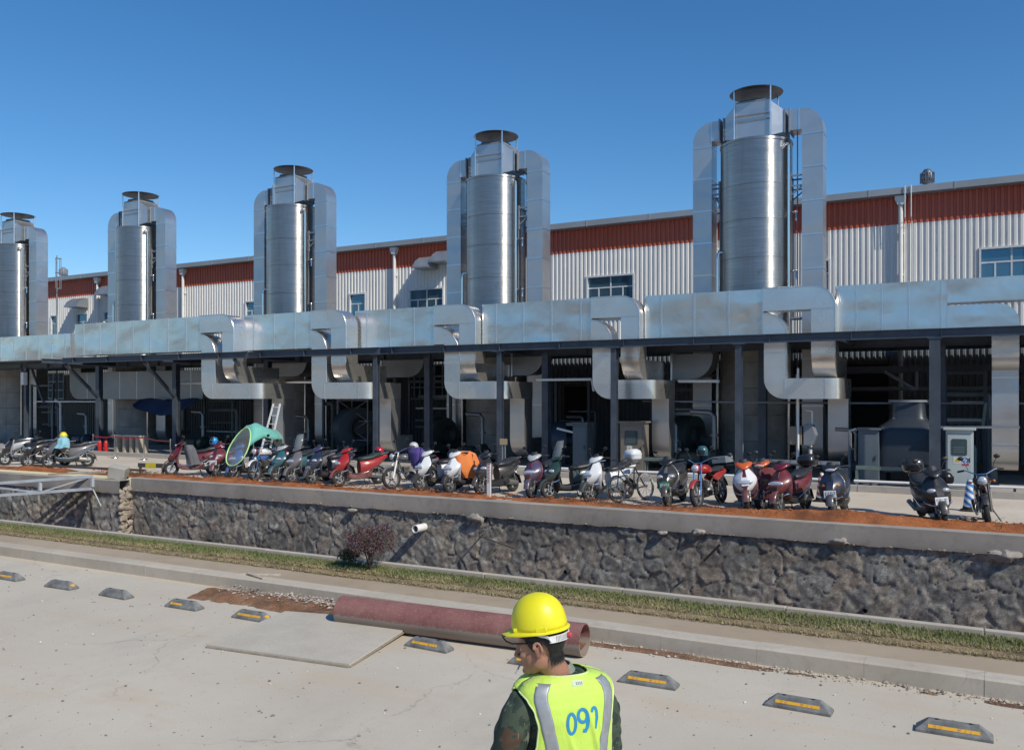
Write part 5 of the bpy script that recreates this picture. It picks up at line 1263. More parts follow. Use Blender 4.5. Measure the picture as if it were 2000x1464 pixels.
# collar edge piping and label
b = MB(); b.tube([vsurf(y, ztop - .002 - .0 * abs(y), True, .002) for y in [-.096 + .192 * k / 24 for k in range(25)]], .004, 6); b.build('neck_binding', M('pale_lime_piping', (.62, .74, .36), .5), vo)
b = MB(); b.grid(lambda u, v: tuple(vsurf(-.012 + .036 * (u - .5) * 1.4, 1.395 + .022 * v, True, .004)), 8, 3); tg = b.build('vest_label', M('label_pale', (.52, .60, .50), .6), vo, fixn=False, smooth=60)
def stroke(b, pts, wd, off=.004):
    # pts (y,z) on the back; ribbon of rounded width
    dense = []
    for (a, c_) in zip(pts, pts[1:]):
        n = max(2, int(math.hypot(a[0] - c_[0], a[1] - c_[1]) / .004))
        dense += [(a[0] + (c_[0] - a[0]) * k / n, a[1] + (c_[1] - a[1]) * k / n) for k in range(n)]
    dense.append(pts[-1]); vs = []
    for i, (y, z) in enumerate(dense):
        y0, z0 = dense[max(0, i - 1)]; y1, z1 = dense[min(len(dense) - 1, i + 1)]; L = math.hypot(y1 - y0, z1 - z0) or 1; nx, nz_ = -(z1 - z0) / L, (y1 - y0) / L
        for s_ in (-.5, 0, .5): vs.append(tuple(vsurf(y + nx * wd * s_, z + nz_ * wd * s_, True, off)))
    N = len(dense); b.add(vs, [(3 * i + k, 3 * i + k + 1, 3 * i + k + 4, 3 * i + k + 3) for i in range(N - 1) for k in (0, 1)])
def ellp(cy, cz, ry, rz, a0, a1, n=26): return [(cy + ry * math.cos(math.radians(a0 + (a1 - a0) * k / n)), cz + rz * math.sin(math.radians(a0 + (a1 - a0) * k / n))) for k in range(n + 1)]
b = MB(); zc = 1.256
stroke(b, ellp(.040, zc - .006, -.019, .042, 0, 360), .0135)                             # 0
stroke(b, ellp(-.013, zc + .022, -.021, .026, 190, -170) , .0145); stroke(b, [(-.034, zc + .026), (-.0355, zc), (-.033, zc - .026), (-.024, zc - .043), (-.012, zc - .040)], .0150)   # 9
stroke(b, ellp(-.070, zc + .026, -.013, .022, 165, -10) + [(-.0825, zc + .006), (-.078, zc - .016), (-.073, zc - .038)], .0140)        # last, half hidden figure
b.build('number', M('blue_print', (.02, .22, .42), .55), vo, smooth=70, fixn=False)
b = MB()
for k in range(4): y = .006 - .0085 * k - .010; b.add([tuple(vsurf(y + a, 1.40 + c_, True, .0052)) for a, c_ in ((0, 0), (-.005, 0), (-.005, .011), (0, .011))], [(0, 1, 2, 3)])
b.build('label_print', M('label_ink', (.20, .24, .22), .6), tg, smooth=0, fixn=False)
# ---- hard hat
hh = empty('hard_hat'); hh.parent = wk; hh.matrix_local = HM @ Matrix.Translation((-.017, 0, .080)) @ Matrix.Rotation(math.radians(-3), 4, 'Y')
t = NT('yellow_helmet_plastic'); c = t.coord(); n = t.noise(9, 5, .6, c); t.col(t.ramp(n.outputs['Fac'], [(.3, (.74, .66, .012)), (.7, (.80, .72, .02))])); t.set(Roughness=.40); sc_n = t.noise(55, 5, .7, t.coord((.25, 1, 1))); ra = t.new('ShaderNodeMapRange'); ra.inputs['From Min'].default_value = .45; ra.inputs['From Max'].default_value = .7; ra.inputs['To Min'].default_value = .36; ra.inputs['To Max'].default_value = .52; t.link(sc_n.outputs['Fac'], ra.inputs['Value']); t.link(ra.outputs['Result'], t.b.inputs['Roughness'])
d_ = t.noise(26, 6, .75, c); base_ = t.b.inputs['Base Color'].links[0].from_socket; t.col(t.mix(t.ramp(d_.outputs['Fac'], [(.60, (0, 0, 0)), (.72, (.35, .35, .35))]), base_, (.42, .36, .10))); t.b.inputs['Subsurface Weight'].default_value = .05; MAT_HAT = t.mat
b = MB(); vs = []; NA, NV = 64, 18
for j in range(NV + 1):
    th = (PI / 2) * j / NV
    for i in range(NA):
        a = 2 * PI * i / NA; ct, st = math.cos(th), math.sin(th)
        rx = .127 if math.cos(a) > 0 else .122
        s_ = st ** .92
        z = .150 * ct ** .86 if ct > 0 else 0
        ridge = .0035 * math.exp(-((math.sin(a) * s_ / .16) ** 2)) * (.3 + .7 * st) if j else .0035
        vs.append(((rx * s_ + ridge * 0) * math.cos(a), .108 * s_ * math.sin(a), z + ridge + .002))
b.add(vs, [(j * NA + i, (j + 1) * NA + i, (j + 1) * NA + (i + 1) % NA, j * NA + (i + 1) % NA) for j in range(NV) for i in range(NA)])
sh = b.build('shell', MAT_HAT, hh, smooth=60); mm = sh.modifiers.new('s', 'SOLIDIFY'); mm.thickness = .003
b = MB(); inn, o1, o2, o3 = [], [], [], []
for i in range(NA):
    a = 2 * PI * i / NA; ca, sa = math.cos(a), math.sin(a); ext = .011 + .034 * max(0, ca) ** 2.2; dz = -.010 * max(0, ca) ** 2 - .003
    rx = .127 if ca > 0 else .122
    inn.append((rx * ca, .108 * sa, .004)); o1.append(((rx + ext * .5) * ca, (.108 + ext * .6) * sa, dz * .5 + .003)); o2.append(((rx + ext) * ca, (.108 + ext) * sa, dz)); o3.append(((rx + ext * .96) * ca, (.108 + ext * .96) * sa, dz - .005))
b.loft([inn, o1, o2, o3, [(x * .97, y * .97, -.004) for x, y, z in inn]], False); b.build('brim', MAT_HAT, hh, smooth=50)
for s_ in (-1, 1):
    b = MB(); b.box(-.045, .005, s_ * .1045 - .004, s_ * .1045 + .005, .004, .022); b.box(.088, .108, s_ * .068 - .006, s_ * .068 + .008, .003, .020); b.build('side_slot', MAT_HAT, hh, smooth=0, bevel=.003)
b = MB(); b.loft([[(.004 + .1 * k, y, z) for y, z in ((-.012, .0), (.012, .0))] for k in (0,)] + [], False, False) if False else None
b = MB(); ring = []
for (r0, z0) in ((1, -.022), (1.03, -.022), (1.03, -.052), (1, -.052)): ring.append([(-.004 + .119 * r0 * math.cos(a), .096 * r0 * math.sin(a), z0) for a in [math.radians(112 + (248 - 112) * k / 24) for k in range(25)]])
b.loft(ring + [ring[0]], False, False); hb_ = b.build('harness_band', M('white_band', (.68, .68, .67), .5, 0, .1, 20), hh, smooth=40)
b = MB()
for k in range(13):
    a = math.radians(128 + k * 3.6)
    b.box(-.004 + .1228 * math.cos(a) - .0008, -.004 + .1228 * math.cos(a) + .0008, .099 * math.sin(a) - .001, .099 * math.sin(a) + .001, -.049, -.025)
b.build('band_rib', M('dark_slot', (.04, .04, .04), .6), hb_, smooth=0)
for k in range(3):
    b = MB(); b.tube([(.02 - .012 * k, .098, -.004), (-.02 - .012 * k, .0985, -.020), (-.050 - .004 * k, .092, -.028 - .009 * k)], .0032, 6); b.build('harness_strap', M('white_band', (.68, .68, .67), .5, 0, .1, 20), hh)
b = MB(); aa = math.radians(166); cx, cy = -.004 + .123 * math.cos(aa), .0985 * math.sin(aa)
b.m = Matrix.Translation((cx, cy, -.037)) @ Matrix.Rotation(aa, 4, 'Z'); b.lathe([(0, .016), (.010, .016), (.0125, .013), (.0125, 0)], 16, (0, 0, 0), 'x'); b.build('ratchet_knob', M('red_knob', (.50, .05, .07), .35), hh)
b = MB(); b.m = Matrix.Identity(4); b.tube([(.150, .066, -.012), (.164, .052, -.010), (.168, .03, -.022), (.15, .045, -.040), (.12, .070, -.046), (.04, .088, -.046)], .0035, 7)
b.build('glasses_frame', M('black_frame', (.012, .012, .012), .3), hh)
# cigarette between the lips (held: a thing of its own)
cg = MB(); cg.m = Rt @ HM; cg.tube([(.096, .004, -.066), (.126, .02, -.106)], .004, 8); cgo = cg.build('cigarette', M('ash_paper', (.30, .31, .32), .8)); tag(cgo, 'grey cigarette hanging from the lips of the worker', 'cigarette')
# ================================================================ lot: wheel stops, pipe, board
MAT_STOP = M('stop_rubber', (.155, .158, .155), .85, 0, .45, 9, .4, 60)
t = NT('worn_yellow_strip'); c = t.coord(); n = t.noise(28, 5, .7, c); t.col(t.ramp(n.outputs['Fac'], [(.36, (.30, .20, .06)), (.5, (.72, .38, .03))])); t.set(Roughness=.5); MAT_YST = t.mat
def wheel_stop(full=1.0, end=True):
    root = empty('wheel_stop')
    L, w_, h = .275, .075, .10
    b = MB(); bt = [(-L, -w_), (L, -w_), (L, w_), (-L, w_)]
    lp = lambda dx, dy, z: [(-L + dx, -w_ + dy, z), (L - dx, -w_ + dy, z), (L - dx, w_ - dy, z), (-L + dx, w_ - dy, z)]
    b.loft([lp(0, 0, 0), lp(0, 0, .022), lp(.085, .042, h - .006), lp(.095, .048, h)])
    b.build('stop_body', MAT_STOP, root, smooth=0, bevel=.004)
    k = (.042 - 0) / (h - .028)
    def yf(z): return -w_ + max(0, (z - .022)) * k
    if full > .05:
        b = MB(); x0, x1 = -.185, -.185 + .37 * full; z0, z1 = .045, .068
        b.add([(x0, yf(z0) - .003, z0), (x1, yf(z0) - .003, z0), (x1, yf(z1) - .003, z1), (x0, yf(z1) - .003, z1)], [(0, 1, 2, 3)]); b.add([(x0, -yf(z0) + .003, z0), (x1, -yf(z0) + .003, z0), (x1, -yf(z1) + .003, z1), (x0, -yf(z1) + .003, z1)], [(3, 2, 1, 0)])
        b.build('reflective_strip', MAT_YST, root, smooth=0, fixn=False)
    if end:
        b = MB(); q = lambda z: L - max(0, z - .022) * .085 / (h - .028) + .003
        b.add([(q(.045), -.03, .045), (q(.045), .03, .045), (q(.07), .03, .07), (q(.07), -.03, .07)], [(0, 1, 2, 3)]); b.build('end_strip', MAT_YST, root, smooth=0, fixn=False)
    b = MB()
    for x in (-.12, .12): b.lathe([(.0, h + .0005), (.016, h + .0005), (.017, h + .003), (0, h + .0035)], 10, (x, 0, 0))
    b.build('bolt_cap', MAT_DARK, root, smooth=0); return root
GS = 'rubber wheel stops in front of the kerb'
for px, fl, en, dz, lab in ((18, .9, False, 0, 'yellow worn wheel stop cut by the left edge of the photo'), (120, 0, True, 1.5, 'grey wheel stop with yellow only on its end, second from the left edge'), (227, 0, False, -2, 'bare grey wheel stop with no yellow left, third from the left edge'),
                            (360, .55, False, 1, 'grey wheel stop with half its yellow strip gone, before the plywood board'), (493, 1, True, 0, 'wheel stop with a full yellow strip behind the plywood board'), (838, .9, False, -3, 'dusty wheel stop just right of the plywood board corner'),
                            (1046, 1, False, 0, 'wheel stop hidden behind the worker'), (1267, 1, False, 2, 'wheel stop with yellow strip nearest to the worker, on his right'), (1560, 1, False, -1.5, 'middle one of the three clean wheel stops right of the worker'), (1863, 1, False, 1, 'largest wheel stop with yellow strip in the lower right corner')):
    o = wheel_stop(fl, en); o.location = (PX(px, 7.71), 7.71, 0); o.rotation_euler = (0, 0, math.radians(dz + 180 * 0)); tag(o, lab, 'wheel stop', GS)
# red steel pipe lying along the kerb
t = NT('red_oxide_pipe'); c = t.coord(); n = t.noise(4, 6, .65, c); f = t.noise(50, 4, .65, c)
sx = t.new('ShaderNodeSeparateXYZ'); t.link(c, sx.inputs[0]); 
mr = t.new('ShaderNodeMapRange'); mr.inputs['From Min'].default_value = .02; mr.inputs['From Max'].default_value = -.07; t.link(sx.outputs['Z'], mr.inputs['Value'])
ad = t.new('ShaderNodeMath'); ad.operation = 'ADD'; t.link(mr.outputs['Result'], ad.inputs[0]); t.link(f.outputs['Fac'], ad.inputs[1])
col = t.ramp(n.outputs['Fac'], [(.3, (.185, .066, .060)), (.7, (.265, .125, .112))])
col = t.mix(t.ramp(f.outputs['Fac'], [(.56, (0, 0, 0)), (.68, (.55, .55, .55))]), col, (.36, .27, .22))
col = t.mix(t.ramp(ad.outputs['Value'], [(.75, (0, 0, 0)), (1.0, (.85, .85, .85))]), col, (.29, .245, .20))
t.col(col); t.set(Roughness=.75); t.bump(f.outputs['Fac'], .4, .006); MAT_REDP = t.mat
R_ = .17; pA = Vector((PX(668, 8.02), 8.02, R_)); pB = Vector((PX(1142, 8.22), 8.22, R_))
pr = empty('steel_pipe', pA, math.atan2(pB.y - pA.y, pB.x - pA.x), 'long rusty red steel pipe lying along the kerb behind the worker', 'pipe')
Lp = (pB - pA).length; b = MB(); b.lathe([(R_, 0), (R_, Lp), (R_ - .012, Lp), (R_ - .012, 0)], 40, (0, 0, 0), 'x', True); b.build('pipe_wall', MAT_REDP, pr, smooth=50)
b = MB(); b.grid(lambda u, v: (Lp - 1.2 + 1.17 * u, (2 * v - 1) * .125, -.10 + .012 * h01(u * 6, v * 4, 1.0) + .03 * (2 * v - 1) ** 2), 14, 8); b.build('dirt_inside', MAT_DIRT, pr, fixn=False)
# plywood sheet
A, B_, C = GP(403, 1258, .032), GP(682, 1296, .036), GP(808, 1216, .08); D = A + (C - B_); D.z = .05
t = NT('dusty_plywood'); c = t.coord(); n = t.noise(2.2, 6, .65, c); f = t.noise(60, 3, .6, c); t.col(t.mix(t.ramp(f.outputs['Fac'], [(.35, (.3, .3, .3)), (.65, (0, 0, 0))]), t.ramp(n.outputs['Fac'], [(.3, (.44, .40, .33)), (.7, (.53, .485, .405))]), (.25, .21, .165))); t.set(Roughness=.9); MAT_PLY = t.mat
b = MB(); th = Vector((0, 0, .018)); nn = 10
def pl_(u, v, z): p = A.lerp(B_, u).lerp(D.lerp(C, u), v); return (p.x, p.y, p.z + z + .012 * math.sin(u * 3) * v)
b.grid(lambda u, v: pl_(u, v, .0), nn, nn); b.grid(lambda u, v: pl_(u, v, -.02), nn, nn)
for q in ([(i / nn, 0) for i in range(nn + 1)], [(1, i / nn) for i in range(nn + 1)], [(1 - i / nn, 1) for i in range(nn + 1)], [(0, 1 - i / nn) for i in range(nn + 1)]):
    n0 = len(b.v); b.add([pl_(u, v, z) for u, v in q for z in (0, -.02)], [(2 * i, 2 * i + 1, 2 * i + 3, 2 * i + 2) for i in range(nn)])
tag(b.build('plywood_sheet', MAT_PLY, smooth=0), 'dusty plywood sheet lying on the lot, one corner against the red pipe', 'board')
b = MB()
for a, c_ in ((A, B_), (B_, C)): b.bar(a + Vector((0, 0, -.027)), c_ + Vector((0, 0, -.028)), .035, .012)
b.bar(A.lerp(B_, .02) + Vector((0, 0, -.028)), D + Vector((0, 0, -.028)), .035, .012)
tag(b.build('timber_batten', M('old_timber', (.27, .23, .18), .85, 0, .25, 12), smooth=0), 'old timber batten frame under the plywood sheet', 'batten')
MAT_TIMB = M('grey_timber', (.42, .36, .28), .85, 0, .25, 12)
for (a, z, L, w_, h, r, lab) in (((505, 1121), .165, .62, .07, .02, .55, 'broken pale timber piece lying on the pavement'), ((500, 1124), .185, .45, .05, .02, -.3, 'short timber stick crossing the broken piece on the pavement'), ((487, 1242), .012, .16, .045, .02, .1, 'small dark brick chip behind the plywood sheet')):
    b = MB(); b.box(-L / 2, L / 2, -w_ / 2, w_ / 2, -h / 2, h / 2); o = b.build('timber_piece', MAT_TIMB, smooth=0, bevel=.003); o.location = GP(a[0], a[1], z); o.rotation_euler = (0, .02, r); tag(o, lab, 'timber')

# ================================================================ loose stones and grit
def pebbles(name, n, fn, smin, smax, mat, seed):
    rs = random.Random(seed); b = MB(); ico = [(0, 0, 1), (.9, 0, .1), (.28, .85, .1), (-.72, .53, .1), (-.72, -.53, .1), (.28, -.85, .1), (0, 0, -.5)]
    fc = [(0, 1, 2), (0, 2, 3), (0, 3, 4), (0, 4, 5), (0, 5, 1), (6, 2, 1), (6, 3, 2), (6, 4, 3), (6, 5, 4), (6, 1, 5)]
    for k in range(n):
        x, y, z = fn(rs); s = smin * (smax / smin) ** (rs.random() ** 2.6); a = rs.uniform(0, 6.3); ca, sa = math.cos(a), math.sin(a); ex = rs.uniform(.7, 1.4)
        o = len(b.v); 
        for (u, v, w_) in ico:
            u *= ex * rs.uniform(.8, 1.2); b.v.append((x + s * (u * ca - v * sa), y + s * (u * sa + v * ca), z + s * w_ * .75 + s * .2))
        b.f += [tuple(i + o for i in f) for f in fc]
    return tag(b.build(name, mat, smooth=0, fixn=False), kind='stuff')
def lotpt(rs):
    Y = 2.2 + 6.5 * rs.random() ** .8; return (Y * rs.uniform(-1.75, .12), Y, 0)
pebbles('lot_grit', 1500, lotpt, .004, .019, M('grit', (.22, .19, .16), .9, 0, .5, 1.5), 3)
pebbles('lot_grit_pale', 260, lotpt, .004, .020, M('pale_grit', (.55, .53, .49), .9, 0, .25, 1.5), 4)
pebbles('kerb_gravel', 1500, lambda rs: (rs.uniform(-9, 1.2), 8.80 - abs(rs.gauss(0, .10)), .004), .006, .026, M('kerb_grit', (.34, .29, .24), .9, 0, .5, 2), 5)
pebbles('patch_gravel', 700, lambda rs: (rs.uniform(-9.3, -6.5), 8.8 - abs(rs.gauss(0, .2)), .05), .006, .03, M('patch_grit', (.36, .31, .27), .9, 0, .5, 2), 6)
pebbles('soil_clods', 1500, lambda rs: (lambda x, y: (x, y, ZR + .05 + .09 * h01(x, y, .55, 2)))(rs.uniform(-26.5, 2.5), 18.85 + .55 * rs.random()), .010, .05, MAT_SOIL, 8)
pebbles('wall_rubble', 260, lambda rs: (rs.uniform(-26, 2.5), 18.40, -.265 + .03 * rs.random()), .012, .055, M('rubble', (.24, .215, .185), .9, 0, .4, 2), 9)

# ================================================================ grass
t = NT('grass_blades'); oi = t.coord(); n = t.noise(2.2, 4, .6, oi); n2 = t.noise(31, 2, .5, oi); a = t.new('ShaderNodeVertexColor'); a.layer_name = 'tint'
t.col(t.mix(.35, a.outputs['Color'], t.ramp(n.outputs['Fac'], [(.35, (.08, .12, .035)), (.65, (.22, .19, .09))]))); t.set(Roughness=.7, Specular_IOR_Level=.2); MAT_GR = t.mat
def grass(name, n, seed, x0, x1):
    rs = np.random.RandomState(seed); V = []; Fc = []; Cc = []
    for k in range(n):
        q = rs.rand() ; Y0 = 9.56 + .70 * q - .03 * mnoise.noise(Vector((k * .37, 0, 0)))
        x = x0 + (x1 - x0) * rs.rand(); 
        dens = mnoise.noise(Vector((x * 1.3, Y0 * 2.5, 3)))
        dry = np.clip(1.2 - (Y0 - 9.56) * 2.6 + dens * .9 + rs.normal(0, .18), 0, 1)
        if rs.rand() < .15 + .35 * (dens < -.25): continue
        z = .165 + (.03 if Y0 > 9.72 else .0); h = rs.uniform(.015, .045) * (1 - .45 * dry); L = rs.uniform(.0, .035) + .03 * dry
        a = rs.uniform(0, 6.28); d = np.array([math.cos(a), math.sin(a)]); s = np.array([-d[1], d[0]]) * rs.uniform(.003, .006)
        o = len(V); V += [(x - s[0], Y0 - s[1], z), (x + s[0], Y0 + s[1], z), (x + d[0] * L * .5 + s[0] * .6, Y0 + d[1] * L * .5 + s[1] * .6, z + h * .7), (x + d[0] * L * .5 - s[0] * .6, Y0 + d[1] * L * .5 - s[1] * .6, z + h * .7), (x + d[0] * L, Y0 + d[1] * L, z + h)]
        Fc += [(o, o + 1, o + 2, o + 3), (o + 3, o + 2, o + 4)]
        g = np.array([.135, .17, .06]) * rs.uniform(.7, 1.5); y_ = np.array([.50, .39, .22]) * rs.uniform(.65, 1.3)
        Cc += [tuple(g * (1 - dry) + y_ * dry) + (1,)] * 5
    me = bpy.data.meshes.new(name); me.from_pydata(V, [], Fc); ca = me.color_attributes.new('tint', 'FLOAT_COLOR', 'POINT'); ca.data.foreach_set('color', np.array(Cc, 'f').ravel())
    me.materials.append(MAT_GR); o = bpy.data.objects.new(name, me); COL.objects.link(o); return tag(o, kind='stuff')
grass('grass', 72000, 21, -17.5, 1.2)

# ================================================================ shrub on the grass
def shrub(px, y, hgt, rad, n, lab, seed, tint):
    root = empty('shrub', (PX(px, y), y, .19)); tag(root, lab, 'shrub'); rs = random.Random(seed)
    b = MB(); tips = []
    for k in range(9):
        a = rs.uniform(0, 6.28); s = rs.uniform(.35, 1.0); p = Vector((0, 0, -.03)); pts = [p]
        for i in range(1, 5):
            f = i / 4; pts.append(Vector((math.cos(a) * rad * .75 * s * f ** 1.3, math.sin(a) * rad * .75 * s * f ** 1.3, hgt * (.15 + .72 * f))) + Vector((rs.uniform(-.02, .02), rs.uniform(-.02, .02), 0)))
        b.tube(pts, [.012, .009, .007, .005, .003], 6); tips += pts[2:]
        for j in range(4):
            q = pts[rs.choice((1, 2, 3))]; e = q + Vector((rs.uniform(-.5, .5) * rad, rs.uniform(-.5, .5) * rad, rs.uniform(.1, .35) * hgt)); b.tube([q, q.lerp(e, .5) + Vector((0, 0, .02)), e], [.005, .004, .002], 5); tips.append(e)
    b.build('trunk', M('shrub_bark', (.09, .065, .05), .9), root)
    V = []; Fc = []; Cc = []
    for k in range(n):
        while True:
            u = Vector((rs.uniform(-1, 1), rs.uniform(-1, 1), rs.uniform(-1, 1)))
            if u.length < 1 and mnoise.noise(u * 2.3 + Vector((seed, 0, 0))) > -.12 + .3 * (u.length < .5): break
        u = u * (1 + .25 * mnoise.noise(u * 3 + Vector((0, seed, 0))))
        p = Vector((u.x * rad, u.y * rad, hgt * .68 + u.z * hgt * .36)); 
        if rs.random() < .25: p = rs.choice(tips) + Vector((rs.gauss(0, .03), rs.gauss(0, .03), rs.gauss(0, .03)))
        d = Vector((rs.uniform(-1, 1), rs.uniform(-1, 1), rs.uniform(-.3, 1))).normalized(); s = d.cross(Vector((rs.uniform(-1, 1), rs.uniform(-1, 1), rs.uniform(-1, 1)))).normalized(); L = rs.uniform(.016, .03)
        o = len(V); V += [p, p + d * L * .5 + s * L * .33, p + d * L, p + d * L * .5 - s * L * .33]; Fc.append((o, o + 1, o + 2, o + 3)); g = rs.uniform(.55, 1.5); c_ = tint if rs.random() > .18 else (.05, .07, .03); Cc += [(c_[0] * g, c_[1] * g, c_[2] * g, 1)] * 4
    me = bpy.data.meshes.new('foliage'); me.from_pydata([tuple(v) for v in V], [], Fc); ca = me.color_attributes.new('tint', 'FLOAT_COLOR', 'POINT'); ca.data.foreach_set('color', np.array(Cc, 'f').ravel())
    t = NT('shrub_leaf'); a = t.new('ShaderNodeVertexColor'); a.layer_name = 'tint'; t.col(a.outputs['Color']); t.set(Roughness=.55); me.materials.append(t.mat)
    o = bpy.data.objects.new('foliage', me); COL.objects.link(o); o.parent = root
shrub(724, 9.98, .62, .40, 5200, 'dark purple-leaved shrub growing on the grass strip by the stone wall', 4, (.10, .045, .055))
shrub(682, 10.05, .26, .17, 1800, 'small dark green clump beside the purple shrub', 9, (.035, .05, .025))

# ================================================================ things in and on the stone wall
def pvc(px, py, r, L, lab, mat=None):
    p = Vector((PX(px, 18.3), 18.3, PZ(px, py, 18.3))); root = empty('drain_pipe', p); tag(root, lab, 'pipe')
    b = MB(); b.lathe([(r, -L), (r, .35), (r * .84, .35), (r * .84, -L)], 24, (0, 0, 0), 'y', True); b.build('pipe_wall', mat or MAT_PIPEW, root, smooth=50)
    b = MB(); b.lathe([(r * .83, -L + .10), (0, -L + .10)], 20, (0, 0, 0), 'y'); b.build('pipe_inside', MAT_DARK, root)
pvc(822, 1030, .10, .26, 'white plastic drain pipe sticking out of the stone wall right of the shrub')
pvc(1106, 1116, .05, .06, 'small dark drain hole low in the stone wall above the worker', MAT_DARK); pvc(1690, 1191, .05, .06, 'small drain hole low in the stone wall at the right', MAT_DARK)
b = MB(); p = Vector((PX(938, 18.2), 18.15, PZ(938, 1046, 18.15))); b.tube([p, Vector((PX(1006, 17.75), 17.75, PZ(1006, 1071, 17.75)))], .018, 7); b.tube([p, p + Vector((-.02, .4, .06))], .018, 7); tag(b.build('steel_rod', M('rusty_rod', (.10, .075, .06), .8)), 'rusty steel rod leaning out of the stone wall, right of the drain pipe', 'rod')
b = MB(); p = Vector((PX(1412, 18.2), 18.0, PZ(1412, 1062, 18.0))); b.tube([p, Vector((PX(1374, 18.2), 18.25, PZ(1374, 1094, 18.25)))], .025, 7); tag(b.build('steel_rod', M('rusty_rod', (.10, .075, .06), .8)), 'short dark bar stuck in the stone wall under the orange and white scooter', 'rod')
for px, py, s, lab in ((690, 996, .3, 'pale lump of mortar on the wall left of the drain pipe'), (930, 1011, .45, 'large pale mortar lump under the coping right of the drain pipe'), (1294, 1040, .22, 'small flat tan stone under the coping'), (1365, 1038, .3, 'pale rubble lump under the coping, right of the flat tan stone'), (1640, 1056, .32, 'pale rubble lump under the coping below the navy scooter'), (1960, 1085, .5, 'grey mortar lump under the coping at the right edge')):
    b = MB(); b.ell((0, 0, 0), (s * .5, .09, s * .22), 18, 12); b.v = [tuple(Vector(v) * (1 + .45 * mnoise.fractal(Vector(v) * 9 + Vector((px, 0, 0)), .8, 2, 4))) for v in b.v]
    o = b.build('mortar_lump', M('pale_mortar', (.31, .28, .245), .92, 0, .3, 12, .7, 30), smooth=30); o.location = (PX(px, 18.4), 18.39, PZ(px, py, 18.4)); tag(o, lab, 'rubble', 'lumps on the wall ledge')

# ================================================================ steel truss across the ditch, timber and rubble at its end
MAT_TRUSS = M('pale_grey_paint', (.38, .41, .44), .5, 0, .15, 3)
tr = empty('steel_truss', RT(-.588 * 27.5, 27.5, 0)); tag(tr, 'pale grey welded steel truss spanning the ditch at the left edge', 'truss')
def TP_(x, y, off=0.0): t_ = 27.0 + off; r_ = (x - 1000) / F * t_; z = HC - (y - HY) * t_ / F; v = RT(r_, t_, z); return v
for off, nm in ((0, 'front'), (.9, 'rear')):
    top = lambda x: TP_(x, 943 - (x) * .073, off); bot = lambda x: TP_(x, 967 - x * .073, off)
    b = MB(); b.bar(top(-330), top(180), .085, .085); b.bar(bot(-330), bot(180), .085, .085); under(b.build('chord', MAT_TRUSS, smooth=0), tr)
    b = MB()
    for x in (-290, -170, -50, 78, 180): b.bar(top(x) - Vector((0, 0, .056)), bot(x) + Vector((0, 0, .056)), .09, .09)
    under(b.build('post', MAT_TRUSS, smooth=0), tr)
    b = MB()
    for xa, xb in ((-290, -170), (-50, -170), (-50, 78), (180, 78)): b.bar(top(xa), bot(xb), .05, .05)
    under(b.build('diagonal', MAT_TRUSS, smooth=0), tr)
b = MB()
for x in (-290, -170, -50, 78, 180): a_ = TP_(x, 962 - x * .073, 0); c_ = TP_(x, 962 - x * .073, .9); b.bar(a_, c_, .07, .07)
under(b.build('cross_tie', MAT_TRUSS, smooth=0), tr)
b = MB(); b.bar(TP_(-330, 965 + 24, .45), TP_(178, 955, .45), .5, .03); under(b.build('walk_plank', M('brown_plank', (.20, .12, .055), .85, 0, .3, 6), smooth=0), tr)
def stick(name, a, c_, w_, h, mat, lab, cat):
    b = MB(); b.bar(a, c_, w_, h); return tag(b.build(name, mat, smooth=0), lab, cat)
gp = lambda x, yY, z: Vector((PX(x, yY), yY, z))
stick('timber_pole', gp(60, 18.9, .30), gp(283, 19.3, .30), .08, .07, M('dark_timber', (.09, .06, .045), .85), 'long dark timber pole lying across the soil from the truss towards the yellow board', 'timber')
stick('timber_pole', gp(190, 18.4, .20), gp(262, 18.9, .22), .06, .05, M('red_timber', (.22, .07, .04), .85), 'short reddish timber behind the concrete block', 'timber')
stick('timber_pole', gp(95, 18.2, .12), gp(205, 18.5, .26), .05, .05, M('pale_timber2', (.42, .36, .26), .85), 'thin pale timber resting on the end of the truss', 'timber')
stick('prop_rod', gp(176, 17.95, -.05), gp(197, 17.8, -.72), .035, .035, MAT_TRUSS, 'thin slanting rod hanging under the end of the truss', 'rod')
b = MB(); b.box(-.27, .27, -.2, .2, -.2, .2); o = b.build('concrete_block', mat_concrete('block_concrete', (.34, .32, .28), (.42, .40, .36), (.25, .22, .18), 3, False), smooth=0, bevel=.03); o.location = (PX(232, 18.5), 18.5, ZR + .14); o.rotation_euler = (.15, .2, .5); tag(o, 'tilted grey concrete block on the broken wall corner', 'block')
yb = empty('barrier_board', (PX(296, 19.6), 19.6, ZR), math.radians(8), 'low yellow and dark barrier board on the soil left of the maroon scooter', 'board')
b = MB(); b.box(-.55, .55, -.03, .03, .22, .36); b.build('board', M('dark_board', (.07, .06, .055), .8), yb, smooth=0)
b = MB(); b.box(-.22, .2, -.045, -.032, .20, .38); b.build('yellow_panel', M('yellow_panel', (.62, .50, .04), .6), yb, smooth=0)
b = MB(); b.box(-.5, -.44, -.03, .03, 0, .215); b.box(.44, .5, -.03, .03, 0, .215); b.build('foot', M('dark_board', (.07, .06, .055), .8), yb, smooth=0)
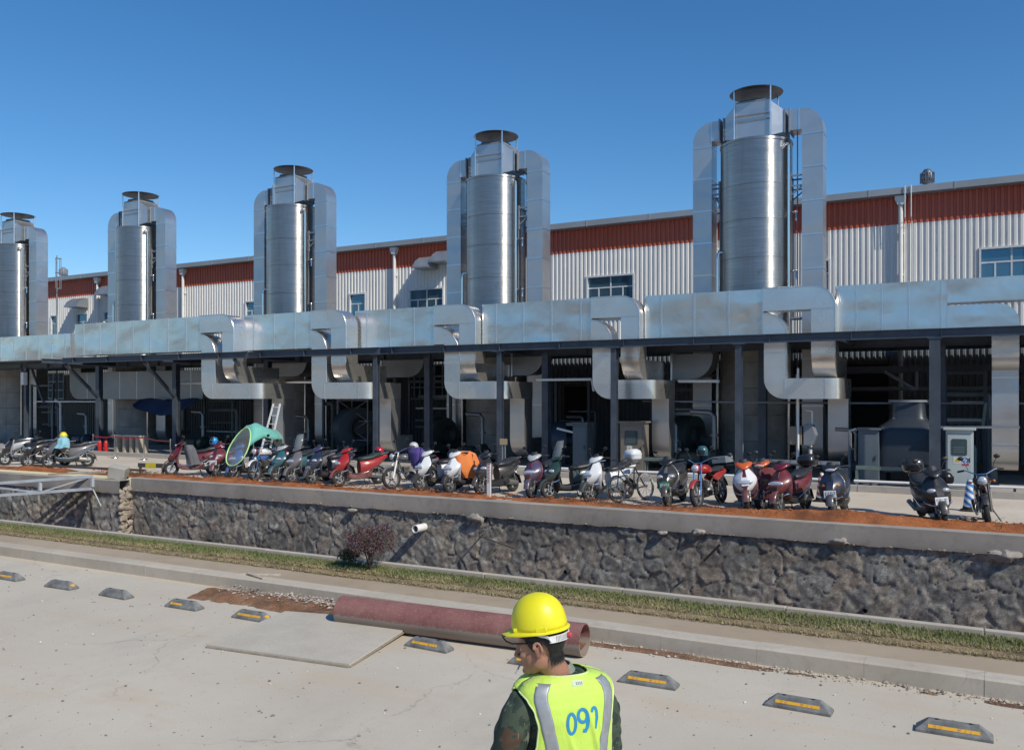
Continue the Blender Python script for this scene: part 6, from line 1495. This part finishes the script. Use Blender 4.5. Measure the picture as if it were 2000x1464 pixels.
# dry weeds on the soil
def weeds(px, y, n, rad, lab, seed, tint=(.12, .085, .05)):
    rs = random.Random(seed); b = MB(); 
    for k in range(n):
        p = Vector((rs.gauss(0, rad), rs.gauss(0, rad * .4), .03)); d = Vector((rs.uniform(-1, 1), rs.uniform(-1, 1), rs.uniform(.2, 1))).normalized(); L = rs.uniform(.10, .28); b.tube([p, p + d * L * .5, p + d * L + Vector((rs.uniform(-.05, .05), 0, -.04))], [.005, .004, .002], 4, False)
    o = b.build('dry_weed', M('dry_twigs', tint, .9, 0, .3, 9), fixn=False); o.location = (PX(px, y), y, ZR + .03); tag(o, lab, 'weed', 'clumps of dry weed on the soil')
weeds(262, 18.95, 150, .5, 'dry weed tangle beside the tilted concrete block', 1); weeds(690, 19.1, 60, .4, 'dry weed clump in front of the red scooter', 2); weeds(822, 19.2, 90, .3, 'dark weed clump in front of the left white scooter', 3, (.07, .05, .04)); weeds(1160, 19.0, 120, .7, 'dry weed clump in front of the white top-box scooter', 4); weeds(1640, 19.0, 40, .2, 'dry weed stalks in front of the navy scooter', 5); weeds(1480, 19.0, 60, .6, 'dry twigs in front of the orange and white scooter', 6); weeds(1940, 19.0, 40, .4, 'dark twigs in front of the head-on motorcycle', 7)

# ================================================================ cones, gauge post
def cone(px, y, h, ca, cb, slant, lab):
    root = empty('traffic_cone', (PX(px, y), y, ZR)); tag(root, lab, 'traffic cone')
    b = MB(); n = 32; N = 40; vs = []
    b.loft([sl((0, 0, z), 'z', w_, w_, 20, 6) for z, w_ in ((0, .19), (.03, .19), (.035, .17))]); b.lathe([(.15, .03), (.14, .10)], 24); b.build('base', MAT_RUB, root, smooth=30)
    t = NT('cone_stripes'); c = t.coord(); s = t.new('ShaderNodeSeparateXYZ'); t.link(c, s.inputs[0]); m1 = t.new('ShaderNodeMath'); m1.operation = 'MULTIPLY_ADD'; m1.inputs[1].default_value = slant; t.link(s.outputs['X'], m1.inputs[0]); t.link(s.outputs['Z'], m1.inputs[2])
    m2 = t.new('ShaderNodeMath'); m2.operation = 'PINGPONG'; m2.inputs[1].default_value = .075; t.link(m1.outputs[0], m2.inputs[0])
    t.col(t.ramp(m2.outputs[0], [(0, ca), (.0375, cb)], 'CONSTANT')); t.set(Roughness=.5)
    b = MB(); b.lathe([(.145, .036), (.075, h - .12), (.05, h - .05), (.04, h), (0, h + .005)], 28); b.build('cone_body', t.mat, root, smooth=40)
cone(1002, 23.4, .66, (.32, .05, .035), (.68, .66, .63), 1.0, 'red and white chevron cone behind the gauge post')
cone(1605, 22.2, .70, (.40, .06, .06), (.70, .68, .66), .7, 'red and white striped cone left of the navy scooter')
cone(1894, 21.9, .72, (.05, .17, .42), (.66, .70, .74), .7, 'blue and white striped cone left of the head-on motorcycle')
gpz = empty('gauge_post', (PX(955, 19.1), 19.1, ZR)); tag(gpz, 'white gauge post with red scale marks standing in the red soil', 'post')
b = MB(); b.box(-.055, .055, -.02, .02, -.05, .86); b.build('post', MAT_PIPEW, gpz, smooth=0, bevel=.004)
b = MB(); rs = random.Random(2)
for k in range(13): z = .80 - .036 * k; b.box(-.035, .012 + .02 * (k % 2), -.0235, -.0205, z, z + .016)
b.build('scale_marks', M('red_ink', (.42, .07, .08), .6), gpz, smooth=0)
b = MB(); b.box(-.055, .055, -.024, -.0205, .835, .86); b.build('red_top', M('red_ink', (.42, .07, .08), .6), gpz, smooth=0)

# ================================================================ plant edge: pipes, rails
def tube_thing(name, pts, r, mat, lab, cat='pipe', n=8):
    b = MB(); b.tube(pts, r, n); return tag(b.build(name, mat), lab, cat)
for pa, pb, lab in ((1003, 1160, 'white pipe along the plant kerb behind the windscreen scooter'), (1216, 1440, 'white pipe along the plant kerb between bicycle and red motorcycle'), (1448, 1660, 'white pipe along the plant kerb behind the maroon scooters'), (1668, 2020, 'white pipe along the plant kerb behind the black scooters at the right')):
    tube_thing('kerb_pipe', [gp(pa, 25.02, ZR + .285), gp(pb, 25.02, ZR + .285)], .035, MAT_PIPEW, lab)
    b = MB(); n = max(2, int((pb - pa) / 60))
    for k in range(n): x = PX(pa, 25.02) + (PX(pb, 25.02) - PX(pa, 25.02)) * (k + .5) / n; b.box(x - .03, x + .03, 24.98, 25.06, ZR + .182, ZR + .25)
    tag(b.build('pipe_rest', MAT_DARK, smooth=0), 'small dark rests under the ' + lab.replace(' along the plant kerb', ''), 'pipe rest', 'rests of the kerb pipe')
MAT_GREENS = M('grey_green_steel', (.13, .17, .15), .5, 0, .2, 4)
def frame_rail(px0, px1, y, h, lab, mat):
    root = empty('guard_rail', (PX(px0, y), y, ZF)); tag(root, lab, 'rail'); L = PX(px1, y) - PX(px0, y)
    b = MB(); b.box(0, L, -.05, .05, h - .1, h); b.build('top_rail', mat, root, smooth=0)
    n = max(2, int(L / 1.2) + 1)
    for k in range(n): b = MB(); x = L * k / (n - 1) * .98 + .01 * L; b.box(x - .035, x + .035, -.035, .035, 0, h - .1); b.build('rail_post', mat, root, smooth=0)
frame_rail(1478, 1640, 26.0, .62, 'grey steel rail behind the maroon scooters', MAT_STEELG); frame_rail(1672, 1812, 25.7, .55, 'grey green steel rail in front of the dark tank', MAT_GREENS); frame_rail(1258, 1310, 25.7, .58, 'dark slanted grating frame beside the brown cabinet', MAT_GREENS)
stick('cable_tray', gp(1826, 26.2, PZ(1826, 834, 26.2)), gp(1992, 26.2, PZ(1992, 834, 26.2)), .12, .06, MAT_STEELG, 'grey cable tray running above the white cabinet', 'tray')

# ================================================================ cabinets and machines
MAT_CABW = M('white_cabinet_paint', (.42, .47, .46), .4, 0, .08, 2); MAT_CABB = M('brown_cabinet_paint', (.24, .20, .165), .45, .3, .12, 2); MAT_CABD = M('slate_cabinet_paint', (.10, .13, .15), .45, 0, .12, 2)
MAT_SIGNW = M('sign_white', (.6, .62, .62), .5); MAT_SIGNY = M('sign_yellow', (.62, .48, .03), .5); MAT_SIGNB = M('sign_blue', (.05, .12, .42), .5); MAT_SIGNR = M('sign_red', (.5, .03, .04), .5)
def cabinet(pl, pr_, y, z0, z1, mat, lab, win=True, signs='', dep=.5):
    x0, x1 = PX(pl, y), PX(pr_, y); w_ = x1 - x0; root = empty('control_cabinet', (x0, y, z0)); tag(root, lab, 'cabinet'); h = z1 - z0
    b = MB(); b.box(0, w_, .02, dep, 0, h); b.build('cabinet_body', mat, root, smooth=0, bevel=.01)
    b = MB(); b.box(-.06, w_ + .06, -.06, dep + .04, h + .002, h + .06); b.build('rain_hood', mat, root, smooth=0, bevel=.01)
    b = MB(); b.box(.04, w_ - .04, -.005, .018, .08, h - .1); d = b.build('door', mat, root, smooth=0, bevel=.006)
    b = MB(); b.box(w_ - .10, w_ - .075, -.03, -.006, h * .45, h * .53); b.build('handle', MAT_DARK, d, smooth=0)
    if win:
        b = MB(); b.prism(arc(w_ * .28, h * .60, .05, 180, 270, 4) + arc(w_ * .70, h * .60, .05, 270, 360, 4) + arc(w_ * .70, h * .82, .05, 0, 90, 4) + arc(w_ * .28, h * .82, .05, 90, 180, 4), -.014, -.006, 'y'); wn = b.build('door_window', M('cab_window', (.05, .08, .09), .15), d, smooth=0)
        b = MB()
        for k in range(4): b.box(w_ * .27, w_ * .68, -.0175, -.0145, h * (.62 + .03 * k), h * (.62 + .03 * k) + .008)
        b.build('meter_row', M('meter_grey', (.22, .25, .25), .5), wn, smooth=0)
    if signs:
        zc = h * .49; s = .09
        b = MB(); b.box(w_ * .42 - s, w_ * .42 + s, -.009, -.0055, zc - s, zc + s); sg = b.build('warning_sign', MAT_SIGNW if signs == 'full' else MAT_SIGNW, d, smooth=0)
        b = MB(); b.prism([(w_ * .42 - .07, zc - .05), (w_ * .42 + .07, zc - .05), (w_ * .42, zc + .07)], -.0125, -.0095, 'y'); b.build('triangle', MAT_SIGNY, sg, smooth=0)
        b = MB(); b.prism([(w_ * .42 + .008, zc + .035), (w_ * .42 - .016, zc + .0), (w_ * .42 + .0, zc + .0), (w_ * .42 - .008, zc - .035), (w_ * .42 + .016, zc + .008), (w_ * .42, zc + .008)], -.0155, -.013, 'y'); b.build('bolt_symbol', MAT_DARK, sg, smooth=0)
        if signs == 'full':
            b = MB(); b.box(w_ * .42 + s + .01, w_ * .42 + 3 * s + .01, -.009, -.0055, zc - s, zc + s); s2 = b.build('prohibition_sign', MAT_SIGNW, d, smooth=0)
            cx = w_ * .42 + 2 * s + .01; b = MB(); b.lathe([(.05, -.0125), (.07, -.0125), (.07, -.0095), (.05, -.0095)], 24, (cx, 0, zc + .005), 'y', True); b.bar((cx - .042, -.011, zc - .037), (cx + .042, -.011, zc + .047), .018, .003, (0, 1, 0)); b.build('ban_ring', MAT_SIGNB, s2, smooth=0)
            b = MB(); b.box(cx - .08, cx + .08, -.009, -.0055, zc - s - .05, zc - s - .008); b.build('red_caption', MAT_SIGNR, d, smooth=0)
    return root
cabinet(1847, 1901, 25.45, ZF + .06, PZ(1872, 840, 25.45), MAT_CABW, 'tall pale control cabinet with a window and warning signs at the right', True, 'full')
cabinet(1210, 1257, 26.4, ZF, PZ(1232, 826, 26.4), MAT_CABB, 'brown control cabinet with a small warning sign beside a gantry column', True, 'one')
cabinet(1676, 1716, 26.2, ZF, PZ(1696, 840, 26.2), MAT_CABD, 'slate blue cabinet left of the dark tank', False); cabinet(1118, 1146, 26.9, ZF, PZ(1130, 828, 26.9), MAT_CABD, 'dark cabinet left of the brown cabinet', False); cabinet(1932, 1948, 27.8, ZF, 2.0, MAT_CABD, 'dark cabinet half hidden by the right-hand drop duct', False)
tk = empty('storage_tank', (PX(1775, 27.2), 27.2, ZF)); tag(tk, 'dark square-shouldered tank behind the gantry column left of the white cabinet', 'tank')
MAT_TANK = M('tank_navy', (.028, .036, .048), .4, 0, .15, 2)
b = MB(); b.loft([sl((0, 0, z), 'z', w_, w_, 32, p) for z, w_, p in ((.35, .80, 6), (1.45, .80, 6), (1.62, .74, 5), (1.78, .52, 4), (1.88, .46, 4), (2.3, .43, 4))]); b.build('tank_body', MAT_TANK, tk, smooth=35)
b = MB(); b.lathe([(.50, 2.30), (.54, 2.30), (.54, 2.36), (.50, 2.36)], 24, (0, 0, 0), 'z', True); b.build('tank_flange', MAT_STEELG, tk)
for sx in (-.6, .6):
    for sy in (-.6, .6): b = MB(); b.box(sx - .06, sx + .06, sy - .06, sy + .06, 0, .35); b.build('leg', MAT_DARK, tk, smooth=0)
def fan(px, y, s, yaw, lab, mat):
    root = empty('centrifugal_fan', (PX(px, y), y, ZF), math.radians(yaw)); tag(root, lab, 'fan', 'fans under the gantry')
    b = MB(); zc = .95 * s; poly = []
    for k in range(33): a = math.radians(-90 + 360 * k / 32); r = s * (.60 + .18 * k / 32); poly.append((r * math.cos(a), zc + r * math.sin(a)))
    poly += [(.0, zc - .80 * s), (-.9 * s, zc - .80 * s), (-.9 * s, zc - .45 * s), (-.45 * s, zc - .40 * s)][:1]
    b.prism(poly, -.28 * s, .28 * s, 'y'); b.build('scroll', mat, root, smooth=25)
    b = MB(); b.lathe([(.34 * s, -.28 * s), (.30 * s, -.40 * s), (.36 * s, -.46 * s), (.36 * s, -.44 * s), (.27 * s, -.38 * s), (.2 * s, -.25 * s)], 24, (0, 0, zc), 'y'); b.build('inlet_cone', MAT_DARK, root)
    b = MB(); b.lathe([(0, .3 * s), (.2 * s, .3 * s), (.2 * s, .85 * s), (0, .85 * s)], 18, (0, 0, zc), 'y'); b.build('motor', M('motor_blue', (.02, .05, .09), .5), root)
    b = MB(); b.box(-.7 * s, .7 * s, -.35 * s, .9 * s, 0, .12 * s); b.box(-.12 * s, .12 * s, .3 * s, .8 * s, .12 * s, .76 * s); b.box(-.5 * s, -.4 * s, -.25 * s, .25 * s, .12 * s, .5 * s); b.box(.4 * s, .5 * s, -.25 * s, .25 * s, .12 * s, .5 * s); b.build('base_frame', MAT_DARK, root, smooth=0)
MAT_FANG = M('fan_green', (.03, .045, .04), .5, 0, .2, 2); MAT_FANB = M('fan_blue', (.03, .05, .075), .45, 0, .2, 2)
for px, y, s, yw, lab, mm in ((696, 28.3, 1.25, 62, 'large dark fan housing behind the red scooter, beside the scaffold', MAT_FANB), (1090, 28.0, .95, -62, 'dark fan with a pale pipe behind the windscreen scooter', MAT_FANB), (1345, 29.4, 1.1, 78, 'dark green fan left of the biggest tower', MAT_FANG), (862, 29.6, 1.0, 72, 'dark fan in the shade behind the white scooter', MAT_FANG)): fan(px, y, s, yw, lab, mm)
# pump box with pipes right of the largest tower
pb_ = empty('valve_box', (PX(1567, 27.0), 27.0, ZF)); tag(pb_, 'pale grey valve box with upright pipes beside the drop duct right of the largest tower', 'valve box')
z0, z1 = PZ(1567, 868, 27.0) - ZF, PZ(1567, 832, 27.0) - ZF
b = MB(); b.box(-.33, .02, -.2, .2, z0, z1); b.build('box', MAT_CABB, pb_, smooth=0, bevel=.02)
b = MB(); b.prism([(.06, z0 - .02), (.06, z1 + .06), (.32, z1 + .06), (.42, z0 + .3), (.30, z0 - .02)], -.2, .2, 'y'); b.build('hopper', MAT_STEELG, pb_, smooth=0, bevel=.02)
b = MB(); b.tube([(-.08, -.24, 0), (-.08, -.24, 3.3)], .035, 8); b.tube([(.25, -.1, z0), (.25, -.12, .55), (.25, -.1, 0)], .05, 8); b.tube([(.28, 0, z1 + .05), (.28, 0, z1 + .45), (.1, 0, z1 + .47)], .03, 8); b.build('pipework', MAT_PIPEW, pb_)
b = MB()
for z in (.5, .75, .95): b.lathe([(.09, z - .02), (.09, z + .02), (0, z + .02)], 12, (.25, -.12, 0))
b.build('flanges', MAT_DARK, pb_)
# pipes among the machines
for pts, r, m_, lab in (([gp(1325, 27.6, PZ(1325, 744, 27.6)), gp(1405, 27.6, PZ(1405, 744, 27.6))], .05, MAT_PIPEW, 'short pale pipe under the shaded fan outlet elbow'), ([gp(1557, 27.3, 3.4), gp(1557, 27.3, ZF)], .035, MAT_PIPEW, 'thin upright pale pipe right of the largest tower'), ([gp(1660, 27, ZF), gp(1660, 27, 1.7), gp(1672, 27, 1.75)], .05, MAT_STEELG, 'bent grey pipe left of the slate cabinet'),
                        ([gp(1048, 27, 3.3), gp(1155, 27, 3.3), gp(1160, 27, 2.9)], .045, MAT_PIPEW, 'pale pipe bend below the beam near the brown cabinet'), ([gp(118, 29, ZF), gp(118, 29, 2.4), gp(108, 29, 2.6)], .06, MAT_PIPEW, 'pale bent pipe in the shade behind the pale jacket'), ([gp(70, 27.5, 2.5), gp(190, 27.5, 2.5)], .03, MAT_PIPEW, 'thin pale pipe at fan height at the far left'), ([gp(340, 27.3, PZ(340, 748, 27.3)), gp(396, 27.3, PZ(396, 748, 27.3))], .06, MAT_PIPEW, 'pale pipe end left of the first swan neck'),
                        ([gp(560, 27.3, PZ(560, 745, 27.3)), gp(612, 27.3, PZ(612, 745, 27.3))], .09, MAT_SEAM, 'shiny pipe below the beam right of the leaning ladder'), ([gp(1088, 27.2, 1.62), gp(1118, 27.2, 1.5), gp(1137, 27.2, 1.5)], .04, MAT_PIPEW, 'pale bent handle pipe on the fan near the brown cabinet'), ([gp(1920, 27.2, 1.9), gp(1926, 27.2, 2.5)], .05, MAT_GREENS, 'short slanting pipe left of the right-hand drop duct'),
                        ([gp(1450, 26.8, ZF), gp(1450, 26.8, 4.1)], .03, MAT_STEELG, 'thin upright conduit beside the column before the largest tower')):
    tube_thing('machine_pipe', pts, r, m_, lab)
# scaffold
sc_ = empty('scaffold', (PX(660, 28.0), 28.0, ZF)); tag(sc_, 'thin tube scaffold tower behind the windscreen scooter of the middle group', 'scaffold'); w_ = PX(718, 28) - PX(660, 28); h = PZ(690, 778, 28) - ZF
for x in (0, w_):
    for y in (0, .9): b = MB(); b.tube([(x, y, 0), (x, y, h)], .024, 7); b.build('upright', MAT_STEELG, sc_)
b = MB()
for z in (h * .3, h * .62, h * .97):
    for y in (0, .9): b.tube([(0, y, z), (w_, y, z)], .02, 6)
    for x in (0, w_): b.tube([(x, 0, z), (x, .9, z)], .02, 6)
b.build('ledger', MAT_STEELG, sc_)
b = MB()
for a0, a1 in ((.3, .62), (.62, .97)): b.tube([(0, 0, h * a0), (w_, 0, h * a1)], .014, 5); b.tube([(w_, 0, h * a0), (0, 0, h * a1)], .014, 5)
b.build('cross_brace', MAT_STEELG, sc_)
# leaning ladder
ld = empty('ladder', gp(512, 24.55, ZR)); tag(ld, 'pale aluminium ladder leaning behind the green canopy', 'ladder'); zt = PZ(520, 788, 25.0) - ZR; dx = PX(521, 24.8) - PX(511, 24.8)
for s_ in (-1, 1): b = MB(); b.bar((s_ * .24, 0, 0), (dx + s_ * .17, .5, zt), .07, .03, (0, 1, 0)); b.build('ladder_rail', MAT_PIPEW, ld, smooth=0)
b = MB(); k = .25
while k < zt: f = k / zt; b.bar((dx * f - .24 + .07 * f, .5 * f, k), (dx * f + .24 - .07 * f, .5 * f, k), .04, .03); k += .32
b.build('rung', MAT_PIPEW, ld, smooth=0)
# belt barrier, extinguishers, bench, tarp
MAT_BELT = M('red_belt', (.30, .012, .03), .6); xs = [182, 224, 281, 333]
for i, px in enumerate(xs):
    root = empty('barrier_post', gp(px, 24.2 if i < 3 else 22.6, ZR if i != 9 else 0)); tag(root, ['belt barrier post beside the left scooter group', 'belt barrier post right of the fire extinguishers', 'belt barrier post in front of the wooden bench', 'thin pale post by the front wheel of the maroon scooter'][i], 'barrier post', 'posts of the red belt barrier')
    b = MB(); b.tube([(0, 0, .02), (0, 0, .95)], .028, 10); b.ell((0, 0, .96), (.035, .035, .03), 10, 6); b.build('post', MAT_CHROME, root); b = MB(); b.lathe([(0, .04), (.06, .035), (.16, .012), (.165, 0)], 20); b.build('base', MAT_CHROME, root)
b = MB(); P_ = [gp(182, 24.2, ZR + .9), gp(224, 24.2, ZR + .9), gp(281, 24.2, ZR + .9), gp(333, 22.6, ZR + .9)]
for a_, c_ in zip(P_, P_[1:]):
    m_ = a_.lerp(c_, .5) - Vector((0, 0, .05)); b.bar(a_, m_, .006, .05); b.bar(m_, c_, .006, .05)
tag(b.build('barrier_belt', MAT_BELT, smooth=0), 'red belt strung between the barrier posts at the left', 'belt')
for px, lab in ((195, 'red fire extinguisher on the left of the pair behind the belt barrier'), (207, 'red fire extinguisher on the right of the pair behind the belt barrier')):
    root = empty('fire_extinguisher', gp(px, 25.5, ZF)); tag(root, lab, 'fire extinguisher', 'pair of fire extinguishers'); b = MB(); b.lathe([(0, 0), (.085, .0), (.09, .03), (.09, .42), (.07, .50), (.03, .53), (0, .53)], 18); b.build('cylinder', M('extinguisher_red', (.5, .02, .015), .3), root)
    b = MB(); b.tube([(0, 0, .53), (0, 0, .6)], .022, 8); b.bar((-.02, 0, .6), (.09, 0, .63), .025, .02); b.tube([(.02, 0, .57), (.1, 0, .5), (.1, 0, .2)], .012, 6); b.build('valve', MAT_DARK, root)
bn = empty('wooden_bench', gp(252, 25.9, ZF)); tag(bn, 'rough wooden table frame in the shade behind the belt barrier', 'bench')
b = MB(); b.box(-.85, .95, -.3, .3, .72, .77); b.build('top', MAT_TIMB, bn, smooth=0)
for x in (-.5, .0, .45, .85): b = MB(); b.box(x - .07, x + .07, -.28, .28, 0, .72); b.build('leg', MAT_TIMB, bn, smooth=0)
b = MB(); b.box(-.43, .38, -.02, .02, .35, .42); b.build('stretcher', M('ochre_timber', (.30, .20, .06), .8), bn, smooth=0)
b = MB(); x0, x1 = PX(275, 28.2), PX(395, 28.2)
b.grid(lambda u, v: (x0 + (x1 - x0) * u, 28.15 - .5 * v + .08 * math.sin(u * 17 + v * 2), 2.62 - (.25 + .45 * math.sin(PI * u) ** .5) * v + .06 * math.sin(u * 9)), 40, 8); tag(b.build('blue_tarpaulin', M('blue_tarp', (.012, .03, .085), .6), fixn=False), 'dark blue tarpaulin sagging under the gantry at the left', 'tarpaulin')
sb = empty('notice_board', gp(984, 25.05, ZR + .182)); tag(sb, 'small tan notice board on two thin legs behind the black scooter', 'sign')
for x in (-.05, .05): b = MB(); b.box(x - .015, x + .015, -.015, .015, 0, .95); b.build('leg', MAT_STEELG, sb, smooth=0)
b = MB(); b.box(-.14, .14, -.03, -.017, .80, 1.0); b.build('panel', M('tan_panel', (.34, .27, .16), .6), sb, smooth=0)
ob = empty('charging_box', gp(421, 22.5, ZR)); tag(ob, 'small orange and white box standing behind the maroon scooter', 'box'); b = MB(); b.box(-.13, .13, -.1, .1, .30, .72); b.build('orange_case', M('orange_case', (.62, .14, .03), .5), ob, smooth=0, bevel=.01); b = MB(); b.box(-.11, .11, -.09, .09, 0, .298); b.build('white_base', MAT_SIGNW, ob, smooth=0, bevel=.01)
b = MB(); b.box(-.09, .09, -.105, -.1015, .52, .60); b.build('pale_mark', MAT_SIGNW, ob, smooth=0)
lf = empty('wall_lamp', gp(47, 27.0, PZ(47, 738, 27.0))); tag(lf, 'small pale lamp housing hanging on the far left column', 'lamp'); b = MB(); b.box(-.12, .12, -.12, .12, -.35, .3); b.build('housing', MAT_PIPEW, lf, smooth=0, bevel=.03); b = MB(); b.bar((0, 0, .3), (.1, .2, .45), .03, .03); b.build('bracket', MAT_DARK, lf, smooth=0)
# unseen hill form added behind the camera to tone the sheet-metal reflections
b = MB(); n = 160
def hl(u, v):
    x = -420 + 840 * u; y = -150 - 160 * v; return (x, y, -1 + (17 + 9 * h01(x, 0, .012, 4) + 5 * h01(x, y, .05, 7) + 2.5 * h01(x, y, .21, 2)) * (1 if v > .02 else 0) * math.sin(PI * min(1, .25 + .75 * v)))
b.grid(hl, n, 14); tag(b.build('reflection_hills', M('reflection_hill_tone', (.15, .165, .175), .9, 0, .4, .05), smooth=40, fixn=False), kind='structure')

# pipe racks and pump skids filling the shaded bays under the gantry
def pipe_rack(pl, pr_, y, h, seed, lab):
    rs = random.Random(seed); x0, x1 = PX(pl, y), PX(pr_, y); w_ = x1 - x0; root = empty('pipe_rack', (x0, y, ZF)); tag(root, lab, 'pipe rack', 'pipe racks in the shaded bays')
    for x in (0, w_): b = MB(); b.box(x - .05, x + .05, -.05, .05, 0, h); b.build('rack_post', MAT_STEEL, root, smooth=0)
    b = MB(); b.box(.052, w_ - .052, -.04, .04, h - .14, h - .04); b.build('rack_beam', MAT_STEEL, root, smooth=0)
    for k in range(5):
        z = h * rs.uniform(.25, .9); r = rs.choice((.03, .04, .06, .085)); xe = w_ * rs.uniform(.45, 1.1); yy = rs.uniform(.15, .7); xb = rs.uniform(-.2, .3)
        b = MB(); b.tube([(xb, yy, z), (xe - .12, yy, z), (xe - .03, yy, z - .03), (xe, yy, z - .12), (xe, yy, rs.choice((0, .0, .6)))], r, 8)
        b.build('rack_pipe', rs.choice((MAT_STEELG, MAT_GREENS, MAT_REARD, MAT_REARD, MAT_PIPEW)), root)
def pump_skid(px, y, s, lab, mat):
    root = empty('pump_skid', (PX(px, y), y, ZF)); tag(root, lab, 'pump', 'pumps in the shaded bays')
    b = MB(); b.box(-.7 * s, .7 * s, -.3 * s, .3 * s, 0, .1 * s); b.build('skid_base', MAT_DARK, root, smooth=0, bevel=.01)
    b = MB(); b.lathe([(0, -.6 * s), (.16 * s, -.6 * s), (.19 * s, -.5 * s), (.19 * s, 0), (.1 * s, .05 * s), (.1 * s, .2 * s), (.26 * s, .24 * s), (.28 * s, .45 * s), (.12 * s, .5 * s), (.12 * s, .62 * s), (0, .62 * s)], 20, (0, 0, .36 * s), 'x'); b.build('pump_body', mat, root)
    b = MB(); b.tube([(.35 * s, 0, .5 * s), (.35 * s, 0, 1.5 * s), (.25 * s, 0, 1.62 * s), (-.3 * s, 0, 1.65 * s)], .07 * s, 10); b.lathe([(.13 * s, .98 * s), (.13 * s, 1.04 * s)], 12, (.35 * s, 0, 0)); b.build('riser', MAT_REARD, root)
for i, a in enumerate(((62, 104, 30.0, 3.2, 'pipe rack in the shade at the far left behind the silver scooter'), (400, 470, 30.2, 3.1, 'pipe rack in the shade behind the maroon scooters of the middle group'), (632, 660, 30.0, 3.0, 'pipe rack between middle tower base and scaffold'), (800, 880, 30.4, 3.2, 'pipe rack in the bay behind the two white scooters'), (1086, 1150, 30.2, 3.2, 'pipe rack in the bay left of the brown cabinet'), (1312, 1400, 30.6, 3.3, 'pipe rack in the bay left of the largest tower'), (1560, 1640, 31.0, 3.2, 'pipe rack behind the valve box right of the largest tower'), (1846, 1925, 31.0, 3.3, 'pipe rack on the dark wall behind the white cabinet'))): pipe_rack(*a[:4], 30 + i, a[4])
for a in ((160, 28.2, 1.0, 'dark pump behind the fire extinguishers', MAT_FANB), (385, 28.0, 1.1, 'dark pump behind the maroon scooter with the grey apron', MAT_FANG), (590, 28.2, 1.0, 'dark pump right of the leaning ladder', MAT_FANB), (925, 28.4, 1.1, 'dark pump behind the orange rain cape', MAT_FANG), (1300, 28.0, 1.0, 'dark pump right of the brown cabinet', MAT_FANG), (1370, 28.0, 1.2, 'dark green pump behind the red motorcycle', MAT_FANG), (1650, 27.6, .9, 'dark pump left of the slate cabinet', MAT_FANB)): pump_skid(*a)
